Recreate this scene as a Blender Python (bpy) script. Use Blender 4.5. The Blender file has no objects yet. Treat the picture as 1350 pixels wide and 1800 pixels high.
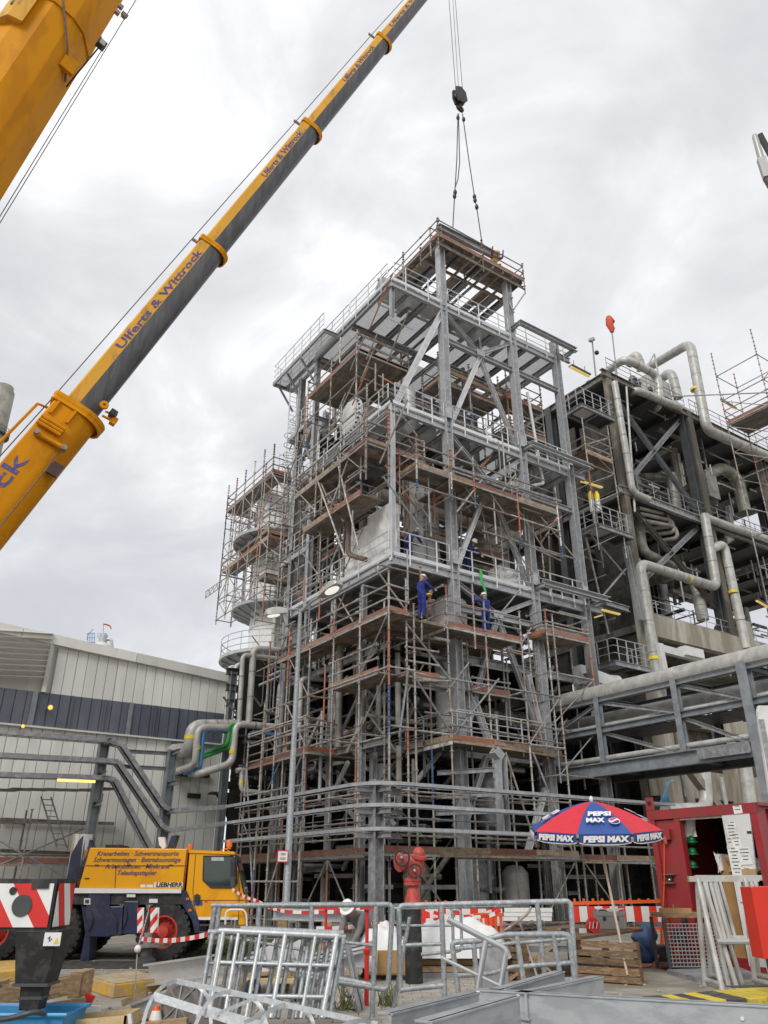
import bpy, bmesh, math, random
from mathutils import Vector, Matrix
random.seed(7)
SC = bpy.context.scene
COL = SC.collection
V = Vector
Z = Vector((0, 0, 1))
rad = math.radians

# ------------------------------------------------------------------ camera
EYE = V((0, 0, 1.65)); PITCH = rad(25.6)
cam_d = bpy.data.cameras.new('camera'); cam = bpy.data.objects.new('camera', cam_d); COL.objects.link(cam)
cam.location = EYE; cam.rotation_euler = (math.pi / 2 + PITCH, 0, 0)
cam_d.sensor_fit = 'VERTICAL'; cam_d.sensor_height = 24; cam_d.sensor_width = 18; cam_d.lens = 18.0
cam_d.clip_start = 0.1; cam_d.clip_end = 3000
SC.camera = cam

# ------------------------------------------------------------------ sky: overcast with broken cloud
SUN_EL, SUN_AZ = rad(40), rad(205)
world = bpy.data.worlds.new('World'); SC.world = world; world.use_nodes = True
nt = world.node_tree; nt.nodes.clear()
def nd(t, ty, **k):
    n = t.nodes.new(ty)
    for a, b in k.items(): setattr(n, a, b)
    return n
out = nd(nt, 'ShaderNodeOutputWorld')
sky = nd(nt, 'ShaderNodeTexSky', sky_type='NISHITA', sun_disc=False, sun_elevation=SUN_EL, sun_rotation=SUN_AZ)
bg1 = nd(nt, 'ShaderNodeBackground'); bg1.inputs[1].default_value = 0.10
nt.links.new(sky.outputs[0], bg1.inputs[0])
tc = nd(nt, 'ShaderNodeTexCoord')
sep = nd(nt, 'ShaderNodeSeparateXYZ'); nt.links.new(tc.outputs['Generated'], sep.inputs[0])
def math_(t, op, a, b=None, clamp=False):
    n = nd(t, 'ShaderNodeMath', operation=op, use_clamp=clamp)
    for i, q in enumerate((a, b)):
        if q is None: continue
        if isinstance(q, (int, float)): n.inputs[i].default_value = q
        else: t.links.new(q, n.inputs[i])
    return n.outputs[0]
zz = math_(nt, 'ADD', math_(nt, 'ABSOLUTE', sep.outputs[2]), 0.32)
cx = math_(nt, 'DIVIDE', sep.outputs[0], zz); cy = math_(nt, 'DIVIDE', sep.outputs[1], zz)
cmb = nd(nt, 'ShaderNodeCombineXYZ'); nt.links.new(cx, cmb.inputs[0]); nt.links.new(cy, cmb.inputs[1])
cmb.inputs[2].default_value = 5.2
def noise(t, vec, scale, detail, rough, dist=0.0):
    n = nd(t, 'ShaderNodeTexNoise'); n.inputs['Scale'].default_value = scale
    n.inputs['Detail'].default_value = detail; n.inputs['Roughness'].default_value = rough
    n.inputs['Distortion'].default_value = dist
    if vec is not None: t.links.new(vec, n.inputs['Vector'])
    return n.outputs[0]
def maprange(t, v, a, b, c, d):
    n = nd(t, 'ShaderNodeMapRange'); n.clamp = True; n.interpolation_type = 'SMOOTHSTEP'
    t.links.new(v, n.inputs[0])
    for i, q in enumerate((a, b, c, d)): n.inputs[i + 1].default_value = q
    return n.outputs[0]
n1 = noise(nt, cmb.outputs[0], 1.1, 9, 0.50, 0.35)
n2 = noise(nt, cmb.outputs[0], 3.2, 8, 0.55, 0.5)
mixn = math_(nt, 'ADD', math_(nt, 'MULTIPLY', n1, 0.60), math_(nt, 'MULTIPLY', n2, 0.40))
val = maprange(nt, mixn, 0.365, 0.67, 0.0, 1.0)
ramp = nd(nt, 'ShaderNodeValToRGB'); nt.links.new(val, ramp.inputs[0])
cr = ramp.color_ramp
cr.elements[0].position = 0.0; cr.elements[0].color = (0.505, 0.515, 0.54, 1)
cr.elements[1].position = 1.0; cr.elements[1].color = (0.94, 0.94, 0.945, 1)
e = cr.elements.new(0.42); e.color = (0.615, 0.622, 0.64, 1)
e = cr.elements.new(0.70); e.color = (0.72, 0.725, 0.74, 1)
bg2 = nd(nt, 'ShaderNodeBackground'); bg2.inputs[1].default_value = 1.0
nt.links.new(ramp.outputs[0], bg2.inputs[0])
mx = nd(nt, 'ShaderNodeMixShader'); mx.inputs[0].default_value = 0.93
nt.links.new(bg1.outputs[0], mx.inputs[1]); nt.links.new(bg2.outputs[0], mx.inputs[2])
nt.links.new(mx.outputs[0], out.inputs[0])

sun_d = bpy.data.lights.new('sun', 'SUN'); sun_d.energy = 1.5; sun_d.angle = rad(22); sun_d.color = (1, 0.97, 0.92)
sun = bpy.data.objects.new('sun', sun_d); COL.objects.link(sun)
sun.rotation_euler = (math.pi / 2 - SUN_EL, 0, math.pi - SUN_AZ)
sun.location = (0, 0, 80)
vs = SC.view_settings
vs.view_transform = 'Standard'; vs.look = 'None'; vs.exposure = 0.40; vs.gamma = 1.0; vs.use_curve_mapping = False

# ------------------------------------------------------------------ pixel rays of the photograph -> points on real planes
FPX = 1350.0
_F = V((0, math.cos(PITCH), math.sin(PITCH))); _U = V((0, -math.sin(PITCH), math.cos(PITCH)))
AZ = rad(55.8)
EU = V((math.sin(AZ), math.cos(AZ), 0)); EV = V((-math.cos(AZ), math.sin(AZ), 0))
def ray(x, y): return _F * FPX + V((1, 0, 0)) * (x - 675) + _U * (900 - y)
_r = ray(690, 981); KG = EYE + _r * (28 / math.hypot(_r.x, _r.y)); KG = V((KG.x, KG.y, 0))   # foot of the tower's near corner
def W(u, v, z): return KG + EU * u + EV * v + V((0, 0, z))
def P(x, y, **k):
    """point of the photo's ray on the plane u=, v= (tower axes), z=, Y= or X="""
    d = ray(x, y); (n, q), = k.items()
    if n == 'z': t = (q - EYE.z) / d.z
    elif n == 'Y': t = q / d.y
    elif n == 'X': t = q / d.x
    elif n == 'u': t = (q - (EYE - KG).dot(EU)) / d.dot(EU)
    elif n == 'v': t = (q - (EYE - KG).dot(EV)) / d.dot(EV)
    return EYE + d * t

# ------------------------------------------------------------------ materials
MATS = {}
def mat(name, col, rough=0.55, metal=0.0, var=0.14, scale=2.5, col2=None, amt=0.35, scale2=4.0, bump=0.0, bscale=30,
        stretch=(1, 1, 1), orand=0.12, alpha=None, emit=0.0, coat=0.0, spec=0.5, mscale=None):
    m = bpy.data.materials.new(name); m.use_nodes = True; t = m.node_tree; t.nodes.clear()
    o = nd(t, 'ShaderNodeOutputMaterial'); b = nd(t, 'ShaderNodeBsdfPrincipled')
    b.inputs['Roughness'].default_value = rough; b.inputs['Metallic'].default_value = metal
    b.inputs['Coat Weight'].default_value = coat; b.inputs['Specular IOR Level'].default_value = spec
    g = nd(t, 'ShaderNodeNewGeometry')
    mp = nd(t, 'ShaderNodeMapping'); t.links.new(g.outputs['Position'], mp.inputs[0]); mp.inputs['Scale'].default_value = stretch
    f = maprange(t, noise(t, mp.outputs[0], scale, 6, 0.6), 0.3, 0.7, 0, 1)
    mixa = nd(t, 'ShaderNodeMix', data_type='RGBA'); t.links.new(f, mixa.inputs[0])
    mixa.inputs[6].default_value = tuple(c * (1 - var) for c in col) + (1,)
    mixa.inputs[7].default_value = tuple(min(1, c * (1 + var)) for c in col) + (1,)
    c = mixa.outputs[2]
    if col2 is not None:
        f2 = maprange(t, noise(t, mp.outputs[0], scale2, 7, 0.62, 0.4), 0.62 - amt * 0.45, 0.72 - amt * 0.30, 0, 1)
        mb_ = nd(t, 'ShaderNodeMix', data_type='RGBA'); t.links.new(f2, mb_.inputs[0]); t.links.new(c, mb_.inputs[6])
        mb_.inputs[7].default_value = tuple(col2) + (1,); c = mb_.outputs[2]
    if orand:
        oi = nd(t, 'ShaderNodeObjectInfo')
        k = math_(t, 'ADD', math_(t, 'MULTIPLY', oi.outputs['Random'], 2 * orand), 1 - orand)
        vm = nd(t, 'ShaderNodeVectorMath', operation='SCALE'); t.links.new(c, vm.inputs[0]); t.links.new(k, vm.inputs['Scale']); c = vm.outputs[0]
    t.links.new(c, b.inputs['Base Color'])
    if bump:
        bn = nd(t, 'ShaderNodeBump'); bn.inputs['Strength'].default_value = bump; bn.inputs['Distance'].default_value = 0.02
        t.links.new(noise(t, mp.outputs[0], bscale, 4, 0.6), bn.inputs['Height']); t.links.new(bn.outputs[0], b.inputs['Normal'])
    if emit:
        t.links.new(c, b.inputs['Emission Color']); b.inputs['Emission Strength'].default_value = emit
    sh = b.outputs[0]
    if alpha is not None:
        tr = nd(t, 'ShaderNodeBsdfTransparent'); ms = nd(t, 'ShaderNodeMixShader'); ms.inputs[0].default_value = alpha
        t.links.new(tr.outputs[0], ms.inputs[1]); t.links.new(sh, ms.inputs[2]); sh = ms.outputs[0]
    t.links.new(sh, o.inputs[0]); m['key'] = name; MATS[name] = m
    return m
mat('galv', (0.45, 0.465, 0.48), 0.42, 0.25, 0.14, 1.2, (0.36, 0.37, 0.385), 0.5, 6)
mat('galv_bright', (0.66, 0.67, 0.68), 0.38, 0.25, 0.10, 3)
mat('galv_dull', (0.33, 0.34, 0.35), 0.5, 0.2, 0.18, 1.5, (0.24, 0.24, 0.25), 0.5, 5)
mat('galv_tube', (0.40, 0.425, 0.44), 0.5, 0.3, 0.14, 8, (0.28, 0.30, 0.31), 0.5, 22, bump=0.15, bscale=60)
mat('galv_front', (0.50, 0.52, 0.53), 0.42, 0.35, 0.08, 8, (0.42, 0.44, 0.45), 0.5, 22, bump=0.08, bscale=60)
mat('zinc_shiny', (0.62, 0.63, 0.64), 0.25, 0.7, 0.08, 8)
mat('beam_grey', (0.33, 0.355, 0.375), 0.5, 0.25, 0.10, 1.6, (0.40, 0.42, 0.435), 0.42, 3.2, bump=0.08, bscale=25, stretch=(1, 1, 3))
mat('grating', (0.68, 0.69, 0.70), 0.45, 0.1, 0.14, 2.2, (0.54, 0.55, 0.56), 0.5, 9, alpha=0.45)
mat('steel_blue', (0.235, 0.262, 0.285), 0.5, 0.1, 0.10, 2, (0.19, 0.205, 0.22), 0.4, 3)
mat('plant_dark', (0.05, 0.048, 0.045), 0.8, 0.0, 0.35, 0.9, (0.085, 0.075, 0.065), 0.45, 1.6, orand=0.3, spec=0.2)  # near-black standing for the shade inside the right plant
mat('steel_dark', (0.06, 0.063, 0.067), 0.5, 0.1, 0.2, 2)
mat('steel_old', (0.17, 0.165, 0.155), 0.6, 0.0, 0.2, 1.5, (0.12, 0.09, 0.065), 0.35, 3)
mat('tube', (0.40, 0.385, 0.36), 0.5, 0.15, 0.2, 2.2, (0.28, 0.23, 0.19), 0.38, 3.5, orand=0.25)
mat('tube_rust', (0.27, 0.195, 0.155), 0.6, 0.1, 0.25, 2.5, (0.36, 0.33, 0.30), 0.4, 3, orand=0.2)
mat('tube_orange', (0.48, 0.125, 0.05), 0.55, 0, 0.2, 3, (0.28, 0.22, 0.18), 0.4, 5)
mat('tube_blue', (0.06, 0.13, 0.30), 0.55, 0, 0.2, 3, (0.2, 0.22, 0.25), 0.3, 5)
mat('tube_white', (0.62, 0.61, 0.58), 0.5, 0, 0.1, 3, (0.30, 0.28, 0.26), 0.3, 4)
mat('toe_red', (0.30, 0.10, 0.065), 0.7, 0, 0.22, 3, (0.24, 0.15, 0.115), 0.45, 5, orand=0.25)
mat('toe_orange', (0.42, 0.13, 0.06), 0.7, 0, 0.2, 3, (0.25, 0.14, 0.09), 0.45, 5, orand=0.15)
mat('toe_wood', (0.38, 0.29, 0.20), 0.75, 0, 0.22, 3, (0.25, 0.17, 0.11), 0.4, 6, orand=0.25)
mat('plank', (0.19, 0.15, 0.12), 0.75, 0, 0.3, 3, (0.27, 0.23, 0.19), 0.4, 2.5, orand=0.35)
mat('plank_steel', (0.26, 0.25, 0.235), 0.55, 0.25, 0.2, 3, (0.17, 0.14, 0.12), 0.45, 3, orand=0.2)
mat('clad', (0.50, 0.50, 0.475), 0.44, 0.15, 0.10, 1.5, (0.40, 0.39, 0.36), 0.42, 2.5, bump=0.05, bscale=7)
mat('clad_white', (0.70, 0.705, 0.695), 0.45, 0.0, 0.05, 1.2, (0.62, 0.615, 0.59), 0.3, 2)
mat('clad_old', (0.30, 0.285, 0.255), 0.5, 0.2, 0.2, 1.4, (0.20, 0.185, 0.155), 0.45, 2)
mat('pipe_brown', (0.13, 0.085, 0.065), 0.6, 0, 0.2, 3, (0.19, 0.14, 0.12), 0.4, 4)
mat('pipe_green', (0.05, 0.32, 0.09), 0.45, 0, 0.1, 3)
mat('pipe_blue', (0.07, 0.23, 0.50), 0.45, 0, 0.1, 3)
mat('yellow_tag', (0.75, 0.62, 0.03), 0.5, 0, 0.1, 5)
mat('concrete', (0.40, 0.375, 0.32), 0.85, 0, 0.14, 0.8, (0.27, 0.24, 0.19), 0.5, 1.1, bump=0.3, bscale=12, stretch=(1, 1, 0.25))
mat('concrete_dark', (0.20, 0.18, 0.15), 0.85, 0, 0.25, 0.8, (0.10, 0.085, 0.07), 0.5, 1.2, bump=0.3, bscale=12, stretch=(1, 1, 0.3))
mat('shed_white', (0.66, 0.67, 0.63), 0.5, 0.0, 0.04, 0.5, (0.61, 0.61, 0.57), 0.3, 0.9, stretch=(1, 1, 0.3))
mat('shed_grey', (0.50, 0.48, 0.44), 0.5, 0.1, 0.08, 0.5, (0.42, 0.40, 0.37), 0.35, 0.8)
mat('shed_blue', (0.085, 0.095, 0.130), 0.38, 0.0, 0.15, 0.6, (0.11, 0.12, 0.145), 0.45, 0.9, stretch=(1, 1, 0.25))
mat('black', (0.018, 0.018, 0.019), 0.6, 0, 0.2, 3, (0.05, 0.047, 0.043), 0.3, 6, bump=0.1, bscale=30)
mat('dark_in', (0.03, 0.03, 0.032), 0.7, 0, 0.4, 0.8, (0.06, 0.055, 0.05), 0.4, 1.5)
mat('infill_shade', (0.020, 0.020, 0.021), 0.8, 0.0, 0.4, 0.9, (0.038, 0.034, 0.03), 0.4, 1.6, orand=0.4, spec=0.2)  # near-black standing for the shade inside the tower
mat('crane_yellow', (0.78, 0.355, 0.004), 0.42, 0, 0.04, 0.7, (0.70, 0.30, 0.006), 0.3, 1.2, coat=0.08, spec=0.3, orand=0.03)
mat('boom_yellow', (0.66, 0.27, 0.003), 0.6, 0, 0.06, 0.5, (0.55, 0.22, 0.006), 0.35, 1.4, stretch=(1, 1, 0.4), spec=0.15, orand=0.03)
mat('boom_yellow_pale', (0.70, 0.36, 0.035), 0.52, 0, 0.07, 0.6, (0.46, 0.25, 0.05), 0.26, 2.2, stretch=(1, 1, 0.25), spec=0.3, orand=0.05)
mat('boom_grease', (0.07, 0.07, 0.076), 0.42, 0.1, 0.15, 0.8, (0.105, 0.105, 0.11), 0.4, 1.6, stretch=(3, 3, 0.06))
mat('crane_navy', (0.012, 0.019, 0.062), 0.4, 0, 0.15, 1.5, (0.035, 0.04, 0.07), 0.3, 3, coat=0.2)
mat('letter_blue', (0.075, 0.065, 0.24), 0.5, 0, 0.10, 3, (0.30, 0.20, 0.12), 0.22, 7, orand=0)
mat('letter_purple', (0.10, 0.05, 0.13), 0.5, 0, 0.06, 3, orand=0)
mat('rubber', (0.022, 0.022, 0.022), 0.85, 0, 0.3, 4, (0.05, 0.046, 0.04), 0.4, 5, bump=0.2, bscale=25)
mat('rim_red', (0.55, 0.045, 0.03), 0.45, 0, 0.12, 4, (0.3, 0.05, 0.04), 0.3, 8)
mat('glass', (0.03, 0.045, 0.04), 0.06, 0, 0.1, 2, spec=0.8)
mat('chrome', (0.52, 0.51, 0.48), 0.22, 0.9, 0.1, 4)
mat('white', (0.72, 0.72, 0.70), 0.5, 0, 0.06, 3, orand=0.04)
mat('white_soft', (0.80, 0.805, 0.80), 0.6, 0, 0.06, 1.5, (0.72, 0.72, 0.71), 0.3, 3, bump=0.5, bscale=9)
mat('red', (0.60, 0.025, 0.02), 0.45, 0, 0.08, 3, orand=0.05)
mat('hydrant_red', (0.50, 0.07, 0.055), 0.5, 0, 0.14, 6, (0.36, 0.06, 0.05), 0.35, 9)
mat('box_red', (0.31, 0.020, 0.028), 0.45, 0, 0.15, 0.9, (0.25, 0.032, 0.028), 0.45, 2.6, coat=0.15, orand=0.05, bump=0.06, bscale=9)
mat('sign_red', (0.58, 0.03, 0.015), 0.35, 0, 0.05, 2)
mat('orange', (0.75, 0.11, 0.015), 0.5, 0, 0.08, 3, orand=0.05)
mat('barrier_red', (0.68, 0.04, 0.02), 0.5, 0, 0.08, 3, orand=0.05)
mat('cable_orange', (0.75, 0.10, 0.02), 0.5, 0, 0.05, 3)
mat('kerb_yellow', (0.68, 0.52, 0.03), 0.6, 0, 0.1, 3, (0.45, 0.36, 0.08), 0.3, 6)
mat('kerb_black', (0.05, 0.048, 0.045), 0.75, 0, 0.2, 4, (0.12, 0.11, 0.09), 0.3, 6)
mat('pad_yellow', (0.62, 0.36, 0.04), 0.65, 0, 0.12, 3, (0.42, 0.30, 0.14), 0.4, 5)
mat('pad_top', (0.42, 0.335, 0.20), 0.85, 0, 0.2, 3, (0.32, 0.26, 0.17), 0.4, 5)
mat('wood', (0.36, 0.25, 0.14), 0.75, 0, 0.22, 5, (0.26, 0.17, 0.09), 0.4, 9, orand=0.2, stretch=(1, 1, 3))
mat('wood_dark', (0.23, 0.14, 0.072), 0.78, 0, 0.28, 5, (0.13, 0.085, 0.05), 0.45, 8, orand=0.3, stretch=(1, 1, 4))
mat('wood_pale', (0.56, 0.43, 0.23), 0.75, 0, 0.12, 4, (0.48, 0.36, 0.19), 0.4, 8, orand=0.1)
mat('ply', (0.42, 0.24, 0.09), 0.7, 0, 0.12, 4)
mat('board_brown', (0.055, 0.025, 0.025), 0.35, 0, 0.1, 4)
mat('blue_tub', (0.03, 0.26, 0.52), 0.45, 0, 0.08, 4)
mat('tarp_blue', (0.05, 0.10, 0.22), 0.55, 0, 0.2, 4, bump=0.5, bscale=14)
mat('paper', (0.72, 0.72, 0.70), 0.7, 0, 0.05, 6)
mat('case_grey', (0.42, 0.41, 0.38), 0.5, 0.1, 0.08, 4)
mat('cardboard', (0.40, 0.27, 0.13), 0.8, 0, 0.12, 5)
mat('green_helmet', (0.006, 0.13, 0.04), 0.4, 0, 0.1, 5)
mat('umb_red', (0.62, 0.03, 0.05), 0.65, 0, 0.06, 3, orand=0)
mat('umb_blue', (0.035, 0.085, 0.30), 0.65, 0, 0.06, 3, orand=0)
mat('umb_navy', (0.03, 0.06, 0.21), 0.65, 0, 0.06, 3, orand=0)
mat('umb_white', (0.75, 0.75, 0.75), 0.65, 0, 0.04, 3, orand=0)
mat('pole_wood', (0.52, 0.42, 0.32), 0.6, 0, 0.1, 5)
mat('coverall', (0.020, 0.042, 0.28), 0.85, 0, 0.3, 6, (0.012, 0.02, 0.15), 0.45, 9, orand=0.1, bump=0.9, bscale=13)
mat('coverall_dark', (0.016, 0.026, 0.15), 0.85, 0, 0.3, 6, (0.03, 0.04, 0.12), 0.4, 9, bump=0.9, bscale=13)
mat('jacket_grey', (0.16, 0.16, 0.16), 0.8, 0, 0.2, 6)
mat('jacket_red', (0.16, 0.03, 0.025), 0.8, 0, 0.2, 5)
mat('skin', (0.42, 0.23, 0.16), 0.55, 0, 0.08, 20)
mat('boots', (0.03, 0.025, 0.02), 0.7)
mat('glove', (0.45, 0.38, 0.26), 0.8)
mat('helmet_white', (0.74, 0.74, 0.73), 0.3, 0, 0.04, 5)
mat('helmet_yellow', (0.70, 0.50, 0.03), 0.35, 0, 0.04, 5)
mat('sling_green', (0.04, 0.45, 0.08), 0.7, 0, 0.12, 5)
mat('rope', (0.10, 0.10, 0.105), 0.45, 0.4, 0.15, 8)
mat('hook_black', (0.03, 0.029, 0.028), 0.5, 0.2, 0.3, 5)
mat('sock_red', (0.62, 0.10, 0.05), 0.7, 0, 0.1, 5)
mat('lamp_grey', (0.45, 0.45, 0.43), 0.4, 0.2, 0.08, 5)
mat('lamp_glass', (0.90, 0.90, 0.84), 0.25, 0, 0.05, 4, emit=0.55, orand=0)
mat('lamp_yellow', (0.85, 0.64, 0.18), 0.4, 0, 0.05, 4, emit=0.38, orand=0)
mat('lamp_bulb', (1.0, 0.33, 0.02), 0.4, 0, 0.02, 4, emit=2.2, orand=0)
mat('lamp_tube', (1.0, 0.78, 0.22), 0.4, 0, 0.02, 4, emit=0.95, orand=0)
mat('beacon', (0.70, 0.16, 0.02), 0.3, 0, 0.05, 4)
mat('ground', (0.345, 0.32, 0.275), 0.9, 0, 0.18, 0.6, (0.235, 0.21, 0.165), 0.5, 0.8, bump=0.5, bscale=22, orand=0)
mat('asphalt', (0.30, 0.285, 0.25), 0.92, 0, 0.15, 1.0, (0.22, 0.2, 0.17), 0.4, 2.0, bump=0.5, bscale=60, orand=0)
mat('rubber_mat', (0.035, 0.034, 0.032), 0.9, 0, 0.3, 3, (0.07, 0.065, 0.055), 0.4, 5)
mat('grass', (0.085, 0.12, 0.035), 0.8, 0, 0.3, 3, (0.16, 0.15, 0.06), 0.4, 5, orand=0)
mat('stone', (0.36, 0.33, 0.28), 0.85, 0, 0.15, 4, orand=0.12)
mat('mesh_wire', (0.35, 0.35, 0.34), 0.5, 0.4, 0.1, 5)
mat('copper_cable', (0.03, 0.03, 0.033), 0.6, 0, 0.2, 5)
mat('cable_blue', (0.10, 0.30, 0.48), 0.5, 0, 0.15, 5)
mat('chimney', (0.30, 0.29, 0.25), 0.85, 0, 0.1, 0.3, (0.22, 0.21, 0.18), 0.4, 0.6)
mat('flag_red', (0.5, 0.05, 0.04), 0.7)

# ------------------------------------------------------------------ objects
ORG = {}      # world origin of unscaled objects that can carry children
def tag(o, label=None, cat=None, group=None, kind=None):
    for k, q in (('label', label), ('category', cat), ('group', group), ('kind', kind)):
        if q: o[k] = q
    return o
def thing(name, label, cat, loc, group=None):
    o = bpy.data.objects.new(name, None); COL.objects.link(o); o.location = loc
    o.empty_display_size = 0.3
    ORG[o.name] = V(loc)
    return tag(o, label, cat, group)
def place(name, me, Mw, parent=None):
    o = bpy.data.objects.new(name, me); COL.objects.link(o)
    if parent is not None:
        o.parent = parent
        Mw = Matrix.Translation(-ORG[parent.name]) @ Mw
    o.matrix_basis = Mw
    return o
_um = {}
def _cs(kind):
    """cross-section outlines, unit size"""
    if kind == 'ib':
        f, w = 0.10, 0.045
        return [(-.5, -.5), (.5, -.5), (.5, -.5 + f), (w, -.5 + f), (w, .5 - f), (.5, .5 - f), (.5, .5), (-.5, .5), (-.5, .5 - f), (-w, .5 - f), (-w, -.5 + f), (-.5, -.5 + f)]
    if kind == 'ch':      # channel: web at +x
        f = 0.12
        return [(-.5, -.5), (.5, -.5), (.5, .5), (-.5, .5), (-.5, .5 - f), (.5 - .14, .5 - f), (.5 - .14, -.5 + f), (-.5, -.5 + f)]
    if kind == 'box': return [(-.5, -.5), (.5, -.5), (.5, .5), (-.5, .5)]
    if kind == 'ang':
        f = .14
        return [(-.5, -.5), (.5, -.5), (.5, -.5 + f), (-.5 + f, -.5 + f), (-.5 + f, .5), (-.5, .5)]
    n = int(kind[3:])
    return [(math.cos(2 * math.pi * i / n), math.sin(2 * math.pi * i / n)) for i in range(n)]
def unit(kind, mname):
    k = (kind, mname)
    if k in _um: return _um[k]
    vv, ff, sm = [], [], []
    def ext(cs, z0, z1, s=1.0):
        n = len(cs); b = len(vv)
        for zc in (z0, z1):
            for x, y in cs: vv.append((x * s, y * s, zc))
        for i in range(n):
            j = (i + 1) % n; ff.append((b + i, b + j, b + n + j, b + n + i)); sm.append(kind.startswith('cyl') or kind.startswith('led'))
        ff.append(tuple(b + i for i in reversed(range(n)))); sm.append(False)
        ff.append(tuple(b + n + i for i in range(n))); sm.append(False)
    if kind.startswith('led'):     # scaffold ledger: tube with wedge heads at both ends
        cs = _cs('cyl6'); ext(cs, 0, 1); ext(cs, 0.0, 0.035, 1.75); ext(cs, 0.965, 1.0, 1.75)
    elif kind.startswith('std'):   # scaffold standard: tube with rosettes every quarter of its length
        cs = _cs('cyl6'); ext(cs, 0, 1)
        for zc in (0.24, 0.49, 0.74, 0.98): ext(cs, zc, zc + 0.012, 2.0)
    else: ext(_cs(kind), 0, 1)
    me = bpy.data.meshes.new(kind + '_' + mname); me.from_pydata(vv, [], ff)
    me.polygons.foreach_set('use_smooth', sm); me.materials.append(MATS[mname]); me.update()
    if any(sm): me.set_sharp_from_angle(angle=rad(40))
    _um[k] = me
    return me
def frame(a, b, up=Z):
    z = (b - a); z.normalize()
    x = up.cross(z)
    if x.length < 1e-3: x = V((1, 0, 0)) if abs(z.x) < .9 else V((0, 1, 0))
    x.normalize(); y = z.cross(x)
    return x, y, z
def bar(parent, name, a, b, w, h, mname, kind='box', up=Z):
    """member from a to b; section width w (sideways) and height h (along up); shares its unit mesh"""
    a = V(a); b = V(b); L = (b - a).length
    if L < 1e-5: L = 1e-3
    x, y, z = frame(a, b, up)
    M_ = Matrix(((x.x * w, y.x * h, z.x * L, a.x), (x.y * w, y.y * h, z.y * L, a.y), (x.z * w, y.z * h, z.z * L, a.z), (0, 0, 0, 1)))
    return place(name, unit(kind, mname), M_, parent)
def rod(parent, name, a, b, r, mname, n=8): return bar(parent, name, a, b, r, r, mname, 'cyl%d' % n)
def slab(parent, name, c, X, Y, Zv, mname):
    """box by centre and full-size axis vectors"""
    c = V(c); X = V(X); Y = V(Y); Zv = V(Zv); o = c - Zv / 2
    M_ = Matrix(((X.x, Y.x, Zv.x, o.x), (X.y, Y.y, Zv.y, o.y), (X.z, Y.z, Zv.z, o.z), (0, 0, 0, 1)))
    return place(name, unit('box', mname), M_, parent)

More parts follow.
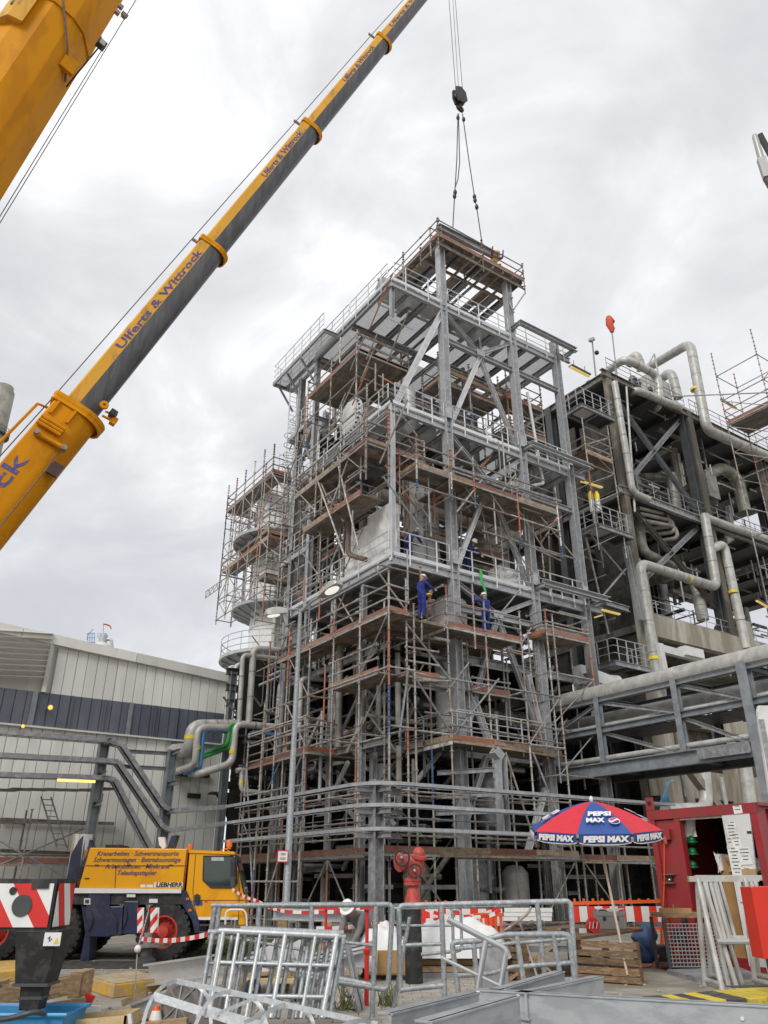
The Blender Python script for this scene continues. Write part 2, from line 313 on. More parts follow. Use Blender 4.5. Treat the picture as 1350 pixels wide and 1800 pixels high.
class MB:
    def __init__(s): s.v = []; s.f = []; s.mi = []; s.sm = []; s.mats = []; s.c = 0
    def use(s, m):
        if m not in s.mats: s.mats.append(m)
        s.c = s.mats.index(m); return s
    def face(s, idx, sm=False): s.f.append(tuple(idx)); s.mi.append(s.c); s.sm.append(sm)
    def add(s, pts):
        b = len(s.v); s.v.extend(V(p) for p in pts); return b
    def quad(s, a, b, c, d, sm=False): i = s.add((a, b, c, d)); s.face((i, i + 1, i + 2, i + 3), sm)
    def obox(s, c, X, Y, Zv):
        c = V(c); X = V(X) / 2; Y = V(Y) / 2; Zv = V(Zv) / 2
        b = s.add([c + X * i + Y * j + Zv * k for k in (-1, 1) for j in (-1, 1) for i in (-1, 1)])
        for q in ((0, 2, 3, 1), (4, 5, 7, 6), (0, 1, 5, 4), (2, 6, 7, 3), (0, 4, 6, 2), (1, 3, 7, 5)): s.face([b + i for i in q])
        return s
    def box(s, x0, x1, y0, y1, z0, z1):
        return s.obox(((x0 + x1) / 2, (y0 + y1) / 2, (z0 + z1) / 2), (x1 - x0, 0, 0), (0, y1 - y0, 0), (0, 0, z1 - z0))
    def prism(s, pts, d):
        pts = [V(p) for p in pts]; d = V(d); n = len(pts); b = s.add(pts + [p + d for p in pts])
        s.face([b + i for i in reversed(range(n))]); s.face([b + n + i for i in range(n)])
        for i in range(n):
            j = (i + 1) % n; s.face((b + i, b + j, b + n + j, b + n + i))
        return s
    def tube(s, path, r, n=8, closed=False, caps=True):
        path = [V(p) for p in path]; m = len(path); prev = None; rings = []
        for i, p in enumerate(path):
            if closed: t = path[(i + 1) % m] - path[i - 1]
            else: t = path[min(i + 1, m - 1)] - path[max(i - 1, 0)]
            t.normalize()
            if prev is None:
                x = Z.cross(t)
                if x.length < 1e-2: x = V((1, 0, 0)) - t * t.x
            else: x = prev - t * prev.dot(t)
            x.normalize(); prev = x; y = t.cross(x)
            rr = r[i] if isinstance(r, (list, tuple)) else r
            rings.append(s.add([p + (x * math.cos(2 * math.pi * k / n) + y * math.sin(2 * math.pi * k / n)) * rr for k in range(n)]))
        for i in range(m if closed else m - 1):
            a = rings[i]; b = rings[(i + 1) % m]
            for k in range(n):
                q = (k + 1) % n; s.face((a + k, a + q, b + q, b + k), True)
        if caps and not closed:
            s.face([rings[0] + k for k in reversed(range(n))]); s.face([rings[-1] + k for k in range(n)])
        return s
    def cyl(s, a, b, r, n=12, r2=None): return s.tube([a, b], [r, r if r2 is None else r2], n)
    def lathe(s, o, axis, prof, n=24, xdir=None):
        o = V(o); z = V(axis).normalized(); x = V(xdir) if xdir else Z.cross(z)
        if x.length < 1e-2: x = V((1, 0, 0)) - z * z.x
        x.normalize(); y = z.cross(x); rings = []
        for r, h in prof:
            rings.append(s.add([o + z * h + (x * math.cos(2 * math.pi * k / n) + y * math.sin(2 * math.pi * k / n)) * max(r, 1e-4) for k in range(n)]))
        for a, b in zip(rings, rings[1:]):
            for k in range(n):
                q = (k + 1) % n; s.face((a + k, a + q, b + q, b + k), True)
        if len(prof) > 2 and abs(prof[0][0] - prof[-1][0]) < 1e-6:      # ring profile: close it on itself
            a, b = rings[-1], rings[0]
            for k in range(n): q = (k + 1) % n; s.face((a + k, a + q, b + q, b + k), True)
            return s
        if prof[0][0] > 1e-3: s.face([rings[0] + k for k in reversed(range(n))])
        if prof[-1][0] > 1e-3: s.face([rings[-1] + k for k in range(n)])
        return s
    def ball(s, c, rx, ry=None, rz=None, n=10, m=7, X=V((1, 0, 0)), Y=V((0, 1, 0)), Zv=Z):
        ry = ry or rx; rz = rz or rx; c = V(c); rings = []
        for j in range(1, m):
            t = math.pi * j / m
            rings.append(s.add([c + X * (rx * math.sin(t) * math.cos(2 * math.pi * k / n)) + Y * (ry * math.sin(t) * math.sin(2 * math.pi * k / n)) + Zv * (rz * math.cos(t)) for k in range(n)]))
        a = s.add([c + Zv * rz]); b = s.add([c - Zv * rz])
        for k in range(n):
            q = (k + 1) % n
            s.face((a, rings[0] + k, rings[0] + q), True); s.face((b, rings[-1] + q, rings[-1] + k), True)
            for r0, r1 in zip(rings, rings[1:]): s.face((r0 + k, r1 + k, r1 + q, r0 + q), True)
        return s
    def grid(s, fn, nu, nv, sm=True):
        b = s.add([fn(i / nu, j / nv) for j in range(nv + 1) for i in range(nu + 1)])
        for j in range(nv):
            for i in range(nu):
                a = b + j * (nu + 1) + i; s.face((a, a + 1, a + nu + 2, a + nu + 1), sm)
        return s
    def build(s, name, m=None, parent=None, ang=40, bevel=0):
        if not s.mats: s.mats = [m]
        if parent is not None: org = ORG[parent.name]
        else:
            lo = V((min(p.x for p in s.v), min(p.y for p in s.v), min(p.z for p in s.v))); hi = V((max(p.x for p in s.v), max(p.y for p in s.v), 0))
            org = V(((lo.x + hi.x) / 2, (lo.y + hi.y) / 2, lo.z))
        me = bpy.data.meshes.new(name); me.from_pydata([p - org for p in s.v], [], s.f)
        me.polygons.foreach_set('use_smooth', s.sm); me.polygons.foreach_set('material_index', s.mi)
        for q in s.mats: me.materials.append(MATS[q])
        bm = bmesh.new(); bm.from_mesh(me); bmesh.ops.recalc_face_normals(bm, faces=bm.faces); bm.to_mesh(me); bm.free()
        me.update()
        if any(s.sm): me.set_sharp_from_angle(angle=rad(ang))
        o = bpy.data.objects.new(name, me); COL.objects.link(o)
        if parent is not None: o.parent = parent
        else: o.location = org
        ORG[o.name] = org
        if bevel:
            bv = o.modifiers.new('bevel', 'BEVEL'); bv.width = bevel; bv.segments = 2; bv.limit_method = 'ANGLE'; bv.angle_limit = rad(40)
        return o
def bend(pts, r=0.3, n=5):
    """polyline with rounded corners"""
    pts = [V(p) for p in pts]; o = [pts[0]]
    for a, b, c in zip(pts, pts[1:], pts[2:]):
        d1 = (a - b); d2 = (c - b); q = min(r, d1.length * .45, d2.length * .45)
        p1 = b + d1.normalized() * q; p2 = b + d2.normalized() * q
        for i in range(n + 1):
            t = i / n; o.append(p1 * (1 - t) ** 2 + b * 2 * t * (1 - t) + p2 * t * t)
    o.append(pts[-1]); return o
def smooth(pts, n=6):
    """Catmull-Rom curve through the points"""
    pts = [V(p) for p in pts]; q = [pts[0] * 2 - pts[1]] + pts + [pts[-1] * 2 - pts[-2]]; o = []
    for i in range(1, len(q) - 2):
        for k in range(n):
            t = k / n; o.append(.5 * (2 * q[i] + (q[i + 1] - q[i - 1]) * t + (2 * q[i - 1] - 5 * q[i] + 4 * q[i + 1] - q[i + 2]) * t * t + (3 * q[i] - q[i - 1] - 3 * q[i + 1] + q[i + 2]) * t ** 3))
    return o + [pts[-1]]
def lettering(parent, string, c, X, Y, size, mname, bold=0.0, shear=0.0, width=None, name='lettering', spacing=1.0, depth=0.004):
    """raised flat lettering centred at c, reading along X with letter tops towards Y"""
    cu = bpy.data.curves.new('txt', 'FONT'); cu.body = string; cu.size = size; cu.align_x = 'CENTER'; cu.align_y = 'CENTER'
    cu.offset = bold; cu.shear = shear; cu.extrude = depth; cu.space_character = spacing; cu.resolution_u = 2
    to = bpy.data.objects.new('txt', cu); COL.objects.link(to)
    dg = bpy.context.evaluated_depsgraph_get(); me = bpy.data.meshes.new_from_object(to.evaluated_get(dg))
    bpy.data.objects.remove(to); bpy.data.curves.remove(cu)
    me.materials.clear(); me.materials.append(MATS[mname])
    X = V(X).normalized(); Y = V(Y); Y = (Y - X * Y.dot(X)).normalized(); N = X.cross(Y)
    sx = 1.0
    if width:
        xs = [q.co.x for q in me.vertices]; sx = width / (max(xs) - min(xs))
    M_ = Matrix(((X.x * sx, Y.x, N.x, c[0]), (X.y * sx, Y.y, N.y, c[1]), (X.z * sx, Y.z, N.z, c[2]), (0, 0, 0, 1)))
    me.name = 'lettering'
    return place(name, me, M_, parent)
# ================================================================== SETTING
g = MB(); g.quad((-900, -300, 0), (900, -300, 0), (900, 1500, 0), (-900, 1500, 0))
tag(g.build('ground', 'ground'), kind='structure')
a_ = MB()   # worn asphalt strip the crane stands on
a_.quad((-40, 17.2, .004), (-2.2, 17.2, .004), (-2.2, 27, .004), (-40, 27, .004)); tag(a_.build('road', 'asphalt'), kind='structure')
pv_ = MB(); pv_.box(-2.3, 1.9, 11.2, 17.0, 0.0, 0.012)
pave = tag(pv_.build('pavement', 'asphalt'), kind='structure')
for i in range(13):
    for j in range(20):
        cxp = -2.2 + i * .31 + (j % 2) * .155; cyp = 11.35 + j * .285
        if cxp > 1.75: continue
        slab(pave, 'paving_stone', (cxp, cyp, .018 + random.uniform(-.004, .006)), (.295, random.uniform(-.006, .006), 0), (0, .27, 0), (0, 0, .02), 'stone')

def tuft(mb, c, n, h, spread):
    for _ in range(n):
        a = random.uniform(0, 6.28); r = spread * math.sqrt(random.random()); b = V(c) + V((math.cos(a) * r, math.sin(a) * r, 0))
        l = h * random.uniform(.5, 1.1); d = V((random.uniform(-.5, .5), random.uniform(-.5, .5), 1)).normalized(); s_ = V((math.cos(a + 1), math.sin(a + 1), 0)) * .012
        i = mb.add((b - s_, b + s_, b + d * l * .6 + s_ * .6 + V((d.x, d.y, 0)) * l * .1, b + d * l * .6 - s_ * .6 + V((d.x, d.y, 0)) * l * .1, b + d * l + V((d.x, d.y, -.2)) * l * .4))
        mb.face((i, i + 1, i + 2, i + 3)); mb.face((i + 3, i + 2, i + 4))
gr = MB()
for _ in range(260):
    c = V((random.uniform(-5.6, -1.8), random.uniform(20.5, 26.5), 0)); tuft(gr, c, 22, .10, .22)
tag(gr.build('grass', 'grass'), kind='stuff')
gv = MB(); gv.quad((-5.8, 20.2, .008), (-1.5, 20.2, .008), (-1.5, 27, .008), (-5.8, 27, .008)); tag(gv.build('grass_verge', 'grass'), kind='structure')
for k, (c, lb) in enumerate((((0.05, 12.9, 0), 'tall green weed growing at the foot of the black hydrant post'), ((-.55, 12.6, 0), 'dry straw coloured weed beside the aluminium stepladder'))):
    w = MB(); tuft(w, c, 46, .42, .16); tag(w.build('weed', 'grass'), lb, 'weed')

st = MB(); rr0 = random.Random(3)
for _ in range(900):
    x = rr0.uniform(-6.5, 8); y = rr0.uniform(10.5, 20); r = rr0.choice((.008, .012, .02, .03)); st.ball((x, y, r * .4), r * rr0.uniform(.8, 1.5), r, r * .7, 5, 4)
tag(st.build('loose_gravel', 'stone'), kind='stuff')

# ------------------------------------------------------------------ long shed on the left
VS = 12.0
r1 = P(405, 1192, v=VS); r0 = P(0, 1103, v=VS); ru = lambda q: (q - KG).dot(EU)
U1 = ru(r1); U0 = ru(r0); SL = (r1.z - r0.z) / (U1 - U0); UL = U0 - 9
rz = lambda u: r1.z + (u - U1) * SL
bt = P(395, 1255, v=VS).z; bb = P(300, 1300, v=VS).z
shed = thing('shed', 'long cream clad shed with a dark blue window band on the left', 'shed', W((U1 + UL) / 2, VS + 4, 0))
m = MB()
m.prism([W(UL, VS + .2, 0), W(U1 - .02, VS + .2, 0), W(U1 - .02, VS + .2, rz(U1) - .1), W(UL, VS + .2, rz(UL) - .1)], EV * 14)
m.build('wall', 'shed_white', shed)
def cor_mesh(mname):
    k = ('cor', mname)
    if k in _um: return
    n = 3; top = []
    for i in range(n):
        x = -.5 + i / n; w_ = 1 / n
        top += [(x + .004, .0), (x + w_ * .86, 0), (x + w_ * .885, .38), (x + w_ * .925, .38), (x + w_ * .95, 0)]
    cs = [(-.5, 1.2)] + [(-.5, 0)] + top + [(.5, 0), (.5, 1.2)]
    n_ = len(cs); vv = [(x, y, z) for z in (0, 1) for x, y in cs]
    ff = [(i, (i + 1) % n_, n_ + (i + 1) % n_, n_ + i) for i in range(n_)] + [tuple(range(n_))[::-1], tuple(range(n_, 2 * n_))]
    me = bpy.data.meshes.new('cor_' + mname); me.from_pydata(vv, [], ff); me.materials.append(MATS[mname]); me.update(); _um[k] = me
for q in ('shed_white', 'shed_blue', 'shed_grey'): cor_mesh(q)
_wS = 1.32; uu = U1 - .12
LV = ru(P(88, 1150, v=VS))
while uu > UL:
    uc = uu - _wS / 2
    if uc > LV: bar(shed, 'cladding_sheet', W(uc, VS, bt), W(uc, VS, rz(uc - .3) - .1), _wS, .15, 'shed_white', 'cor', EV)
    bar(shed, 'window_band_sheet', W(uc, VS - .03, bb), W(uc, VS - .03, bt), _wS, .15, 'shed_blue', 'cor', EV)
    bar(shed, 'cladding_sheet', W(uc, VS, 0.0), W(uc, VS, bb), _wS, .15, 'shed_white', 'cor', EV)
    uu -= _wS
for i in range(24):
    z_ = bt + .12 + i * .235
    if z_ < rz(LV) - .1: slab(shed, 'louver_slat', W((LV + UL) / 2, VS - .06, z_), EU * (LV - UL - .1), EV * .16 + V((0, 0, .11)), V((0, 0, .02)), 'shed_grey')
bar(shed, 'corner_trim', W(LV, VS - .06, bt), W(LV, VS - .06, rz(LV) - .1), .16, .2, 'shed_white', 'box', EV)
bar(shed, 'corner_trim', W(U1, VS, 0), W(U1, VS, rz(U1)), .3, .3, 'shed_white', 'box', EV)
nt_ = 4
for i in range(nt_):
    ua, ub = UL + (U1 + .25 - UL) * i / nt_, UL + (U1 + .25 - UL) * (i + 1) / nt_ - .02
    bar(shed, 'roof_trim', W(ua, VS - .08, rz(ua) - .05), W(ub, VS - .08, rz(ub) - .05), .26, .42, 'shed_white', 'box')
bar(shed, 'ledge', W(UL, VS - .1, bb - .03), W(U1, VS - .1, bb - .03), .18, .07, 'shed_white')
for x in (440 / 3.75 + 100,):
    pass
for (x, wpx) in ((226, 5), (52, 6), (120, 1.2), (180, 1.2), (270, 1.2), (310, 1.2)):
    a = P(x, 1275, v=VS - .1); bar(shed, 'mullion', V((a.x, a.y, bb)), V((a.x, a.y, bt)), wpx / 28, .04, 'shed_blue' if wpx < 2 else 'steel_blue', 'box', EV)
for (x0, y0, x1, y1) in ((302, 1306, 352, 1328), (300, 1356, 368, 1368), (330, 1394, 352, 1404)):
    a = P(x0, y0, v=VS - .11); b = P(x1, y1, v=VS - .11)
    slab(shed, 'opening_patch', (a + b) / 2, EU * (b - a).dot(EU), V((0, 0, a.z - b.z)), EV * .08, 'black')  # black plates on the wall stand for the shade inside openings
bar(shed, 'girt', P(0, 1440, v=VS - .13), P(200, 1448, v=VS - .13), .08, .12, 'steel_old')
bar(shed, 'girt', P(0, 1495, v=VS - .13), P(200, 1503, v=VS - .13), .08, .12, 'steel_old')
for k, (x, y, r, lb) in enumerate(((88, 1244, .085, 'lit orange lamp glowing high on the dark blue band of the shed'), (40, 1277, .06, 'small lit orange lamp at the lower edge of the shed window band'))):
    c = P(x, y, v=VS - .45); L = thing('wall_lamp', lb, 'lamp', c)
    bar(L, 'bracket', c + EV * .02, c + EV * .34, .05, .05, 'steel_dark')
    MB().ball(c - EV * .06, r).build('bulb', 'lamp_bulb', L)
    MB().lathe(c + EV * .02, EV, [(r * 1.5, -.08), (r * 1.1, 0), (r * .5, .06)], 12).build('reflector', 'galv_dull', L)

# chimney far left and a far vessel behind the shed roof
cc = P(-12, 760, Y=120); ct = P(-8, 690, Y=120)
ch = thing('chimney', 'tall round concrete chimney at the left edge of the picture', 'chimney', (cc.x, 120, 0))
rr_ = 19 / FPX * (ray(0, 760).y and (cc - EYE).dot(_F))
MB().lathe((cc.x, 120, 0), Z, [(rr_ * 1.25, 0), (rr_ * 1.06, cc.z), (rr_, ct.z), (rr_ * .82, ct.z + .6), (rr_ * .80, ct.z + 1.2)], 32).build('shaft', 'chimney', ch)
zp = P(0, 765, Y=120).z
MB().lathe((cc.x, 120, zp), Z, [(rr_ * 1.08, -.15), (rr_ * 1.42, -.15), (rr_ * 1.42, .1), (rr_ * 1.08, .1)], 32).build('gallery', 'steel_dark', ch)
gm = MB()
for k in range(2): gm.tube([V((cc.x, 120, zp + .6 + k * .6)) + V((math.cos(t), math.sin(t), 0)) * rr_ * 1.4 for t in [i * math.pi / 12 for i in range(24)]], .05, 5, closed=True)
for i in range(16):
    t = i * math.pi / 8; q = V((cc.x, 120, zp)) + V((math.cos(t), math.sin(t), 0)) * rr_ * 1.4; gm.tube([q, q + Z * 1.2], .05, 5)
gm.build('gallery_rail', 'steel_dark', ch)
D_ = 95
o = P(178, 1140, Y=D_); fv = thing('far_vessel', 'distant white vessel with a blue ladder cage behind the shed roof', 'vessel', (o.x, D_, 0))
def FP(x, y): return P(x, y, Y=D_)
s_ = (FP(190, 1135) - FP(170, 1135)).length / 20
MB().lathe((o.x, D_, 0), Z, [(s_ * 17, 0), (s_ * 17, FP(0, 1140).z), (s_ * 12, FP(0, 1133).z), (s_ * 6, FP(0, 1129).z)], 20).build('shell', 'clad_white', fv)
MB().lathe((FP(182, 1120).x, D_, FP(0, 1130).z), Z, [(s_ * 7, 0), (s_ * 7, s_ * 14), (s_ * 5, s_ * 16)], 14).build('nozzle', 'galv', fv)
MB().tube(bend([FP(184, 1124), FP(196, 1124), FP(197, 1150)], s_ * 7), s_ * 3, 8).build('pipe', 'galv', fv)
cg = MB()
for x in (154, 157, 160, 163, 166): cg.tube([FP(x, 1113), FP(x, 1135)], s_ * .5, 5)
for y in (1113, 1121, 1129): cg.tube([FP(153, y), FP(167, y)], s_ * .6, 5)
cg.build('ladder_cage', 'pipe_blue', fv)
cg = MB()
for x in (172, 176, 181, 187): cg.tube([FP(x, 1113), FP(x, 1123)], s_ * .4, 5)
for y in (1113, 1118): cg.tube([FP(171, y), FP(188, y)], s_ * .4, 5)
cg.tube([FP(181, 1125), FP(182, 1097)], s_ * .5, 5); cg.tube(bend([FP(153, 1125), FP(154, 1116), FP(164, 1106)], s_ * 4), s_ * .7, 5)
cg.build('handrail', 'galv_dull', fv)
c = FP(189, 1100); sock = MB(); sock.tube([FP(182, 1097), FP(188, 1098), FP(194, 1101), FP(196, 1106)], [s_ * 1.2, s_ * 1.4, s_ * 1.2, s_ * .7], 7); tag(sock.build('windsock', 'flag_red'), 'tiny dark red windsock on the distant vessel behind the shed', 'windsock')

# ------------------------------------------------------------------ scaffolding generator (tower axes)
TM = ['tube'] * 12 + ['tube_rust'] * 3 + ['galv_dull'] * 2 + ['tube_orange'] * 2 + ['tube_white', 'tube_blue']
TOE = ['toe_red'] * 4 + ['toe_wood'] * 3 + ['toe_orange'] * 1
RS = .036
def standard(root, u, v, z0, z1):
    z = z0
    while z < z1 - .05:
        l = min(z1 - z, random.choice((2.0, 2.0, 3.0, 1.0, 1.5)))
        if z1 - z - l < .4: l = z1 - z
        mt = random.choice(TM)
        if mt in ('tube_blue', 'tube_white') and l > 1.2: l = random.uniform(.5, 1.1)
        bar(root, 'standard', W(u, v, z), W(u, v, z + l), RS, RS, mt, 'std'); z += l
def ledger(root, a, b, name='ledger', mt=None):
    bar(root, name, W(*a), W(*b), RS * .95, RS * .95, mt or random.choice(['tube'] * 6 + ['tube_rust'] * 3 + ['galv_dull']), 'led')
def decking(root, a, b, inn, z, toe=True, ends=True, rails=True, npl=None, mt=None, zr=1.0, toem=None):
    """one deck bay between outer points a,b (u,v) and the inner side a+inn, b+inn"""
    D = math.hypot(*inn); n = npl or max(2, round(D / .32))
    for k in range(n):
        t = (k + .5) / n
        c = W((a[0] + b[0]) / 2 + inn[0] * t, (a[1] + b[1]) / 2 + inn[1] * t, z)
        X = W(b[0], b[1], 0) - W(a[0], a[1], 0); Yv = W(inn[0], inn[1], 0) - W(0, 0, 0)
        slab(root, 'deck_plank', c, X * .985, Yv * (.96 / n), V((0, 0, .055)), mt or random.choice(['plank'] * 3 + ['plank_steel']))
    o = V((-inn[0], -inn[1])).normalized() * .02
    if toe:
        bar(root, 'toe_board', W(a[0] - o.x, a[1] - o.y, z + .115), W(b[0] - o.x, b[1] - o.y, z + .115), .03, .17, toem or random.choice(TOE))
        bar(root, 'deck_support', W(a[0], a[1], z - .06), W(b[0], b[1], z - .06), .05, .07, random.choice(('tube', 'galv_dull', 'toe_wood')))
    if rails:
        for h in (.5, zr): ledger(root, (a[0], a[1], z + h), (b[0], b[1], z + h), 'guard_rail')
def run(root, a, b, inn, z0, z1, decks, step=2.2, lifts=None, brace=.6, inner=True, ends=True, rails=True, lift=2.0, outer_z0=None, toem=None, over=0):
    L = math.hypot(b[0] - a[0], b[1] - a[1]); n = max(1, round(L / step))
    pts = [(a[0] + (b[0] - a[0]) * i / n, a[1] + (b[1] - a[1]) * i / n) for i in range(n + 1)]
    for p in pts:
        standard(root, p[0], p[1], z0 if outer_z0 is None else outer_z0, z1 + random.uniform(-.1, .35) + over)
        if inner: standard(root, p[0] + inn[0], p[1] + inn[1], z0, z1 - random.uniform(0, .9))
    zs = [];
    q = z0 + .3
    while q < z1 - .3: zs.append(q); q += lift
    for z in zs:
        for p, q in zip(pts, pts[1:]):
            if random.random() < .85: ledger(root, (*p, z), (*q, z))
            if inner and random.random() < .6: ledger(root, (p[0] + inn[0], p[1] + inn[1], z), (q[0] + inn[0], q[1] + inn[1], z))
        for p in pts:
            if random.random() < .7: ledger(root, (*p, z), (p[0] + inn[0], p[1] + inn[1], z), 'transom')
    for z in decks:
        for p, q in zip(pts, pts[1:]): decking(root, p, q, inn, z, rails=rails, toem=toem)
        for p in (pts[0], pts[-1]):
            e_ = (p[0] + inn[0], p[1] + inn[1])
            for h in (.5, 1.0): ledger(root, (*p, z + h), (*e_, z + h), 'guard_rail')
            bar(root, 'toe_board', W(*p, z + .115), W(*e_, z + .115), .03, .17, toem or random.choice(TOE))
    for i, (p, q) in enumerate(zip(pts, pts[1:])):
        for z in zs[:-1]:
            if random.random() < brace:
                s = (i + int(z)) % 2; rod(root, 'diagonal_brace', W(*(p if s else q), z), W(*(q if s else p), min(z + lift, z1)), RS * .8, random.choice(('tube', 'tube', 'galv_dull', 'tube_rust')), 6)
    return pts

# ------------------------------------------------------------------ railings
def railing(root, pts, h=1.1, step=1.35, m1='galv_bright', drop=.28, r=.028, ends=True, name='railing', mids=2):
    """pts: world points at floor level along one straight or bent run"""
    mb = MB(); pts = [V(p) for p in pts]
    for k in range(mids + 1):
        hh = h * (k + 1) / (mids + 1)
        mb.tube([p + Z * hh for p in pts], r if k == mids else r * .7, 6)
    if ends:
        for p in (pts[0], pts[-1]): mb.tube([p + Z * (h / (mids + 1)), p + Z * h], r * .8, 6)
    o = mb.build(name, m1, root)
    for a, b in zip(pts, pts[1:]):
        L = (b - a).length; n = max(1, round(L / step)); d = (b - a) / n
        for i in range(n):
            q = a + d * (i + .5); x = d.normalized() * .05
            bar(o, 'railing_post', q - Z * drop, q + Z * h, .022, .065, m1, 'box', d)
    return o
# ================================================================== STEEL PROCESS TOWER
tower = thing('steel_process_tower', 'tall galvanised steel process tower with three open railed floors under construction', 'steel tower', W(5, 4, 0))
def beam(a, b, w=.2, h=.3, m='galv', name='beam', kind='ib', up=Z, root=None): return bar(root or tower, name, W(*a), W(*b), w, h, m, kind, up)
UC = (3.05, 7.62, 10.87); VC = (0.0, 6.9, 11.2)
ZL, ZM, ZT = 13.15, 20.25, 27.2
for u, zt in zip(UC, (30.9, 30.9, 28.35)):
    beam((u, 0, 0), (u, 0, zt), .36, .36, 'galv', 'column', 'ib', EU)
    for z in (6.5, ZL + .6, ZM + .6):   # bolted splice plates
        for s in (-1, 1): slab(tower, 'splice_plate', W(u, s * .195, z), EU * .32, EV * .02, Z * .6, 'galv')
for u in UC:
    for v in VC[1:]: beam((u, v, 0), (u, v, 27.0), .36, .36, 'galv_dull', 'column', 'ib', EU)
beam((0.02, 0.02, ZL - .18), (0.02, 0.02, ZM + .02), .20, .20, 'galv_bright', 'column', 'ib', EU)
beam((0.12, .12, ZT - 2.0), (0.12, .12, ZT - .1), .18, .18, 'galv', 'column', 'ib', EU)
beam((0.0, 6.9, ZL - .2), (0.0, 6.9, ZT + .1), .26, .26, 'galv', 'column', 'ib', EU)
beam((0.0, 8.6, 0), (0.0, 8.6, 26.6), .30, .30, 'galv_dull', 'column', 'ib', EU)

def floor(z, u0, u1, v0, v1, js=1.14, h=.34, vs=2.4, hole=None, panel='grating'):
    for a, b in (((u0, v0), (u1, v0)), ((u0, v1), (u1, v1)), ((u0, v0), (u0, v1)), ((u1, v0), (u1, v1))):
        beam((*a, z - h / 2), (*b, z - h / 2), .16, h, 'galv', 'edge_beam', 'ib')
    n = round((u1 - u0) / js); d = (u1 - u0) / n
    for i in range(1, n): beam((u0 + d * i, v0 + .08, z - .17), (u0 + d * i, v1 - .08, z - .17), .12 if i % 2 else .2, .22 if i % 2 else .30, 'galv_dull', 'joist', 'ib')
    for vq in (v0 + (v1 - v0) * .5,): beam((u0, vq, z - .36), (u1, vq, z - .36), .2, .3, 'galv_dull', 'beam', 'ib')
    m_ = round((v1 - v0) / vs); e_ = (v1 - v0) / m_
    for i in range(n):
        for j in range(m_):
            if hole and (i, j) in hole: continue
            slab(tower, 'grating_panel', W(u0 + d * (i + .5), v0 + e_ * (j + .5), z + .02), EU * (d - .012), EV * (e_ - .012), Z * .03, panel)
floor(ZL, 0, UC[2], 0, 9.0, panel='galv')
floor(ZM, 0, UC[2], 0, 9.0, hole={(3, 1), (4, 1), (8, 0), (7, 1)})
floor(ZT, 0, UC[2], 0, 7.0, hole={(4, 1), (8, 1)})
floor(6.3, UC[0], UC[2], 1.0, 9.0, panel='galv_dull')
railing(tower, [W(2.15, 4.0, 6.2), W(2.1, -.75, 6.2)]); railing(tower, [W(2.25, -.85, 6.2), W(7.6, -.6, 6.2)]); beam((2.2, 4.2, 6.25), (2.0, -.8, 6.25), .1, .3, 'galv', 'edge_beam', 'ch'); beam((2.0, -.8, 6.25), (7.7, -.55, 6.25), .1, .3, 'galv', 'edge_beam', 'ch')
for z in (ZL, ZM, ZT):
    for a, b in (((0, -.09), (UC[0] - .2, -.09)), ((UC[0] + .2, -.09), (UC[1] - .2, -.09)), ((UC[1] + .2, -.09), (UC[2], -.09))):
        beam((*a, z + .10), (*b, z + .10), .02, .16, 'galv_bright', 'toe_plate', 'box')
        railing(tower, [W(a[0] + .1, a[1] - .02, z), W(b[0] - .05, b[1] - .02, z)])
    vl = 7.0 if z == ZT else 9.0
    beam((-.09, 0, z + .10), (-.09, vl, z + .10), .02, .16, 'galv_bright', 'toe_plate', 'box')
    railing(tower, [W(-.11, .12, z), W(-.11, vl * .5, z)]); railing(tower, [W(-.11, vl * .5 + .1, z), W(-.11, vl, z)])
# bracketed walkway beams beyond the second column
for z in (ZL + .35, ZM + .35, ZT + .75):
    beam((UC[1] + .15, -.55, z), (UC[2] + 1.15, -.55, z), .22, .26, 'galv', 'walkway_beam', 'ch')
    for u in (UC[1] + .1, UC[2] + .9): beam((u, .3, z - .12), (u, -.6, z - .12), .16, .2, 'galv', 'bracket', 'ib')
    beam((UC[2], 0, z - .4), (UC[2] + 1.15, 0, z - .4), .16, .3, 'galv', 'edge_beam', 'ib')
for i in range(4):
    for z in (ZL, ZM): bar(tower, 'hanger', W(UC[1] + .6 + i * .75, -.42, z - .15), W(UC[1] + .6 + i * .75, -.42, z + .3), .06, .06, 'galv_bright')
railing(tower, [W(UC[2], -.1, ZT + .35), W(UC[2] + 1.2, -.1, ZT + .35), W(UC[2] + 1.2, 1.5, ZT + .35)])
# storey bracing on the right-hand face
def brace_bay(ua, ub, zf, zb, top=True, low=True, m='galv', v=0.0):
    um = (ua + ub) / 2
    beam((ua + .15, v, zb), (ub - .15, v, zb), .2, .26, m, 'girt', 'ib')
    if top:
        for u in (ua + .15, ub - .15): beam((u, v, zf - .45), (um, v, zb + .1), .16, .18, m, 'brace', 'ib')
    if low:
        for u in (ua + .2, ub - .2): beam((um, v + .02, zb - .1), (u, v + .02, zf - 6.9), .17, .20, 'galv_bright' if u == ua + .2 else m, 'brace', 'ib')
    slab(tower, 'gusset_plate', W(um, v - .1, zb + .1), EU * .5, Z * .32, EV * .03, 'galv')
brace_bay(UC[0], UC[1], ZT, 25.1); brace_bay(UC[0], UC[1], ZM, 18.0); brace_bay(UC[0], UC[1], ZL, 11.6, low=False)
beam((5.3, 0, 11.5), (3.3, 0, 6.6), .17, .2, 'galv', 'brace'); beam((5.4, 0, 11.5), (7.4, 0, 6.6), .17, .2, 'galv', 'brace')
for z in (25.1, 18.0, 11.6): beam((UC[1] + .15, 0, z), (UC[2] - .1, 0, z), .2, .26, 'galv', 'girt', 'ib')
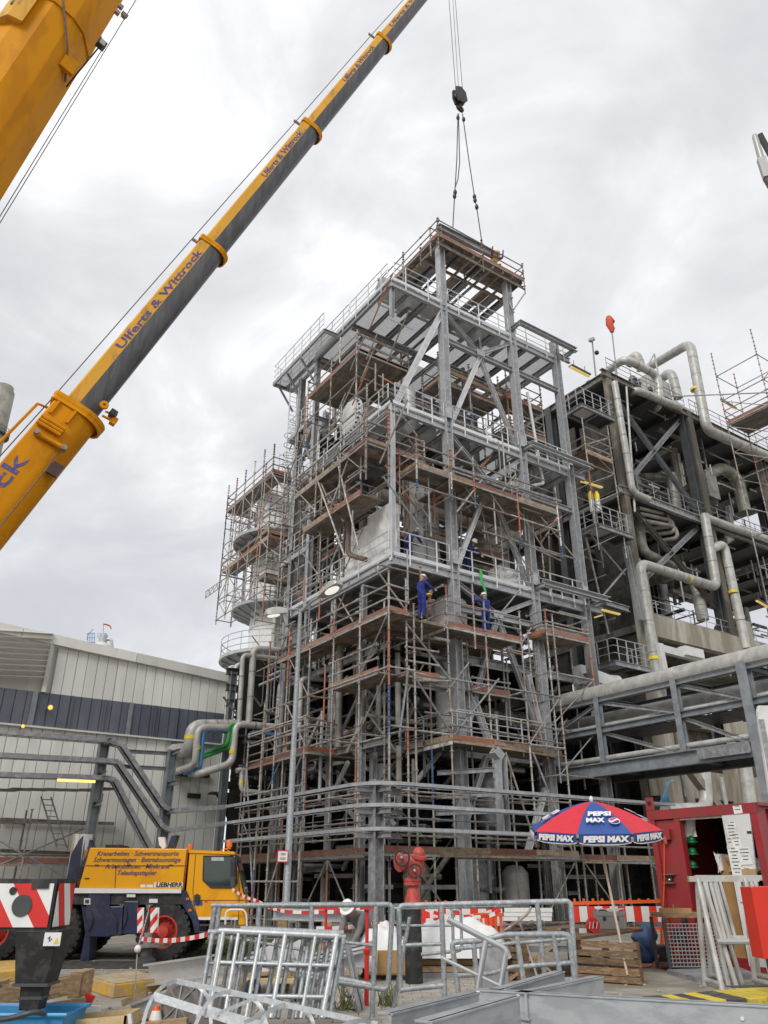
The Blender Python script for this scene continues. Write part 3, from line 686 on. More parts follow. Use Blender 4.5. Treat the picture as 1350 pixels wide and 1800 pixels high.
beam((3.5, 0.05, 8.9), (4.6, .05, 6.3), .2, .22, 'galv_bright', 'brace', 'ch'); beam((6.9, .05, 9.4), (7.5, .05, 6.4), .2, .22, 'galv_bright', 'brace', 'ch')
beam((UC[0] - .1, 0, ZT - .6), (.25, 0, ZM + .2), .22, .24, 'galv_bright', 'brace', 'ib')
beam((.0, .1, ZM - .4), (.0, 6.7, ZM - .4), .2, .35, 'galv', 'beam'); beam((.0, .1, ZL - .4), (.0, 6.7, ZL - .4), .18, .2, 'galv', 'beam')
# left face: struts, cross beams, ladder-like bays
for z in (16.2, 23.3): beam((0, 6.9, z), (0, 8.6, z), .2, .26, 'galv_dull', 'girt')
for z0, z1 in ((13.3, 16.2), (16.4, 20.0), (20.4, 23.2)):
    beam((0, 6.9, z0), (0, 8.6, z1), .12, .12, 'galv_dull', 'brace'); beam((0, 8.6, z0), (0, 6.9, z1), .12, .12, 'galv_dull', 'brace')
for v in (VC[1],):
    for z in (ZL, ZM, ZT):
        for a, b in zip((0,) + UC, UC): beam((a, v, z - .6), (b, v, z - .6), .2, .34, 'galv_dull', 'beam')
    for z in (16.8, 24):
        for a, b in zip(UC, UC[1:]): beam((a, v, z - 3), (b, v, z + 2.5), .16, .16, 'galv_dull', 'brace'); 
# walkway between the two left columns, lower balcony
for z, u0, u1, v0, v1 in ((23.3, -.1, 1.2, 6.8, 9.7), (27.0, -.95, -.15, 4.6, 10.3), (27.0, -.15, .25, 7.05, 10.3), (16.0, -.1, 1.2, 6.9, 9.6)):
    slab(tower, 'balcony_floor', W((u0 + u1) / 2, (v0 + v1) / 2, z), EU * (u1 - u0), EV * (v1 - v0), Z * .05, 'grating')
    for a, b in (((u0, v0), (u0, v1)), ((u1, v0), (u1, v1)), ((u0, v1), (u1, v1)), ((u0, v0), (u1, v0))):
        beam((*a, z - .12), (*b, z - .12), .1, .22, 'galv', 'edge_beam', 'ch')
    railing(tower, [W(u0, v0 + .1, z), W(u0, v1, z), W(u1, v1, z)], step=1.0)
for v in (7.3, 8.9, 10.1):
    beam((.25, v, 25.4), (-.8, v, 26.85), .09, .09, 'galv_dull', 'strut', 'box')
beam((0, 8.7, 25.6), (0, 10.1, 26.85), .09, .09, 'galv_dull', 'strut', 'box')
lad = MB()
for s in (-.22, .22): lad.tube([W(-.05 + s, 9.5, 17), W(-.05 + s, 9.5, 26.8)], .03, 6)
for i in range(32): lad.tube([W(-.27, 9.5, 17.2 + i * .3), W(.17, 9.5, 17.2 + i * .3)], .014, 5)
lad.build('ladder', 'galv', tower)
cgm = MB()
for z in (21.6, 22.2, 22.8, 23.4): cgm.tube([W(-.05 + .36 * math.cos(t), 9.5 + .36 * math.sin(t), z) for t in [i * math.pi / 8 for i in range(16)]], .018, 5, closed=True)
cgm.build('ladder_cage', 'galv', tower)
# structural supports lower down
for v in (.2, 3.5, 6.9): beam((UC[0], v, 9.6), (UC[2], v, 9.6), .2, .3, 'galv_dull', 'beam')
for u in UC: beam((u, 0, 9.9), (u, 9, 9.9), .2, .3, 'galv_dull', 'beam'); beam((u, 0, 6.1), (u, 9, 6.1), .2, .3, 'galv_dull', 'beam'); beam((u, 0, 3.2), (u, 9, 3.2), .2, .3, 'galv_dull', 'beam')
beam((4.4, .1, 5.9), (UC[0], .1, 3.2), .2, .2, 'galv_bright', 'brace'); beam((7.3, 0, 4.9), (6.0, 0, 2.4), .2, .2, 'galv_bright', 'brace')
for u in (.6, 4.6, 6.2, 9.2): beam((u, 2.2, 0), (u, 2.2, 6.0), .22, .22, 'galv_dull', 'column', 'ib', EU)

# ------------------------------------------------------------------ plant inside the tower
def vessel(name, label, u, v, z0, z1, r, m='clad_white', bands=True, dome=True, cat='vessel'):
    o = thing(name, label, cat, W(u, v, z0)); prof = [(r * .5, 0), (r, .25)] if dome else [(r, 0)]
    prof += [(r, z1 - z0 - .3), (r * .72, z1 - z0 - .08), (r * .3, z1 - z0)] if dome else [(r, z1 - z0)]
    MB().lathe(W(u, v, z0), Z, prof, 28).build('shell', m, o)
    if bands:
        q = z0 + .7
        while q < z1 - .4: MB().lathe(W(u, v, q), Z, [(r, -.025), (r + .02, -.025), (r + .02, .025), (r, .025)], 28).build('band', m, o); q += 1.0
    return o
vessel('upright_vessel', 'pale clad upright vessel behind the front column below the workers', 3.9, 1.35, 6.6, 12.6, .72)
vessel('upright_vessel', 'pale upright vessel beside the worker in blue on the scaffold', 3.2, 2.3, 13.3, 18.8, .8, 'clad')
vessel('upright_vessel', 'grey upright vessel on the middle tower floor near the yellow tag', 2.3, 1.8, 20.4, 23.0, .3, 'clad')
vessel('upright_vessel', 'dull clad vessel deep inside the tower right of the centre column', 8.4, 3.6, 13.3, 18.5, 1.0, 'clad_old')
hv = thing('horizontal_drum', 'horizontal drum with flange rings on the top tower floor behind the railing', 'drum', W(4, 1.5, ZT))
MB().lathe(W(.4, 1.5, ZT + .95), EU, [(.2, -.12), (.48, 0), (.48, 7.6), (.21, 7.75)], 26).build('shell', 'galv_dull', hv)
for q in (.5, .62, 2.9, 5.2, 5.32): MB().lathe(W(.4 + q, 1.5, ZT + .95), EU, [(.48, 0), (.58, 0), (.58, .06), (.48, .06)], 26).build('flange', 'galv', hv)
for q in (1.4, 6): slab(hv, 'saddle', W(.4 + q, 1.5, ZT + .3), EU * .25, EV * .9, Z * .6, 'galv_dull')
ex = thing('heat_exchanger', 'horizontal exchanger with a round bolted white end cover on the left face', 'heat exchanger', W(.8, 3.9, ZM))
MB().lathe(W(.35, 3.9, 21.75), EU, [(.86, 0), (.86, 4.2)], 28).build('shell', 'clad_old', ex)
MB().lathe(W(.28, 3.9, 21.75), EU, [(.05, -.09), (.9, -.07), (1.0, 0), (1.0, .09)], 32).build('end_cover', 'clad_white', ex)
for i in range(24):
    t = i * math.pi / 12; q = W(.22, 3.9 + .93 * math.cos(t), 21.75 + .93 * math.sin(t)); bar(ex, 'bolt', q - EU * .06, q + EU * .14, .05, .05, 'steel_dark', 'cyl6')
for q in (1.0, 3.4): slab(ex, 'saddle', W(.3 + q, 3.9, 20.6), EU * .3, EV * 1.2, Z * .7, 'galv_dull')
for (x0, y0, z0, L, r, lb) in ((.7, 5.2, 24.6, 8, .35, 'upper clad duct running under the top tower floor'), (1.2, 3.0, 17.4, 8.5, .42, 'grey clad duct above the white wrapped box'), (3.3, 5.4, 15.2, 7, .5, 'dark clad duct deep inside the middle storey'), (3.2, 3.5, 8.3, 7.3, .4, 'clad duct running through the lower storey above the cable trays')):
    d = thing('duct', lb, 'duct', W(x0 + L / 2, y0, z0)); MB().lathe(W(x0, y0, z0), EU, [(r, 0), (r, L)], 20).build('shell', 'clad_old', d)
    for q in range(1, int(L)): MB().lathe(W(x0 + q, y0, z0), EU, [(r, 0), (r + .03, 0), (r + .03, .05), (r, .05)], 20).build('flange', 'galv_dull', d)
# white plastic wrapped box on the lower floor
def wrapped(label, u0, u1, v0, v1, z0, z1, seed):
    rr = random.Random(seed); mb = MB()
    def side(o, X, Yv, n):
        ph = [rr.uniform(0, 6) for _ in range(8)]
        def fn(s, t):
            k = .035 * math.sin(9 * s + 5 * t + ph[0]) + .03 * math.sin(17 * t - 7 * s + ph[1]) + .02 * math.sin(31 * s + ph[2]) * math.sin(23 * t + ph[3]); k *= min(1, 6 * s, 6 * (1 - s)) * min(1, 6 * t, 6 * (1 - t))
            return o + X * s + Yv * t + n * k
        mb.grid(fn, 26, 26)
    A = W(u0, v0, z0); dU = EU * (u1 - u0); dV = EV * (v1 - v0); dz = Z * (z1 - z0)
    side(A, dU, dz, -EV); side(A, dV, dz, -EU); side(A + dU, dV, dz, EU); side(A + dV, dU, dz, EV); side(A + dz, dU, dV, Z)
    return tag(mb.build('wrapped_box', 'white_soft'), label, 'wrapped box')
zt1 = P(684, 884, u=.3).z; zt2_ = P(640, 912, u=.3).z
wrapped('tall white plastic wrapped box behind the railing left of the corner post', .3, .72, .5, 2.3, ZL + .1, zt1, 1)
wrapped('lower white plastic wrapped box left of the tall wrapped one', .35, .9, 2.32, 4.2, ZL + .1, zt2_ - .35, 4)
wrapped('low white sheet wrapped bundle lying at the railing right of the green sling', 5.9, 7.3, .25, 1.0, ZL + .05, ZL + 1.0, 2)
# brown process pipes
def pipe(label, pts, r, m='clad', name='pipe', cat='pipe', rb=None, n=12, rings=0.0, tags=()):
    t = thing(name, label, cat, pts[0]); pp = bend(pts, rb or r * 2.4, 6)
    MB().tube(pp, r, n).build('pipe_run', m, t)
    if rings:
        for a, b in zip(pts, pts[1:]):
            a = V(a); b = V(b); L = (b - a).length; k = max(1, int(L / rings))
            for i in range(1, k):
                q = a + (b - a) * (i / k); bar(t, 'joint_band', q, q + (b - a).normalized() * .06, r * 1.03, r * 1.03, 'clad_old', 'cyl12')
    for (q, d) in tags: bar(t, 'marker_band', V(q), V(q) + V(d).normalized() * .16, r * 1.03, r * 1.04, 'yellow_tag', 'cyl12')
    return t
pipe('rusty brown riser pipe with a bent foot beside the wrapped box', [P(612, 850, u=-.2), P(612, 975, u=-.2), P(636, 982, u=-.2) + EU * .2], .11, 'pipe_brown')
pipe('rusty brown pipe hanging behind the corner post by the bent worker', [P(714, 800, v=.5), P(716, 925, v=.5), P(706, 945, v=.5)], .11, 'pipe_brown')
pipe('long slim grey pipe along the upper scaffold handrail of the right face', [P(735, 803, v=-.35), P(985, 882, v=-.35)], .09, 'galv_dull')
pipe('pale drop pipe hanging inside the right bay with a side elbow', [P(927, 690, v=.3), P(955, 850, v=.3), P(913, 858, v=.3)], .075, 'clad_white', rb=.1)
# dark boxes and panels added to shade the interior, with pipe clutter
rnd = random.Random(21)
unit_ = thing('process_infill', 'process pipes and tanks among added dark boxes and panels that shade the tower inside', 'process unit', W(7, 6, 0))
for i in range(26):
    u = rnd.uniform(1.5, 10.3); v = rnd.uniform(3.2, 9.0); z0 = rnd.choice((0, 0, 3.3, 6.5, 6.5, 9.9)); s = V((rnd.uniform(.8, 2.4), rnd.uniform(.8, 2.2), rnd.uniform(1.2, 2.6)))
    slab(unit_, 'machine_housing', W(u, v, z0 + s.z / 2), EU * s.x, EV * s.y, Z * s.z, 'infill_shade')  # boxes added to blacken the lower storeys
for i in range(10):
    slab(unit_, 'rear_shade_panel', W(-1.0 + i * 1.25, 10.2, 5.6), EU * 1.25, EV * .12, Z * 11, 'infill_shade')  # near-black sheets in place of shade at the back
    slab(unit_, 'rear_shade_panel', W(1.9 + i * 1.0, 7.6 + .3 * (i % 3), 6.2), EU * 1.35, EV * .12, Z * 12.3, 'infill_shade')
    if i not in (1, 6): slab(unit_, 'upper_shade_panel', W(1.6 + i * 1.0, 8.4 + .2 * (i % 3), 16.4), EU * 1.15, EV * .12, Z * 6, 'infill_shade')  # near-black sheets in place of shade behind the upper storeys
    if i not in (2, 7, 8): slab(unit_, 'upper_shade_panel', W(1.6 + i * 1.0, 8.3 + .2 * (i % 3), 22.2), EU * .98, EV * .12, Z * (2.5 + 1.5 * (i % 2)), 'infill_shade')
    slab(unit_, 'deck_plate', W(1.0 + i * 1.02, 4.7, 9.75), EU * 1.0, EV * 7.2, Z * .05, 'infill_shade')  # dark plates added to keep sky light out of the storeys
    slab(unit_, 'deck_plate', W(1.0 + i * 1.02, 5.2, 3.35), EU * 1.0, EV * 7.6, Z * .05, 'infill_shade')
    if i < 7: slab(unit_, 'side_panel', W(2.5 - .25 * (i % 2), 2.6 + i * 1.05, 5.9), EV * 1.3, EU * .1, Z * (7.0 if i != 3 else 4), 'infill_shade')  # near-black sheets in place of shade behind the left face
    slab(unit_, 'inner_panel', W(2.2 + i * .98, 3.6 + .5 * (i % 2), 1.6), EU * .97, EV * .1, Z * 3.1, 'infill_shade')  # near-black sheets in place of shade deeper inside
    if i not in (0, 4): slab(unit_, 'inner_panel', W(2.2 + i * .98, 4.0 + .6 * (i % 2), 4.9), EU * .97, EV * .1, Z * 2.6, 'infill_shade')
    [slab(unit_, 'outer_shade_panel', W(11.5 + (i + 10 * q) * 1.3, 6.4 + .3 * (i % 2), 5.5), EU * 1.75, EV * .12, Z * 11, 'infill_shade') for q in (0, 1)]  # added dark screen closing the bright gap right of the tower
    slab(unit_, 'rear_shade_panel', W(11.6, -.0 + i * 1.05 + .6, 4.8), EV * 1.0, EU * .12, Z * 9.4, 'infill_shade')
for i in range(46):
    u = rnd.uniform(-.5, 9.5); v = rnd.uniform(.9, 7.5); z = rnd.uniform(.6, 12.4); L = rnd.uniform(1.5, 5); r = rnd.choice((.04, .06, .09, .14)); mt = rnd.choice(('clad_old', 'steel_old', 'galv_dull', 'galv', 'clad', 'tube_rust'))
    d = rnd.choice((EU, EV, Z, EU)); a = W(u, v, z); b = a + d * L
    if b.z > 12.7: b = a - Z * L * .5
    rod(unit_, 'pipe', a, b, r, mt, 10)
for i in range(40):
    u = rnd.uniform(.3, 9.5); v = rnd.uniform(1.2, 7.5); fl = rnd.choice((ZL, ZL, ZM, ZM)); z = fl + rnd.uniform(.5, 6.0); L = rnd.uniform(1.0, 4.5); r = rnd.choice((.04, .06, .09, .12)); mt = rnd.choice(('clad_old', 'steel_old', 'galv_dull', 'galv', 'clad', 'pipe_brown'))
    d = rnd.choice((EU, EV, Z, EU)); a = W(u, v, z); L = min(L, 10.3 - u) if d is EU else L
    b = a + d * L
    if d is Z: b.z = min(b.z, fl + 6.6)
    rod(unit_, 'upper_pipe', a, b, r, mt, 10)
for i in range(14):
    u = rnd.uniform(2, 9.5); v = rnd.uniform(3.0, 7.2); fl = rnd.choice((ZL, ZM)); s = V((rnd.uniform(.8, 2.2), rnd.uniform(.8, 2), rnd.uniform(1.0, 2.8)))
    slab(unit_, 'cabinet', W(u, v, fl + .05 + s.z / 2), EU * s.x, EV * s.y, Z * s.z, rnd.choice(('infill_shade', 'clad_old', 'steel_old')))

rnd = random.Random(77)
for i in range(110):
    u = rnd.uniform(.2, 10.0); v = rnd.uniform(.7, 3.0); z = rnd.uniform(.5, 12.2); L = rnd.uniform(.8, 3.2); mt = rnd.choice(('galv', 'galv', 'galv_dull', 'clad', 'clad_old', 'tube', 'steel_old', 'galv_dull'))
    d = rnd.choice((EU, EU, EV, Z, (EU + Z).normalized(), (EU * -1 + Z).normalized())); a = W(u, v, z); b = a + d * L
    if b.z > 12.6: b = a - d * L
    if b.z < 0: b.z = .1
    k = rnd.random()
    if k < .5: bar(unit_, 'inner_beam', a, b, .10, .14, mt, rnd.choice(('ib', 'ch', 'ang')))
    else: rod(unit_, 'small_pipe', a, b, rnd.choice((.03, .045, .07, .1)), mt, 8)
for i in range(60):
    u = rnd.uniform(.3, 10.2); v = rnd.uniform(.5, 6.0); fl = rnd.choice((ZL, ZM)); z = fl + rnd.uniform(.2, 6.2); L = rnd.uniform(.8, 3.0); mt = rnd.choice(('galv', 'galv', 'galv_dull', 'clad', 'clad_white', 'steel_old', 'galv_bright'))
    d = rnd.choice((EU, EV, Z, EV)); a = W(u, v, z); b = a + d * min(L, (10.4 - u) if d is EU else (fl + 6.7 - z) if d is Z else L)
    if (b - a).length > .3: rod(unit_, 'upper_small_pipe', a, b, rnd.choice((.03, .045, .07)), mt, 8)
for i, (u, v, z, L, r) in enumerate(((2.4, 2.0, .1, 2.2, .5), (5.2, 2.2, .1, 2.4, .6), (7.6, 2.4, .1, 2.1, .55), (9.4, 2.0, 3.4, 2.3, .45), (6.0, 1.9, 3.4, 2.2, .5), (1.2, 2.6, 3.4, 2.3, .4))):
    MB().lathe(W(u, v, z), Z, [(r * .7, 0), (r, .15), (r, L - .3), (r * .6, L - .05), (.02, L)], 18).build('tank', ('clad_old', 'galv_dull', 'clad')[i % 3], unit_)

for i in range(120):
    u = rnd.uniform(-.5, 2.1); v = rnd.uniform(.5, 9.5); z = rnd.uniform(.4, 12.0); L = rnd.uniform(.8, 3.6); mt = rnd.choice(('galv', 'galv_dull', 'galv_dull', 'clad', 'clad_old', 'tube', 'steel_old', 'steel_dark', 'tube_rust'))
    d = rnd.choice((EV, EV, EV, EU, Z, (EV + Z * .7).normalized(), (EV * -1 + Z).normalized())); a = W(u, v, z); b = a + d * L
    if b.z > 12.6: b = a - d * L * .7
    if rnd.random() < .5: bar(unit_, 'left_beam', a, b, .10, .14, mt, rnd.choice(('ib', 'ch', 'ang')))
    else: rod(unit_, 'left_pipe', a, b, rnd.choice((.03, .045, .07, .11)), mt, 8)
railing(tower, [W(-.1, 9.0, 6.3), W(-.1, 4.6, 6.3)]); railing(tower, [W(.1, 9.4, 9.8), W(.1, 3.6, 9.8)]); railing(tower, [W(.6, 8.6, 3.4), W(.6, .8, 3.4)], m1='galv')
for z in (3.3, 6.2, 9.7): beam((.1, .4, z), (.1, 9.4, z), .16, .26, 'galv', 'beam'); beam((1.6, .4, z), (1.6, 9.4, z), .16, .26, 'galv_dull', 'beam')
for v in (2.2, 4.6, 7.0, 9.2): beam((.1, v, 0), (.1, v, 12.8), .2, .2, 'galv_dull', 'column', 'ib', EU)
# ================================================================== SCAFFOLDS
def uv(p): q = p - KG; return (q.dot(EU), q.dot(EV))
G_S = 'tube scaffolds round the process tower'
# on the very top
s = thing('scaffold', 'uppermost scaffold with red toe boards on top of the steel tower', 'scaffold', W(5.5, 1, 30), G_S)
TMk = TM[:]; TM[:] = ['tube_rust'] * 5 + ['pipe_brown'] * 3
run(s, (2.62, -.45), (8.55, -.45), (0, 1.5), 30.3, 32.25, [31.25], step=3.0, brace=0, toem='toe_red')
run(s, (2.62, 5.0), (2.62, .2), (1.2, 0), 30.3, 32.25, [31.25], step=2.4, brace=0, inner=False, toem='toe_red')
TM[:] = TMk
for i in range(9):
    u = 2.9 + i * .68; bar(s, 'deck_beam', W(u, -.5, 30.98), W(u, 5.0, 30.98), .09, .14, random.choice(('tube_rust', 'steel_dark', 'tube')), 'ib')
    if i not in (2, 5): slab(s, 'deck_panel', W(u + .34, 3.0, 31.12), EU * .40, EV * 3.6, Z * .04, 'galv_dull')
    if i % 3 == 0: slab(s, 'deck_panel', W(u + .3, 1.9, 31.05), EU * .6, EV * 1.1, Z * .05, 'plank')
for v in (-.3, 1.1, 3.0, 4.9): bar(s, 'deck_beam', W(2.6, v, 30.85), W(8.6, v, 30.85), .1, .14, 'tube_rust', 'ib')
for u in (8.5,): 
    rod(s, 'diagonal_brace', W(u, -.45, 30.3), W(u - .9, -.4, 28.8), .04, 'tube', 6); rod(s, 'diagonal_brace', W(u - .9, .3, 30.9), W(u - .9, -.4, 28.6), .04, 'tube', 6); rod(s, 'diagonal_brace', W(u, 1.0, 30.9), W(u - .9, -.4, 29.6), .04, 'tube', 6)
# inside, under the top floor
s = thing('scaffold', 'scaffold with a brown plank soffit hanging below the left part of the top tower floor', 'scaffold', W(1, 3, 20.3), G_S)
run(s, (-.65, 6.6), (-.65, 1.9), (3.0, 0), 20.3, 24.9, [24.0], step=2.3, brace=.4)
decking(s, (-.65, 1.88), (2.35, 1.88), (0, 1), 24.06, npl=3)
run(s, (3.4, .9), (7.3, .9), (0, 1.3), 20.3, 25.0, [23.4], step=2, brace=.5)
bar(s, 'timber_beam', P(785, 651, v=.6), P(880, 695, v=.6), .08, .22, 'wood')
s = thing('scaffold', 'narrow scaffold with red boards inside the right bay under the top tower floor', 'scaffold', W(9, 1, 20.3), G_S)
run(s, (7.9, .9), (10.4, .9), (0, 1.2), 20.3, 26, [24.2, 22.3], step=2.5, brace=.5)
# right face, below the middle floor
s = thing('scaffold', 'scaffold hung across the right tower face below the middle railing with a long red board', 'scaffold', W(4.5, -1, 14.6), G_S)
pts = [(.45, -1.1), (2.25, -1.1), (3.5, -1.1), (6.0, -1.1), (8.5, -1.1)]
tops = (18.2, 18.15, 18.25, 18.25, 18.25); bots = (15.7, 15.75, 15.76, 14.5, 14.7)
for (u, v), a, b in zip(pts, bots, tops):
    m1, m2 = random.choice((('tube_orange', 'tube_white'), ('tube_rust', 'tube_white'), ('tube', 'tube_orange')))
    bar(s, 'standard', W(u, v, a), W(u, v, a + .5), RS * 1.1, RS * 1.1, 'tube_blue', 'std'); bar(s, 'standard', W(u, v, a + .5), W(u, v, b - 1.0), RS, RS, m2, 'std'); bar(s, 'standard', W(u, v, b - 1.0), W(u, v, b), RS, RS, m1, 'std')
    standard(s, u, .1, a - .6, b)
    ledger(s, (u, v, 16.75), (u, .1, 16.75), 'transom'); ledger(s, (u, v, 16.0), (u, .1, 16.0), 'transom')
tb = ('toe_wood', 'toe_wood', 'toe_red', 'toe_wood')
for i, (a, b) in enumerate(zip(pts, pts[1:])):
    decking(s, a, b, (0, 1.25), 16.85, toem=tb[i], npl=4); ledger(s, (*a, 15.95), (*b, 15.95))
decking(s, (2.3, .2), (8.3, .2), (0, 1.2), 16.8, toe=False, rails=False)
bar(s, 'toe_board', W(.45, -1.1, 16.97), W(.45, 2.0, 16.97), .03, .18, 'toe_wood'); 
for h in (17.4, 17.85): ledger(s, (.45, -1.1, h), (.45, 1.4, h), 'guard_rail')
for a, b in (((5.4, 15.0), (8.6, 14.6)), ((4.0, 14.9), (9.4, 14.9)), ((6.0, 16.7), (7.6, 14.9)), ((7.6, 16.5), (9.6, 14.9))): rod(s, 'diagonal_brace', W(a[0], -.9, a[1]), W(b[0], -.9, b[1]), RS, 'tube', 6)
for u in (3.9, 5.1, 7.6, 9.3): rod(s, 'diagonal_brace', W(u, .3, 16.7), W(u + random.uniform(-1, 1), .5, 13.4), RS, random.choice(('tube', 'tube_rust', 'toe_wood')), 6)
# left face between the floors
s = thing('scaffold', 'scaffold with orange toe boards along the left tower face between the middle and lower floors', 'scaffold', W(-1, 3, 16), G_S)
run(s, (-1.2, 6.4), (-1.25, .05), (1.1, 0), 16.2, 20.6, [18.0], step=2.1, brace=.9)
run(s, (-1.25, .10), (1.8, .12), (0, 1.3), 16.6, 19.0, [18.0], step=3.0, brace=0, inner=False)
for p, q in (((-1.1, 5.6), (-1.1, 3.4)), ((-1.1, 3.4), (-1.05, .8))): decking(s, p, q, (1.2, 0), 15.95)
for z0, z1, v0, v1 in ((18, 13.6, 4.2, 2.0), (18, 13.5, 2.4, .9), (16, 20.2, 3, .2), (20.3, 16, 5.5, 3.0)): rod(s, 'diagonal_brace', W(-1.2, v0, z0), W(-1.0, v1, z1), RS * 1.1, random.choice(('tube', 'tube_rust')), 6)
run(s, (-.7, 8.6), (-.7, 4.6), (1.0, 0), 13.3, 20.0, [], step=1.6, brace=.7)
s = thing('scaffold', 'inner scaffold with dark planks at mid height behind the white wrapped box', 'scaffold', W(3, 5, 13.2), G_S)
run(s, (.5, 7.5), (.5, 4.6), (1.4, 0), 13.2, 19.5, [15.3, 17.4], step=1.5, brace=.6)
run(s, (2.8, 1.4), (7.6, 1.4), (0, 1.2), 13.2, 17.0, [15.2], step=2.4, brace=.5)
# lower left face down to the ground
s = thing('scaffold', 'tall scaffold climbing the lower left tower face from the ground to the lower floor', 'scaffold', W(-1, 4, 0), G_S)
run(s, (-1.15, 10.0), (-1.15, -1.4), (1.1, 0), 0, 11.5, [], step=1.95, brace=.28)
def deckline(s, pts, inn, z, toem=None, **k):
    for p, q in zip(pts, pts[1:]): decking(s, p, q, inn, z, toem=toem, **k)
deckline(s, [(-1.15, 7.2), (-1.15, 5.0), (-1.15, 2.8), (-1.15, .7), (-1.15, -1.4)], (1.2, 0), 10.3, 'toe_red')
deckline(s, [(-1.15, 2.7), (-1.15, .9), (-1.15, -.7)], (1.1, 0), 8.25)
deckline(s, [(-1.1, 9.7), (-1.2, 6.6), (-1.3, 3.9)], (1.2, 0), 6.1, 'toe_red')
deckline(s, [(-1.3, 3.9), (-.3, 4.0), (1.9, 4.3)], (0, 1.2), 6.1, 'toe_orange')
deckline(s, [(-1.2, 9.9), (-1.2, 6.6), (-1.2, 3.3), (-1.2, 0)], (1.1, 0), 2.4, 'toe_red')
ledger(s, (-1.15, -1.4, 10.8), (-.2, -1.3, 10.8), 'guard_rail'); ledger(s, (-1.15, -1.4, 11.3), (-.2, -1.3, 11.3), 'guard_rail')
bar(s, 'toe_board', W(-1.15, -1.42, 10.42), W(-.25, -1.3, 10.42), .03, .17, 'toe_red')
for k, (x, y0, y1) in enumerate(((537, 1258, 1600), (488, 1225, 1600), (466, 1235, 1600), (437, 1305, 1600), (583, 1130, 1420), (612, 1150, 1390))):
    u, v = uv(P(x, y0, u=-2.2)); 
    if k < 4: standard(s, -2.2, v, 0, P(x, y0, u=-2.2).z)
vv_ = [uv(P(x, y, u=-2.2))[1] for x, y in ((437, 1305), (466, 1235), (488, 1225), (537, 1258))]
for z in (1.6, 3.4, 4.7, 7.0): ledger(s, (-2.2, vv_[0], z), (-2.2, vv_[2], z)); ledger(s, (-2.2, vv_[2], z), (-2.2, vv_[3], z))
for z in (6.6, 7.1): ledger(s, (-2.2, vv_[0], z), (-2.2, vv_[2], z), 'guard_rail'); ledger(s, (-2.2, vv_[2], z), (-2.2, vv_[3], z), 'guard_rail'); ledger(s, (-2.2, vv_[3], z), (1.6, 4.1, z), 'guard_rail')
rod(s, 'diagonal_brace', W(-2.2, vv_[0], 5.8), W(-2.2, vv_[1], 1.2), RS, 'galv_dull', 6); rod(s, 'diagonal_brace', W(-2.2, vv_[3], 4.9), W(-2.2, vv_[2], .9), RS, 'tube', 6); rod(s, 'diagonal_brace', W(-2.2, vv_[3], 5.9), W(-2.2, vv_[2], 3.2), RS, 'galv_dull', 6)
# lower right face
s = s_low = thing('scaffold', 'tall cross braced scaffold before the lower right tower face with the worker in blue', 'scaffold', W(3.5, -1, 0), G_S)
run(s, (-.2, -1.15), (7.4, -1.15), (0, 1.15), 0, 11.6, [], step=1.9, brace=.30)
standard(s, 3.0, -1.2, 9.6, 12.3); standard(s, .45, -1.2, 9.5, 12.4)
deckline(s, [(1.6, -1.15), (3.6, -1.15), (5.5, -1.15)], (0, 1.3), 10.3, 'toe_red')
deckline(s, [(0.0, .3), (1.6, .3), (3.6, .3), (5.5, .3)], (0, 1.6), 10.22, toe=False, rails=False)
bar(s, 'toe_board', W(1.58, -1.15, 10.42), W(1.5, 1.0, 10.42), .03, .18, 'toe_wood'); bar(s, 'deck_support', W(1.56, -1.15, 10.18), W(1.5, 1.0, 10.18), .06, .16, 'tube_white')
for h in (10.8, 11.3, 11.9): ledger(s, (1.58, -1.15, h), (1.5, 1.3, h), 'guard_rail')
deckline(s, [(-.25, -1.15), (1.2, -1.2)], (0, 1.1), 8.2, 'toe_red'); deckline(s, [(3.6, -.2), (5.6, -.2)], (0, 1.1), 8.3, 'toe_red')
deckline(s, [(1.65, -1.3), (3.7, -1.2), (5.6, -1.0), (7.8, -.6)], (0, 1.5), 6.1, None)
bar(s, 'toe_board', W(1.64, -1.3, 6.2), W(2.0, 4.3, 6.2), .03, .2, 'toe_wood'); bar(s, 'deck_support', W(1.6, -1.3, 6.0), W(1.96, 4.3, 6.0), .06, .12, 'tube_white')
for k in range(5): slab(s, 'deck_plank', W(1.95 + .3 * k, 1.6, 6.08), EU * .28, EV * 5.4, Z * .05, 'plank_steel')
for h in (6.6, 7.1): ledger(s, (1.64, -1.3, h), (2.0, 4.3, h), 'guard_rail')
deckline(s, [(-2.0, -1.9), (.4, -1.9), (2.6, -1.9), (4.8, -1.8), (7.0, -1.7)], (0, 1.1), 2.4, None)
for (a, b) in (((-.15, 8.4), (1.7, 6.3)), ((-.15, 8.5), (-.6, 6.0)), ((1.8, 6.3), (4.1, 8.6)), ((1.75, 8.2), (.0, 8.0)), ((-.2, 10.0), (1.65, 8.3)), ((5.6, 6.0), (7.3, 2.4)), ((4.2, 5.9), (5.4, 2.7))): rod(s, 'diagonal_brace', W(a[0], -1.2, a[1]), W(b[0], -1.2, b[1]), RS * 1.1, random.choice(('tube', 'galv_dull')), 6)
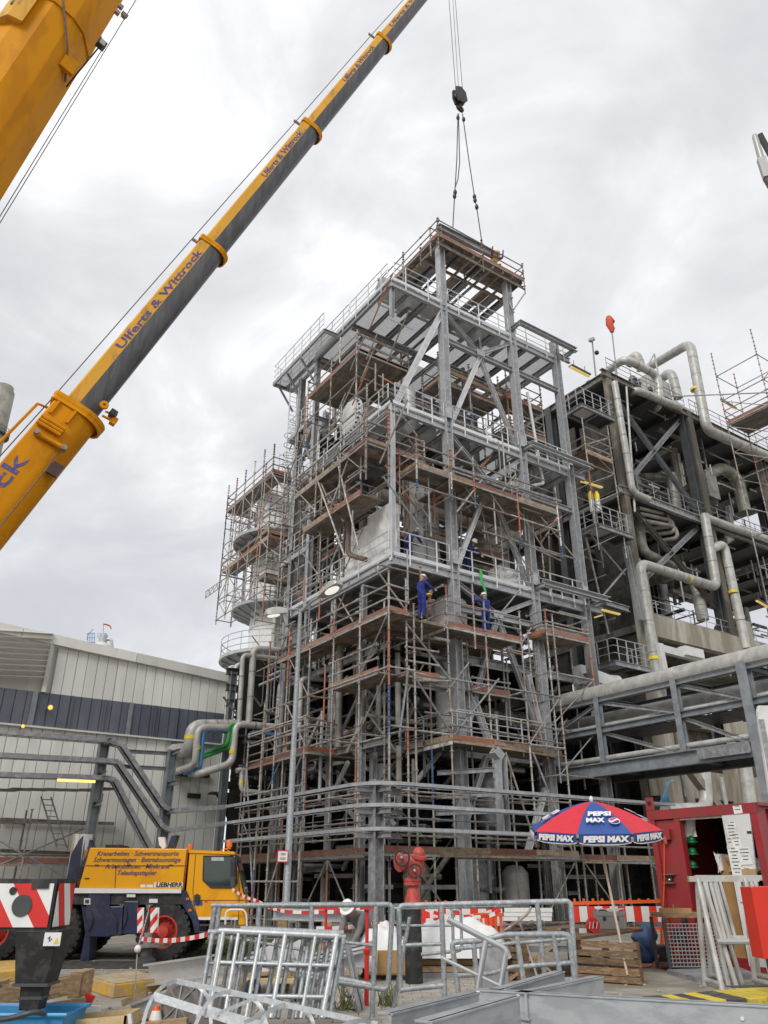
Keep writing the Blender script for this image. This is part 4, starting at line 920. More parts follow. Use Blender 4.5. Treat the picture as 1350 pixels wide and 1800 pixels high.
# small scaffold at the right column
s = thing('scaffold', 'small scaffold with orange board at the right tower column below the lower floor', 'scaffold', W(8.5, -1, 6), G_S)
run(s, (7.05, -1.1), (9.6, -1.1), (0, 1.1), 5.0, 11.9, [10.95], step=2.5, brace=.5)
s = thing('scaffold', 'low scaffold behind the umbrella with orange boards and yellow lamps beneath', 'scaffold', W(11, -1.5, 0), G_S)
run(s, (7.4, -1.5), (15.0, -1.5), (0, 1.2), 0, 3.5, [2.3], step=1.9, brace=.7)
# narrow scaffold shaft beside the right plant
u0, v0 = uv(P(1030, 790, v=1.2)); u1, _ = uv(P(1075, 800, v=1.2)); zt = P(1030, 735, v=1.2).z; zb = P(1045, 905, v=1.2).z
s = thing('scaffold', 'narrow scaffold shaft with one orange landing between the two plant balconies', 'scaffold', W(u0, v0, zb), G_S)
zd = P(1045, 800, v=1.2).z
run(s, (u0, 1.2), (u1, 1.2), (0, 1.6), zb - 2, zt, [zd], step=3, brace=1, lift=1.2)
bar(s, 'toe_board', W(u0, 1.2, zd + .12), W(u0, 2.8, zd + .12), .03, .2, 'toe_orange')
# far right scaffold before the plant
c = P(1278, 745, v=.2); uc, vc = uv(c); ztop = P(1277, 640, v=.2).z
s = thing('scaffold', 'open grey tube scaffold at the right picture edge with a reddish upper deck', 'scaffold', W(uc, vc, 0), G_S)
run(s, (uc, vc), (uc, vc - 6.0), (2.4, 0), 10.5, ztop, [c.z], step=2.6, brace=.7)
run(s, (uc, vc - 2.6), (uc, vc - 5.2), (2.0, 0), 10.5, 20.5, [P(1310, 920, v=-1).z - 1.2], step=2.6, brace=.8)
rod(s, 'diagonal_brace', P(1180, 697, v=.2), P(1350, 690, u=uc), .04, 'tube', 6)

# loose tubes, ties and spare ends on the tower scaffolds
rnd = random.Random(12)
for i in range(150):
    side = rnd.random() < .55
    if side: u = rnd.uniform(-1.2, .4); v = rnd.uniform(-.8, 8.5)
    else: u = rnd.uniform(.2, 8.4); v = rnd.uniform(-1.1, .6)
    z = rnd.choice((rnd.uniform(6.3, 12.6), rnd.uniform(13.4, 19.6), rnd.uniform(20.6, 24.0) if side else rnd.uniform(13.4, 18)))
    d = rnd.choice((EV if side else EU, Z, ((EV if side else EU) + Z * rnd.uniform(.6, 1.5)).normalized(), ((EV if side else EU) * -1 + Z).normalized(), EU if side else EV))
    a = W(u, v, z); b = a + d * rnd.uniform(1.0, 2.8)
    rod(s_low, 'loose_tube', a, b, RS, rnd.choice(('tube', 'tube', 'galv_dull', 'tube_rust', 'galv_tube', 'tube_orange')), 6)
# ================================================================== COLUMN VESSEL WITH RING PLATFORMS (left of the tower)
VV = 17.5
cxy = P(489, 1120, v=VV); cu, cv = uv(cxy)
ves = thing('column_vessel', 'tall white clad column vessel with ring platforms left of the tower', 'vessel', W(cu, cv, 0))
zt_ = P(505, 852, v=VV).z
MB().lathe(W(cu, cv, 0), Z, [(1.75, 0), (1.75, zt_ - .9), (1.5, zt_ - .45), (.9, zt_ - .1), (.3, zt_)], 36).build('shell', 'clad_white', ves)
for i in range(14): MB().lathe(W(cu, cv, 3 + i * 1.5), Z, [(1.75, -.03), (1.775, -.03), (1.775, .03), (1.75, .03)], 36).build('band', 'clad', ves)
def ring(zc, R, a0=0, a1=2 * math.pi):
    c = W(cu, cv, zc); n = 40
    pl = MB(); prof = [(1.76, -.12), (R, -.12), (R, .06), (1.76, .06)]
    pl.lathe(c, Z, prof, n); pl.build('ring_platform', 'galv', ves)
    for i in range(20):
        t = 2 * math.pi * i / 20; d = V((math.cos(t), math.sin(t), 0)); bar(ves, 'bracket', c + d * 1.75 - Z * .55, c + d * (R - .15) - Z * .15, .07, .1, 'galv_dull')
    rl = MB()
    for h in (.37, .74, 1.1): rl.tube([c + V((math.cos(t), math.sin(t), 0)) * (R - .05) + Z * h for t in [2 * math.pi * i / n for i in range(n)]], .024, 5, closed=True)
    o = rl.build('railing', 'galv', ves)
    for i in range(18):
        t = 2 * math.pi * i / 18; q = c + V((math.cos(t), math.sin(t), 0)) * (R - .04); bar(o, 'railing_post', q - Z * .1, q + Z * 1.1, .025, .06, 'galv')
zA = P(489, 1172, v=VV - 2).z + .75; zB = P(470, 1065, v=VV - 1).z; zC = P(470, 945, v=VV - 1).z
ring(zA, 3.35); ring(zB, 2.9); ring(zC + .1, 3.15)
MB().lathe(W(cu, cv, zt_ - .1), Z, [(.35, 0), (.35, .8), (.5, .8), (.5, .95)], 16).build('nozzle', 'clad', ves)
pipe('grey vent pipe rising beside the white column vessel', [W(cu - 1.2, cv - 1.9, zA - 2), W(cu - 1.2, cv - 1.9, zC + 1)], .15, 'clad')
s = thing('scaffold', 'scaffold cage round the white column vessel left of the tower', 'scaffold', W(cu, cv, 0), G_S)
corner = P(478, 850, v=VV - 3.2); ku, kv = uv(corner); lv = uv(P(398, 905, u=ku))[1]
zS = P(478, 848, v=VV - 3.2).z + .75; zL_ = P(395, 1075, u=ku).z
run(s, (ku, lv), (ku, kv), (1.0, 0), zL_ - .5, zS + 1.2, [zS, (zS + zL_) / 2 - .7], step=1.45, brace=.8, lift=1.25, over=.6)
run(s, (ku, kv), (ku + 6.5, kv), (0, 1.0), zL_ - 2, zS + 1.2, [zS, (zS + zL_) / 2 - .2, zL_ + .6], step=1.6, brace=.7, lift=1.25, over=.5)
run(s, (ku, lv), (ku + 5.0, lv), (0, -1.0), zL_ + .5, zS + .8, [zS], step=1.8, brace=.3, lift=2.0)
tr_ = MB(); a = P(362, 1040, u=ku); b = W(ku, lv - .3, a.z); a2 = a - Z * .45; b2 = b - Z * .45
tr_.tube([a, b], .03, 6); tr_.tube([a2, b2], .03, 6)
for i in range(5):
    p = a.lerp(b, i / 4); tr_.tube([p, p - Z * .45], .025, 6)
    if i < 4: tr_.tube([p - Z * .45, a.lerp(b, (i + 1) / 4)], .02, 6)
tr_.build('lattice_girder', 'tube', s)
lg = MB()
for x in (488, 495, 503, 511): q = P(x, 850, v=VV - .6); lg.tube([q, q + Z * 2.2], .03, 5)
for h in (.7, 1.4, 2.1):
    lg.tube([P(488, 850, v=VV - .6) + Z * h, P(511, 850, v=VV - .6) + Z * h], .025, 5)
lg.build('ladder_cage', 'galv', ves)

# ================================================================== CABLE TRAYS
def tray(label, pts, w=.35, h=.10, m='galv', rungs=True, post=None, step=.32):
    """ladder tray: two side rails and rungs along a 3D path"""
    t = thing('cable_tray', label, 'cable tray', pts[0]); pts = [V(p) for p in pts]
    rl = [MB(), MB()]; sides = []
    for i, p in enumerate(pts):
        d = (pts[min(i + 1, len(pts) - 1)] - pts[max(i - 1, 0)]); sd = Z.cross(V((d.x, d.y, 0))).normalized(); sides.append(sd)
    for s in (-1, 1):
        for i in range(len(pts) - 1):
            a = pts[i] + sides[i] * (s * w / 2); b = pts[i + 1] + sides[i + 1] * (s * w / 2); d = (b - a)
            up = d.normalized().cross(sides[i])
            if up.z < 0: up = -up
            rl[(s + 1) // 2].obox((a + b) / 2, d * 1.002, sides[i] * .02, up * h)
    for r in rl: r.build('side_rail', m, t)
    cab = MB()
    for k in (-.28, -.1, .08, .26): cab.tube([p + sd * (w * k) - Z * .015 for p, sd in zip(pts, sides)], .022, 5)
    cab.build('cable', 'copper_cable', t)
    if rungs:
        n = 0
        for a, b, sd in zip(pts, pts[1:], sides):
            L = (b - a).length; k = max(1, int(L / step))
            for i in range(k):
                if n > 280: break
                q = a + (b - a) * ((i + .5) / k); bar(t, 'rung', q - sd * w / 2, q + sd * w / 2, .03, .03, m); n += 1
    return t
def arc_corner(u, v, z, r=1.1, n=7):
    """bend from running along -v to running along +u"""
    return [W(u + r - r * math.cos(t), v + r - r * math.sin(t), z) for t in [i * math.pi / 2 / n for i in range(n + 1)]]
for k, (z, lb) in enumerate(((4.32, 'topmost of the three curved galvanised cable trays round the lower scaffold corner'), (3.70, 'middle one of the three curved galvanised cable trays round the lower scaffold corner'), (3.03, 'lowest of the three curved galvanised cable trays round the lower scaffold corner'))):
    ends = 9.5
    pts = [W(-2.5, 8 - i * 1.5, z) for i in range(7)] + arc_corner(-2.5, -2.55, z) + [W(-1.2 + i * 1.6, -2.55, z) for i in range(1, (9 if k == 0 else 8 if k == 1 else 8))]
    tray(lb, pts, w=.42, h=.105, m='galv')
tp = thing('tray_support', 'grey steel post carrying the curved cable trays near the lamp post', 'post', W(-2.2, -2.2, 0))
bar(tp, 'post', W(-2.15, -2.15, 0), W(-2.15, -2.15, 4.45), .34, .34, 'galv_dull', 'ib', EU)
for z in (4.15, 3.53, 2.86): bar(tp, 'arm', W(-2.9, -2.15, z), W(-1.2, -2.15, z), .12, .16, 'galv_dull', 'ib'); bar(tp, 'arm', W(-2.15, -2.9, z), W(-2.15, -1.2, z), .12, .16, 'galv_dull', 'ib')
ts = thing('tray_support', 'folded galvanised channel bracket hanging in front of the trays', 'bracket', W(2.6, -2.3, 2.5))
a = P(868, 1318, v=-2.1); b = P(880, 1335, v=-2.1); c_ = P(886, 1462, v=-2.1)
bar(ts, 'channel', a, b + Z * .05, .3, .3, 'galv', 'ch', EV); bar(ts, 'channel', b + Z * .08, c_, .34, .3, 'galv', 'ch', EU)
for y in (1352, 1395, 1425): q = P(884, y, v=-2.0); bar(ts, 'arm', q, q + EV * 2.2 - EU * 1.2, .1, .16, 'galv_dull', 'ib')
for k, (dz, lb) in enumerate(((0, 'post'),)):
    pass
# long left trays in front of the shed
VT = 8.6
def LT(x, y): return P(x, y, v=VT)
for k, (y0, y1, xa, ya, xb, yb, lb) in enumerate(((1287, 1303, 212, 1310, 285, 1418, 'uppermost left cable tray sloping down in front of the shed'), (1328, 1338, 205, 1340, 282, 1452, 'second left cable tray sloping down in front of the shed'), (1362, 1368, 200, 1372, 262, 1490, 'lowest left cable tray sloping down behind the crane engine hood'))):
    a = LT(-120, y0 - (y1 - y0) * .6); b = LT(185, y1); c_ = LT(xa, ya); d = LT(xb, yb)
    path = [a, a.lerp(b, .33), a.lerp(b, .66), b, c_] + [c_.lerp(d, t) for t in (.25, .5, .75, 1)]
    zz_ = (4.32, 3.70, 3.03)[k]
    if k < 2:
        e_ = P(xb + 16, yb + 4, v=VT); e_.z = d.z - .15; path += [e_, W(-2.6, VT - .3, zz_)]
    tray(lb, path, w=.5, h=.17, m='galv_dull', step=.4)
for (x, y0, lb) in ((184, 1300, 'grey steel post under the left trays behind the crane engine'), (303, 1318, 'grey steel post at the foot of the sloping trays by the shed')):
    p = P(x, y0, v=VT + .35); t = thing('tray_support', lb, 'post', (p.x, p.y, 0)); bar(t, 'post', V((p.x, p.y, 0)), p, .36, .36, 'steel_blue', 'ib', EU)
    for dz in (-.15, -1.35, -2.4): bar(t, 'arm', p + Z * dz - EV * .9, p + Z * dz + EV * .5, .12, .18, 'steel_blue', 'ib')
    if x > 300:
        for yy in (1325, 1352): bar(t, 'cross_arm', P(212, yy - 5, v=VT + .4), P(303, yy, v=VT + .4), .12, .14, 'steel_blue', 'ib')
ft = thing('strip_light', 'lit yellow strip light fixed under the left cable trays', 'lamp', LT(135, 1372)); a = LT(101, 1371); b = LT(167, 1374)
bar(ft, 'housing', a + Z * .1, b + Z * .1, .2, .1, 'steel_dark'); bar(ft, 'tube', a, b, .12, .09, 'lamp_tube')
cn = thing('canopy', 'sagging dark canopy sheet under the left trays above the scaffold', 'canopy', LT(80, 1395))
for i in range(9): 
    p = P(-60 + i * 29, 1388, v=VT + .6); q = P(-40 + i * 29, 1388, v=VT + 2.4); slab(cn, 'sheet', (p + q) / 2 + Z * random.uniform(-.03, .03), EU * .95, EV * 1.9 + Z * .2, Z * .04, 'steel_old')
s = thing('scaffold', 'rusty scaffold bay against the shed wall behind the crane', 'scaffold', P(80, 1500, v=10.2), G_S)
u0, _ = uv(P(-60, 1400, v=10.2)); u1, _ = uv(P(172, 1400, v=10.2))
run(s, (u0, 10.2), (u1, 10.2), (0, 1.0), 0, 4.1, [2.2], step=2.1, brace=.9, lift=1.1, rails=False)
for i in range(2):
    a = P(155 + i * 8, 1480, v=9.6); b = P(172 + i * 8, 1395, v=9.6); rod(s, 'diagonal_brace', a, b, .05, 'clad', 8)
ld = MB(); a = P(72, 1400, v=9.9); b = P(100, 1490, v=9.9); dx = EU * .36
for s_ in (0, 1): ld.tube([a + dx * s_, b + dx * s_], .03, 6)
for i in range(9): q = a.lerp(b, (i + .5) / 9); ld.tube([q, q + dx], .018, 5)
tag(ld.build('ladder', 'galv_dull'), 'leaning grey ladder in the scaffold bay against the shed', 'ladder')
ld = MB(); a = P(203, 1390, v=9.2); b = P(250, 1490, v=9.2); dx = EV * .45 + EU * .15
for s_ in (0, 1): ld.tube([a + dx * s_, b + dx * s_], .03, 6)
for i in range(10): q = a.lerp(b, (i + .5) / 10); ld.tube([q, q + dx], .018, 5)
tag(ld.build('ladder', 'galv_bright'), 'pale ladder sloping beneath the left cable trays', 'ladder')

# ================================================================== LEFT PIPEWORK (between shed and tower)
VP = 9.3
def Q(x, y, v=VP): return P(x, y, v=v)
pipe('fat silver elbow pipe leaving the shed wall at the top of the pipe bundle', [Q(305, 1320, VS - .2), Q(335, 1318, VP + .5), Q(338, 1277, VP + .5), Q(415, 1277, VP + .5)], .30, 'clad', rb=.8, n=18, rings=.5, tags=((Q(336, 1300, VP + .5), Z),))
pipe('silver pipe dropping left of the blue and green pipes', [Q(400, 1279), Q(348, 1279), Q(343, 1345), Q(305, 1358, VS - .3)], .15, 'clad', rings=.9, tags=((Q(346, 1318), Z),))
pipe('thin blue pipe dropping in the bundle beside the shed', [Q(400, 1284), Q(358, 1283), Q(352, 1350), Q(325, 1360, VS - .3)], .085, 'pipe_blue')
pipe('first of two green pipes stepping up from the shed wall, the left one', [Q(358, 1326, VS - .4), Q(400, 1308), Q(404, 1274), Q(416, 1274)], .085, 'pipe_green')
pipe('second of two green pipes stepping up from the shed wall, the right one', [Q(358, 1331, VS - .4), Q(405, 1313), Q(410, 1276), Q(420, 1276)], .085, 'pipe_green')
pipe('silver pipe dropping right of the green pipes and turning left to the shed', [Q(515, 1281), Q(414, 1272), Q(408, 1342), Q(350, 1360), Q(335, 1360, VS - .3)], .16, 'clad', rings=.9, tags=((Q(409, 1325), Z),))
pipe('tall silver pipe standing between shed corner and column vessel, the thicker one', [Q(437, 1272), Q(446, 1139), Q(505, 1146)], .15, 'clad', rings=1.0)
pipe('tall silver pipe standing nearest the shed corner, the slimmer one', [Q(420, 1272), Q(427, 1151), Q(492, 1158)], .11, 'clad', rings=1.0)
pipe('short silver pipe loop above the shed roof corner, the outer one', [Q(398, 1200, VS + 1), Q(402, 1173, VS + 1), Q(432, 1173, VS + 1)], .12, 'clad')
pipe('short silver pipe loop above the shed roof corner, the inner one', [Q(412, 1205, VS + .5), Q(415, 1168, VS + .5), Q(440, 1168, VS + .5)], .12, 'clad')
pipe('fat silver riser with an elbow beside the blue riser', [Q(491, 1280), Q(497, 1198), Q(525, 1196)], .23, 'clad', rb=.6, n=16, rings=.8)
pipe('blue riser pipe next to the fat silver elbow left of the lamp post', [Q(440, 1288), Q(500, 1294), Q(508, 1204), Q(520, 1203)], .07, 'pipe_blue')
pipe('short green riser pipe hidden behind the lamp post', [Q(516, 1245), Q(517, 1198), Q(572, 1202)], .07, 'pipe_green')
pipe('pale riser pipe just right of the lamp post', [Q(526, 1285, 6), Q(530, 1192, 6), Q(580, 1195, 6)], .11, 'clad')
pipe('slim grey hooked pipe over the lower vessel platform, the left hook', [Q(470, 1190), Q(497, 1178), Q(499, 1137), Q(520, 1140)], .06, 'clad')
pipe('slim grey hooked pipe over the lower vessel platform, the right hook', [Q(455, 1205), Q(508, 1182), Q(510, 1143), Q(525, 1146)], .06, 'clad')
pipe('double silver pipe with yellow tags low by the trays, the left one', [Q(415, 1355), Q(425, 1352), Q(424, 1391), Q(480, 1395)], .11, 'clad', tags=((Q(424, 1380), Z),))
pipe('double silver pipe with yellow tags low by the trays, the right one', [Q(420, 1355), Q(432, 1352), Q(432, 1390), Q(490, 1396)], .09, 'clad', tags=((Q(432, 1380), Z),))
pr = thing('pipe_rack', 'dark steel pipe rack between the shed corner and the tower', 'pipe rack', W(0, 10.5, 0))
for x in (400, 470): p = P(x, 1300, v=10.4); bar(pr, 'post', V((p.x, p.y, 0)), V((p.x, p.y, P(x, 1180, v=10.4).z)), .3, .3, 'steel_blue', 'ib', EU)
for y, y2 in ((1208, 1222), (1235, 1250), (1180, 1180), (1300, 1305), (1380, 1385)): bar(pr, 'beam', P(398, y, v=10.4), P(530, y2 + 8, v=10.4), .25, .3, 'steel_dark', 'ib')
for i in range(12): y = 1215 + i * 15; bar(pr, 'pipe', P(405, y, v=10.8 + (i % 3) * .4), P(540, y + 8 + i % 4, v=10.8 + (i % 3) * .4), .07, .07, random.choice(('steel_old', 'clad_old', 'steel_dark', 'galv_dull')), 'cyl8')
rq = random.Random(9)
for i in range(46):
    x = rq.uniform(400, 545); y = rq.uniform(1170, 1390); v = rq.uniform(9.4, 10.3); a = P(x, y, v=v); d = rq.choice((EU, EU, EV, Z, (EU * -1 + Z).normalized())); L = rq.uniform(.7, 3.0)
    bar(pr, 'small_pipe', a, a + d * L, *(lambda r: (r, r))(rq.choice((.03, .05, .07, .1))), rq.choice(('clad', 'galv', 'galv_dull', 'clad_old', 'steel_old')), 'cyl8')
for k in range(5): bar(pr, 'strut', P(520, 1240 + k * 22, v=9.2), P(600, 1215 + k * 20, v=6), .1, .1, 'galv_dull', 'ang')
bw = MB(); a = P(368, 1395, v=VS - .3)
for k in range(7): bw.tube(bend([a + EU * (.12 * k), a + EU * (.12 * k) - EV * .8, a + EU * (.12 * k + .9) - EV * 1.0 - Z * 1.6, a + EU * (.12 * k + .9) - EV * 1.0 - Z * 2.6], .8, 5), .06, 6)
tag(bw.build('cable_bundle', 'black'), 'thick black cable bundle drooping out of the shed wall into the trays', 'cables')

# ================================================================== LAMP POST
lp = P(500, 1590, Y=21.5); top = P(528, 1072, Y=21.5); lp = V((top.x, 21.5, 0))
la = thing('lamp_post', 'tall galvanised street lamp post with two lamp heads in front of the scaffold', 'street lamp', lp)
MB().lathe(lp, Z, [(.125, 0), (.125, 1.0), (.10, 1.05), (.055, top.z)], 14).build('post', 'galv_tube', la)
def lamp_head(c, d, L, wd):
    d = V(d).normalized(); sd = Z.cross(d).normalized(); up = d.cross(sd); mb = MB(); rings = []
    for t, ww, hh, lo in ((-.5, .42, .10, .04), (-.38, .62, .15, .06), (-.1, .92, .20, .07), (.2, 1.0, .21, .07), (.42, .86, .17, .06), (.5, .6, .09, .03)):
        o_ = c + d * (L * t); w_ = wd * ww / 2
        rings.append(mb.add([o_ - sd * w_ - up * lo, o_ + sd * w_ - up * lo, o_ + sd * w_ * .96 + up * hh * .35, o_ + sd * w_ * .55 + up * hh * .75, o_ - sd * w_ * .55 + up * hh * .75, o_ - sd * w_ * .96 + up * hh * .35]))
    for r0, r1 in zip(rings, rings[1:]):
        for k in range(6): mb.face((r0 + k, r0 + (k + 1) % 6, r1 + (k + 1) % 6, r1 + k), True)
    mb.face([rings[0] + k for k in range(6)]); mb.face([rings[-1] + k for k in range(6)])
    o = mb.build('lamp_head', 'lamp_grey', la, ang=35)
    gm = MB(); gm.ball(c + d * .10 - up * .075, L * .30, wd * .38, .05, 14, 8, d, sd, up); gm.build('lens', 'lamp_glass', o)
h1 = P(486, 1077, Y=21.2); h2 = P(579, 1037, Y=20.6)
MB().tube(bend([V((lp.x, 21.5, top.z - .3)), V((lp.x, 21.5, top.z + .02)), P(505, 1072, Y=21.3)], .15), .035, 8).build('arm', 'galv_tube', la)
MB().tube(bend([V((lp.x, 21.5, top.z - .1)), P(545, 1060, Y=21.2), P(562, 1048, Y=20.9)], .15), .035, 8).build('arm', 'galv_tube', la)
lamp_head(h1, (h1 - V((lp.x, 21.5, top.z))) * 1.0, .66, .34); lamp_head(h2, h2 - V((lp.x, 21.5, top.z)), .86, .42)
sg = thing('sign', 'small white notice with a red frame strapped to the lamp post', 'sign', P(497, 1505, Y=21.3))
a = P(497, 1505, Y=21.34); slab(sg, 'plate', a, (.26, 0, 0), (0, .012, 0), (0, 0, .27), 'white')
for dx, dz, w_, h_ in ((0, .13, .27, .02), (0, -.13, .27, .02), (-.13, 0, .02, .27), (.13, 0, .02, .27)): slab(sg, 'frame', a + V((dx, -.01, dz)), (w_, 0, 0), (0, .008, 0), (0, 0, h_), 'red')
for dz, w_ in ((.06, .13), (.03, .12), (-.04, .15), (-.07, .14)): slab(sg, 'print_line', a + V((.01, -.008, dz)), (w_, 0, 0), (0, .004, 0), (0, 0, .014), 'steel_dark')
# ================================================================== CONCRETE AND STEEL PLANT ON THE RIGHT
VB = 2.5
def B(x, y, v=VB): return P(x, y, v=v)
def B2(x, y, v=VB): return uv(B(x, y, v))[0]
uA = B2(1084, 780); uB = B2(1222, 800); z1 = B(1170, 888).z; z0 = B(1200, 1105).z; zR = B(1063, 655).z
uE = uA + 26
plant = thing('process_plant', 'old weathered concrete and steel process plant with pipework on the right', 'plant building', W(uA + 10, VB + 5, 0))
def pb(a, b, w, h, m, name='beam', kind='ib', up=Z): return bar(plant, name, a, b, w, h, m, kind, up)
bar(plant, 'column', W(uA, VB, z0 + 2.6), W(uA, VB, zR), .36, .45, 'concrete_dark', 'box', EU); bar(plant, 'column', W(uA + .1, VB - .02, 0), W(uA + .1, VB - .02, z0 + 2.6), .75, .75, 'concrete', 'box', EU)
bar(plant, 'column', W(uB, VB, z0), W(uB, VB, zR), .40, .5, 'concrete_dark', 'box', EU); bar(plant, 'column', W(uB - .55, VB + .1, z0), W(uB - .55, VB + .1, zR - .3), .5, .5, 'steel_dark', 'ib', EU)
for k in (1, 2): bar(plant, 'column', W(uB + 8.3 * k, VB, 0), W(uB + 8.3 * k, VB, zR), .5, .5, 'steel_old', 'ib', EU)
for v in (VB + 5, VB + 10):
    for u in (uA, uB, uB + 8.3, uB + 16.6): bar(plant, 'column', W(u, v, 0), W(u, v, zR), .5, .5, 'steel_dark', 'ib', EU)
for z, m in ((zR, 'steel_dark'), (z1, 'steel_dark')):
    for i in range(5):
        for j in range(2): slab(plant, 'floor_slab', W(uA + .2 + 5.2 * i + 2.6, VB + 2.6 + 5 * j, z - .25), EU * 5.18, EV * 4.98, Z * .3, m)
    pb(W(uA - .6, VB - .1, z - .2), W(uE, VB - .1, z - .2), .25, .5, 'steel_old' if z == zR else 'galv_dull')
    pb(W(uA - .1, VB - .1, z - .2), W(uA - .1, VB + 10, z - .2), .25, .5, 'steel_old')
    for i in range(9): pb(W(uA + 1 + i * 2.9, VB, z - .55), W(uA + 1 + i * 2.9, VB + 10, z - .55), .2, .4, 'steel_dark')
for (x0, y0, x1, y1, m) in ((1090, 713, 1226, 901, 'steel_blue'), (1197, 736, 1112, 837, 'galv_dull'), (1113, 894, 1262, 1073, 'steel_old'), (1231, 922, 1130, 1021, 'galv_dull')):
    pb(B(x0, y0, VB + .25), B(x1, y1, VB + .25), .26, .26, m, 'brace', 'ib')
# concrete deck with its board-marked face
zc0 = B(1150, 1122).z
for i in range(7):
    ua = uA + .3 + i * 1.72
    slab(plant, 'concrete_panel', W(ua + .85, VB - .15 + random.uniform(-.008, .008), (z0 + zc0) / 2 + .1), EU * 1.70, EV * .5, Z * (z0 - zc0 + .25), 'concrete')
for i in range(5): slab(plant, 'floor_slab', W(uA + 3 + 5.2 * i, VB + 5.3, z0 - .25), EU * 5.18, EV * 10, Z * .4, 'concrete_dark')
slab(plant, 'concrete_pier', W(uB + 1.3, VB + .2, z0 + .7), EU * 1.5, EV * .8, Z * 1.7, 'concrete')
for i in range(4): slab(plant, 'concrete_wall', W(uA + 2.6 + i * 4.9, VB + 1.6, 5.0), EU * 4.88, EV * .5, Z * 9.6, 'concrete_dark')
for i, z in enumerate((3.2, 6.2, 9.6)):
    for k in range(6): slab(plant, 'concrete_panel', W(uA + 1.6 + k * 3.1, VB + .9, z), EU * 3.07, EV * .6, Z * (1.4 if i < 2 else .8), 'concrete')
for k in range(4): bar(plant, 'concrete_post', W(uA + 2 + k * 4.6, VB + .6, 0), W(uA + 2 + k * 4.6, VB + .6, 10), .7, .7, 'concrete', 'box', EU)
bar(plant, 'concrete_strut', P(1195, 1330, v=1.5), P(1270, 1430, v=1.5), .4, .4, 'concrete')
for z in (z1, zR, z0):
    u_s = (uA + .5, uA, uA + .4)[(z1, zR, z0).index(z)]
    for a, b in ((u_s, uB - .3), (uB + .3, uB + 6), (uB + 6.1, uE)): railing(plant, [W(a, VB - .12, z + .02), W(b, VB - .12, z + .02)], m1='galv' if z == z0 else 'galv_dull', step=1.5, h=1.15)
for i in range(9): slab(plant, 'rear_shade_panel', W(uA + .6 + i * 1.02, VB + 6.2, (z0 + zR) / 2), EU * 1.0, EV * .12, Z * (zR - z0 - .4), 'plant_dark')  # dark backing sheets added for the shade inside the plant
for i in range(6): slab(plant, 'rear_shade_panel', W(uA + .6 + .5 * (i % 2), VB + 1.6 + i * 1.3, (z0 + zR) / 2 - 4), EV * 1.28, EU * .1, Z * (zR - z0 + 4), 'plant_dark')
# small balconies at the plant's near corner
for (cx_, cy_, rx, ry, lx, ly) in ((1022, 712, 1080, 736, 995, 727), (1054, 924, 1113, 944, 1022, 941), (1082, 1165, 1145, 1182, 1045, 1180)):
    v = VB - 1.4; c = P(cx_, cy_, v=v); r = P(rx, ry, v=v); l = P(lx, ly, u=uv(c)[0]); zc = c.z; a, b = uv(c); b2 = b + min(2.6, uv(l)[1] - b); a2 = uv(r)[0]
    slab(plant, 'balcony_floor', W((a + a2) / 2, (b + b2) / 2, zc + .1), EU * (a2 - a), EV * (b2 - b), Z * .08, 'steel_dark')
    for p, q in (((a, b), (a2, b)), ((a, b), (a, b2)), ((a2, b), (a2, b2)), ((a, b2), (a2, b2)), (((a + a2) / 2, b), ((a + a2) / 2, b2))): bar(plant, 'balcony_beam', W(*p, zc + .0), W(*q, zc + .0), .12, .26, 'galv_dull', 'ib')
    slab(plant, 'soffit_panel', W((a * 3 + a2) / 4 + .1, (b + b2) / 2, zc + .02), EU * ((a2 - a) * .36), EV * ((b2 - b) * .7), Z * .02, 'galv_bright')
    railing(plant, [W(a, b2, zc + .15), W(a, b, zc + .15), W(a2, b, zc + .15), W(a2, b2, zc + .15)], m1='galv', step=.75, mids=2)
for x0, y0, x1, y1 in ((1030, 905, 1098, 985), (1100, 975, 1045, 1040), (1030, 920, 1070, 1090)): rod(plant, 'rod_brace', P(x0, y0 + 25, v=VB - .3), P(x1, y1 + 25, v=VB - .3), .06, 'galv_dull', 6)
pb(P(1100, 960, v=VB - .5), P(1128, 1090, v=VB - .5), .3, .3, 'galv', 'column', 'ib', EU)
pb(P(1040, 1052, v=VB - .8), P(1105, 1072, v=VB - .8), .2, .3, 'galv_dull')
wm = MB()
gl = thing('gas_cylinder_pair', 'pair of pale cylinders with yellow tops standing on the upper plant balcony', 'gas cylinders', P(1047, 900, v=VB - 1.0))
for dx in (0, 11):
    a = P(1042 + dx, 900, v=VB - 1.0); b = P(1041 + dx, 866, v=VB - 1.0); MB().lathe(a, Z, [(.13, 0), (.13, (b - a).length * .6)], 12).build('cylinder', 'galv_bright', gl); MB().lathe(a + Z * (b - a).length * .6, Z, [(.135, 0), (.135, .3), (.06, .5)], 12).build('collar', 'yellow_tag', gl)

def strip(label, a, b, w=.2):
    t = thing('strip_light', label, 'lamp', a); bar(t, 'housing', a + Z * .09, b + Z * .09, w, .10, 'steel_dark'); bar(t, 'tube', a, b, w * .55, .07, 'lamp_yellow')
    for k in (.2, .8): bar(t, 'hanger', a.lerp(b, k) + Z * .18, a.lerp(b, k) + Z * .62, .03, .03, 'steel_dark')
    return t
strip('yellow strip light under the roof edge where tower and plant meet', P(1003, 645, v=VB - 1), P(1036, 662, v=VB - 1), .3)
strip('yellow strip light above the upper balcony with the cylinder pair', P(1022, 846, v=VB - .8), P(1058, 857, v=VB - .8), .28)
strip('yellow strip light above the lower plant balcony beside the steel column', P(1050, 1070, v=VB - .6), P(1089, 1080, v=VB - .6), .28)
strip('short yellow strip light left of the lower balcony lamp', P(1046, 1085, v=VB + .4), P(1060, 1081, v=VB + .4), .25)
